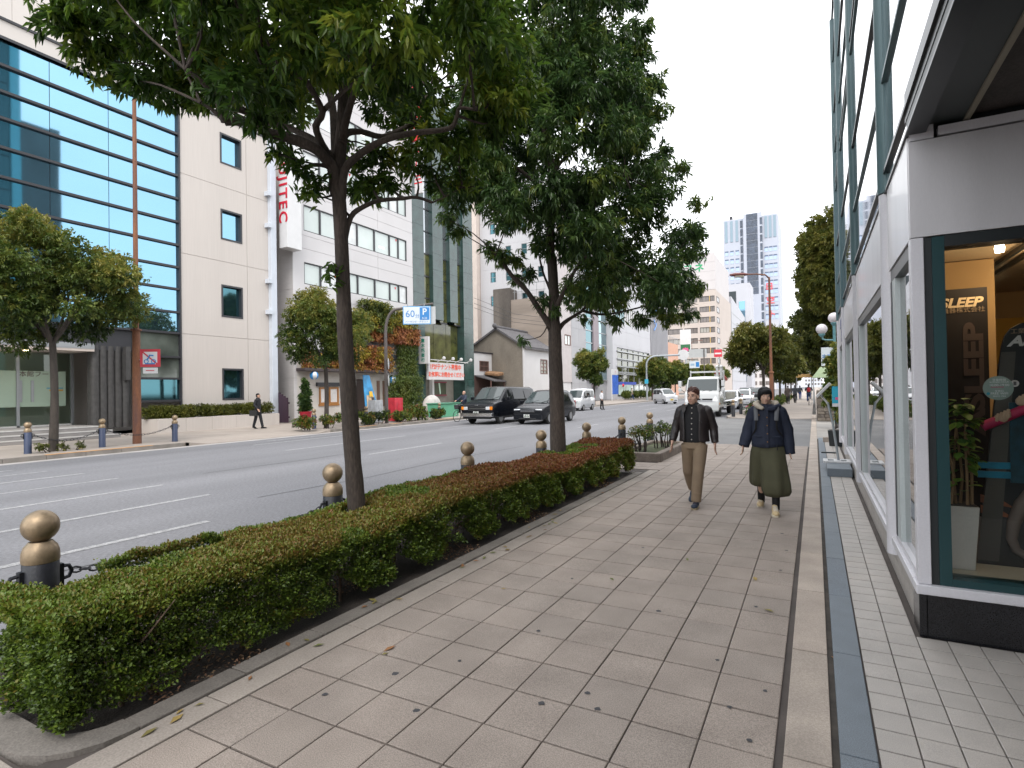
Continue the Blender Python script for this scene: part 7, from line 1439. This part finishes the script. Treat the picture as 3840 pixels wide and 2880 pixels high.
hr.ball(c+M@Vector((0,.028,.058)),(.086,.098,.084),14,9,M); hr.ball(c+M@Vector((0,.055,.0)),(.078,.062,.075),12,8,M)
for k in range(60):
    a=RN.uniform(0,6.28); e_=RN.uniform(.15,1.0); d=Vector((math.cos(a)*math.sin(e_*1.35),math.sin(a)*math.sin(e_*1.35),math.cos(e_*1.35))); p=c+M@(Vector((0,.022,.048))+Vector((d.x*.078,d.y*.088,d.z*.078)))
    hr.tube([p-M@d*.02,p+M@(d*.018+Vector((0,-.012,.008)))],[.016,.004],5)
blob(hr,'hair',hairr,t,.008,1)
shirt=pmat('black_shirt',(.010,.010,.012),.85,bump=.3,bscale=14); leather=pmat('brown_leather',(.022,.016,.016),.38,bump=.6,bscale=16,var=.25,scale=8); khaki=pmat('khaki_cloth',(.2,.145,.095),.85,bump=.35,bscale=11,var=.1,scale=6)
soft(loft([(0,.0,.83,.165,.115,.0),(0,0,.95,.158,.112),(0,0,1.1,.16,.115),(0,.005,1.25,.172,.118),(0,.01,1.36,.15,.095),(0,.0,1.42,.075,.065),(0,-.004,1.455,.066,.062)],22,fold=.012).build('shirt',shirt,t,smooth=180))
co=MB()
for sg in (1,-1): co.add([(sg*.008,-.075,1.415),(sg*.07,-.045,1.455),(sg*.075,-.05,1.425),(sg*.045,-.098,1.375)],[(0,1,2,3)])
soft(co.build('shirt_collar',shirt,t),.006,1)
btn=pmat('button_white',(.55,.52,.48),.4); MBb=MB()
for k in range(7): MBb.ball((-.004-.002*k,-.112-.008*(k in (2,3,4)),1.37-k*.073),(.008,.005,.008),8,5)
MBb.build('buttons',btn,t,smooth=60)
gp=(rad(-90-33),rad(-90+24)); jr=[(0,.0,.90,.205,.145),(0,.0,.945,.193,.138),(0,.0,1.06,.19,.135),(0,.005,1.2,.205,.14),(0,.01,1.31,.21,.13),(0,.015,1.38,.175,.105),(0,.01,1.42,.085,.085)]
soft(loft(jr,26,gap=gp,fold=.03,nf=5).build('jacket',leather,t,smooth=180),.014)
for sg,pts in ((-1,((-.1,.01,1.355),(-.178,.01,1.335),(-.252,.03,1.1),(-.288,-.045,.9))),(1,((.1,.01,1.355),(.178,.01,1.335),(.25,.06,1.09),(.272,.035,.88)))): blob(sleeve(pts,(.05,.074,.062,.05),.04),'sleeve',leather,t,.011,4)
for sg in (1,-1):
    x=sg*(.085 if sg>0 else .1); soft(MB().add([(x*.75,-.1,1.43),(x*1.55,-.045,1.435),(x*1.75,-.09,1.36),(x*1.25,-.14,1.27),(x*.8,-.132,1.33)],[(0,1,2,3,4)]).build('lapel',leather,t),.012,1)
MB().tube([(.1,-.137,1.2),(.125,-.137,1.16)],.004,5).build('zip_pull',MATS['chrome'],t)
tr=MB(); tr.tube([(0,0,.8),(0,0,.93)],[(.155,.11),(.15,.105)],16,up=(1,0,0))
tr.tube([(.085,0,.86),(.078,-.06,.68),(.066,-.115,.48),(.05,-.135,.3),(.035,-.15,.085)],[.098,.09,.078,.075,.066],14); tr.tube([(-.085,0,.86),(-.095,.05,.66),(-.105,.09,.47),(-.105,.22,.32),(-.1,.34,.19)],[.098,.09,.078,.072,.064],14)
for z,r_ in ((.1,.07),(.13,.069)): tr.tube([(.037,-.148,z-.012),(.037,-.148,z+.012)],r_,14)
for k in range(5): tr.tube([(.05-.06,-.19+.01*k,.2+.06*k),(.05,-.215+.01*k,.205+.062*k),(.11,-.18+.01*k,.19+.06*k)],.008,5)
blob(tr,'trousers',khaki,t,.011,3)
nvs=pmat('shoe_navy',(.012,.025,.05),.6); gum_=pmat('sole_tan',(.3,.24,.15),.7)
shoe(t,(.032,-.17,.0),(.0,-1,0),nvs,gum_,1,pmat('lace_dark',(.05,.03,.03),.7)); shoe(t,(-.1,.38,.06),(-.05,-1,0),nvs,gum_,1,pitch=rad(35))
t.location=(-1.5,8.18,0); OFF[t.name]=Vector(t.location)
# ---- woman in navy coat
t=thing('person','woman with black bowl cut walking in navy hooded coat, wide olive trousers and cream shoes','person',(0,0,0))
bd=MB(); hc=(-.02,-.02,1.525); M,face=head(bd,hc,rad(16),rad(4),.97)
bd.tube([(0,.01,1.3),(0,.0,1.42),(-.005,-.005,1.5)],[.062,.05,.05],12); bd.tube([(0,0,.85),(0,.0,1.05),(0,.01,1.25),(0,.01,1.34)],[(.13,.09),(.11,.08),(.13,.09),(.1,.07)],14,up=(1,0,0))
bd.tube([(.08,0,.88),(.09,-.06,.48),(.09,-.09,.1)],[.065,.045,.03],10); bd.tube([(-.08,0,.88),(-.1,.1,.48),(-.12,.4,.12)],[.065,.05,.033],10)
for q in (((-.13,.01,1.31),(-.232,.03,1.08),(-.297,-.04,.86)),((.13,.01,1.31),(.225,.05,1.1),(.258,.02,.84))): bd.tube(q,[.04,.033,.021],9)
hand(bd,(-.297,-.04,.87),(-.05,-.15,-1),1,.93,.9); hand(bd,(.258,.02,.84),(.05,-.1,-1),-1,.93)
blob(bd,'body',skin2,t,.0065,3); face(t)
hr=MB(); c=Vector(hc)
for p,r_ in (((0,.016,.05),(.084,.1,.076)),((0,.045,-.005),(.088,.074,.085)),((-.068,.004,.005),(.024,.055,.062)),((.068,.004,.005),(.024,.055,.062)),((0,-.056,.062),(.066,.036,.034)),((-.045,-.05,.045),(.032,.036,.036)),((.045,-.05,.045),(.032,.036,.036))): hr.ball(c+M@Vector(p),r_,14,9,M)
for k in range(22):
    a=rad(-155)+rad(130)*k/21; p=c+M@Vector((.074*math.cos(a),.01+.09*math.sin(a),.055)); hr.tube([p+Vector((0,0,.02)),p+M@Vector((.004*math.cos(a),.004*math.sin(a),-.03))],[.012,.004],5)
blob(hr,'hair',hairb,t,.0065,2)
navy=pmat('navy_cloth',(.011,.016,.034),.8,bump=.4,bscale=13,var=.15,scale=6); olive=pmat('olive_cloth',(.06,.058,.03),.85,bump=.3,bscale=12,var=.12,scale=5); fleece=pmat('cream_fleece',(.48,.42,.34),.95,bump=1,bscale=70); strapm=pmat('strap_grey',(.09,.095,.105),.6)
soft(loft([(0,.0,.835,.205,.165,.012),(0,.0,.9,.198,.16),(0,.0,1.05,.188,.15),(0,.005,1.2,.184,.14),(0,.01,1.31,.18,.128),(0,.015,1.375,.145,.105),(0,.0,1.41,.085,.09),(0,-.005,1.42,.07,.075)],30,fold=.02,nf=9).build('coat',navy,t,smooth=180))
for pts in (((-.09,.01,1.35),(-.16,.01,1.325),(-.232,.03,1.08),(-.29,-.035,.855)),((.09,.01,1.35),(.16,.01,1.325),(.232,.05,1.08),(.262,.02,.765))): blob(sleeve(pts,(.05,.078,.078,.07 if pts[0][0]<0 else .066),.04),'sleeve',navy,t,.012,4)
cl=MB(); cl.tube([(-.03,-.135,1.36),(-.085,-.115,1.385),(-.125,-.03,1.415),(-.105,.06,1.430),(0,.1,1.435),(.105,.06,1.430),(.115,-.03,1.410)],[(.02,.035),(.032,.05),(.035,.05),(.035,.055),(.035,.06),(.035,.05),(.02,.03)],10,up=(0,0,1)); blob(cl,'hood_lining',fleece,t,.01,3)
cl=MB(); cl.tube([(.02,-.135,1.35),(.085,-.115,1.365),(.135,-.03,1.390),(.12,.07,1.400),(0,.13,1.400),(-.12,.07,1.400),(-.145,-.02,1.380)],[(.03,.03),(.04,.04),(.032,.045),(.035,.05),(.04,.055),(.035,.05),(.02,.02)],10,up=(0,0,1)); blob(cl,'hood',navy,t,.011,4)
soft(MB().box(-.012,.03,-.168,-.155,.86,1.36).build('placket',navy,t,bevel=.006)); bb=MB()
for k in range(4): bb.ball((.012,-.172,1.25-k*.105),(.009,.005,.009),8,5)
bb.ball((-.085,-.145,1.28),(.008,.005,.012),8,5); bb.build('buttons',pmat('bronze_button',(.2,.1,.04),.4,.5),t,smooth=60)
for z in (1.0,): 
    for sg in (1,-1): MB().box(sg*.11-.05,sg*.11+.05,-.158,-.148,z-.008,z+.008).build('pocket_flap',navy,t,bevel=.004)
for sg in (1,-1):
    MB().tube([(sg*.125,.1,1.36),(sg*.13,.02,1.415),(sg*.128,-.09,1.375),(sg*.122,-.142,1.28),(sg*.118,-.15,1.21)],[(.01,.026)]*5,8,up=(0,-1,0)).build('backpack_strap',strapm,t,smooth=60)
    MB().tube([(sg*.118,-.152,1.22),(sg*.125,-.15,1.1),(sg*.18,-.05,1.0)],[(.005,.012)]*3,6,up=(0,-1,0)).build('strap_webbing',hairb,t,smooth=60)
blob(MB().box(-.15,.15,.13,.27,.98,1.36).ball((0,.2,1.36),(.14,.07,.06)),'backpack',pmat('backpack_black',(.015,.016,.02),.7),t,.015,6)
wt=[(0,0,.93,.17,.12)]
tr=loft([(-.02,0,.92,.17,.125),(-.04,.01,.8,.175,.14),(-.07,.05,.6,.15,.14),(-.09,.1,.42,.145,.14),(-.1,.13,.3,.145,.145)],30,fold=.13,nf=6,ph=1); tr2=loft([(.02,0,.925,.17,.125),(.04,-.01,.8,.17,.14),(.07,-.05,.58,.17,.155),(.09,-.08,.38,.175,.16),(.1,-.1,.205,.18,.165,.012)],30,fold=.13,nf=6,ph=2.2)
tr.add(tr2.v,tr2.f); soft(tr.build('wide_trousers',olive,t,smooth=180))
MB().tube([(.12,-.155,.9),(.125,-.165,.83)],.006,5).build('drawstring',hairb,t)
for a_,b_ in (((.09,-.095,.06),(.09,-.078,.27)),((-.122,.415,.06),(-.112,.27,.34))): MB().cyl(a_,b_,.045,.05,12).build('sock',hairb,t,smooth=60)
creamsh=pmat('shoe_cream',(.55,.42,.24),.6); rub=pmat('sole_cream',(.6,.53,.4),.7); lace=pmat('lace_white',(.65,.65,.65),.7)
shoe(t,(.085,-.17,.0),(.12,-1,0),creamsh,rub,1.02,lace); shoe(t,(-.125,.42,.025),(-.05,-1,0),creamsh,rub,1.0,lace,pitch=rad(14))
t.location=(-.56,8.14,0); OFF[t.name]=Vector(t.location)
# ---- passers-by further off
def walker(label,loc,rz,top,bottom,hair,coat=None,stride=.25,bag=None,hgt=1.7,arms=.25,z0=None,sit=False):
    t=thing('person',label,'person',(0,0,0)); s=hgt/1.7; bd=MB(); hc=(0,-.02,1.57); M,face=head(bd,hc,0)
    bd.tube([(0,.01,1.35),(0,0,1.5)],[.06,.052],10)
    hips=.9; kn=((.09,-stride*.5,.5),(-.09,stride*.4,.5)); ft=((.08,-stride,.09),(-.08,stride,.12))
    if sit: kn=((.1,-.36,.72),(-.1,-.4,.86)); ft=((.1,-.2,.3),(-.1,-.28,.5))
    for i,sg in enumerate((1,-1)): bd.tube([(sg*.08,0,hips),kn[i],ft[i]],[.06,.05,.034],8)
    bd.tube([(0,0,.9),(0,0,1.2),(0,0,1.38)],[(.12,.08),(.14,.09),(.1,.07)],10,up=(1,0,0))
    A=[]
    for i,sg in enumerate((1,-1)):
        e_=(sg*.25,.05,1.14); h_=(sg*.27,(-.12 if i else .1)*arms*4,.92)
        if sit: e_=(sg*.26,-.22,1.2); h_=(sg*.24,-.45,1.12)
        bd.tube([(sg*.15,0,1.38),e_,h_],[.042,.035,.024],8); A.append(((sg*.17,0,1.39),e_,h_)); hand(bd,h_,Vector(h_)-Vector(e_),-sg)
    blob(bd,'body',skinm,t,.012,3); face(t)
    hr=MB(); hr.ball(Vector(hc)+Vector((0,.02,.05)),(.082,.095,.075),12,8); hr.ball(Vector(hc)+Vector((0,.05,.0)),(.078,.065,.08),10,8); blob(hr,'hair',hair,t,.014,2)
    z1=coat or .86
    soft(loft([(0,0,z1,.18,.135),(0,0,(z1+1.2)/2,.178,.13),(0,0,1.25,.19,.13),(0,0,1.38,.18,.115),(0,0,1.46,.09,.08),(0,0,1.5,.066,.062)],18,fold=.02).build('coat' if coat else 'top',top,t,smooth=180))
    for p in A: q=Vector(p[2])+(Vector(p[1])-Vector(p[2]))*.12; blob(sleeve((p[0],p[1],q),(.075,.06,.048)),'sleeve',top,t,.018,3)
    tr=MB(); tr.tube([(0,0,.84),(0,0,.98)],[(.15,.11),(.145,.105)],12,up=(1,0,0))
    for i,sg in enumerate((1,-1)): tr.tube([(sg*.085,0,hips),kn[i],tuple(Vector(ft[i])+Vector((0,0,.0)))],[.095,.075,.06],10)
    blob(tr,'trousers',bottom,t,.016,3)
    for i,sg in enumerate((1,-1)): shoe(t,(ft[i][0],ft[i][1]-.03,ft[i][2]-.09),(0,-1,0),hairb,hairb,1,pitch=rad(25)*(i==1 and not sit))
    if bag:
        k,m=bag
        if k=='back': blob(MB().ball((0,.2,1.22),(.15,.1,.2),10,8),'backpack',m,t,.02,3)
        else: q=MB().box(-.36,-.22,-.05,.25,.62,.88); q.tube([(-.28,0,.88),(-.27,.05,.98),(-.28,.15,.88)],.012,6); q.build('bag',m,t,bevel=.02)
    t.scale=(s,s,s); t.location=loc; t.rotation_euler.z=rz; return t
suit=pmat('suit_dark',(.012,.013,.018),.8); whites=pmat('shirt_white',(.6,.6,.62),.8); blackt=pmat('trouser_black',(.01,.01,.012),.8); beigec=pmat('coat_beige',(.5,.44,.37),.85); bluet=pmat('trouser_blue',(.03,.06,.2),.8); taupe=pmat('coat_taupe',(.12,.095,.085),.85); dgrey=pmat('coat_grey',(.05,.055,.065),.85); redb=pmat('bag_red',(.5,.02,.03),.6); blks=pmat('bag_black',(.012,.012,.012),.6)
walker('man in a dark suit with a black bag walking past the cream planter',(-23.9,18.4,0),rad(118),suit,suit,hairb,stride=.18,bag=('hand',blks),hgt=1.73)
walker('man in white shirt and black trousers standing at the far kerb by the kei van',(-16.3,46.9,-.12),rad(80),whites,blackt,hairb,stride=.08,hgt=1.66)
walker('woman in pale coat and blue trousers walking past the bank',(-24.4,84,0),rad(100),beigec,bluet,hairr,coat=.72,stride=.2,bag=('hand',beigec),hgt=1.74)
walker('person in taupe coat walking away up the pavement by the shrubs',(-2.2,58.5,0),rad(180),taupe,blackt,hairb,coat=.6,stride=.2)
walker('person in grey coat walking away just beyond the taupe coat',(-1.7,61.5,0),rad(175),dgrey,blackt,hairb,coat=.75,stride=.2,hgt=1.75)
walker('person in dark clothes far away up the pavement',(-1.6,78,0),rad(180),dgrey,bluet,hairb,stride=.2)
walker('bald looking cyclist in dark jacket and pale blue shirt riding beside the black van',(-18.4,28.3,-.02),rad(-8),pmat('jacket_navy',(.02,.028,.05),.8),blackt,skinm,sit=True,hgt=1.7)
walker('cyclist in dark jacket with a red backpack riding away up the pavement',(-.45,54.3,.1),rad(180),dgrey,bluet,hairb,sit=True,bag=('back',redb))
def bicycle(label,loc,rz,frame):
    t=thing('bicycle',label,'bicycle',(0,0,0)); M=Matrix.Rotation(rad(90),3,'Y')
    for y in (-.55,.52):
        w=MB(); w.tube([(0,y+.33*math.cos(a),.33+.33*math.sin(a)) for a in np.linspace(0,2*math.pi,29)],.018,6,cap=False); o=w.build('wheel',rubber,t,smooth=60); sp=MB()
        for k in range(10): a=k*math.pi/5; sp.cyl((0,y,.33),(0,y+.31*math.cos(a),.33+.31*math.sin(a)),.004,n=4)
        sp.build('spokes',galv,o)
    f=MB()
    for a,b_ in (((0,-.55,.33),(0,-.4,.9)),((0,-.42,.75),(0,.0,.32)),((0,.0,.32),(0,.14,.86)),((0,.0,.32),(0,.52,.33)),((0,.52,.33),(0,.13,.75)),((0,-.41,.8),(0,.13,.72))): f.cyl(a,b_,.017,n=8)
    f.build('frame',frame,t,smooth=40); MB().tube([(-.28,-.22,1.0),(-.2,-.38,.99),(0,-.41,.96),(.2,-.38,.99),(.28,-.22,1.0)],.013,6).build('handlebar',galv,t,smooth=40)
    MB().ball((0,.16,.9),(.09,.14,.04),10,6).build('saddle',blackp,t,smooth=60)
    k=MB(); k.tube([(0,-.62,.72),(0,-.62,.98)],[(.13,.11),(.18,.14)],4); k.build('basket',darkf,t); MB().ball((0,-.58,.42),.03,8,6).build('headlamp',lensw,t)
    t.location=loc; t.rotation_euler.z=rz; return t
bicycle('dark bicycle with front basket ridden beside the black van',(-18.42,28.2,-.12),rad(-8),blackp); bicycle('blue grey bicycle ridden away up the pavement by the red backpack rider',(-.45,54.5,0),rad(180),pmat('frame_blue',(.05,.12,.18),.4))
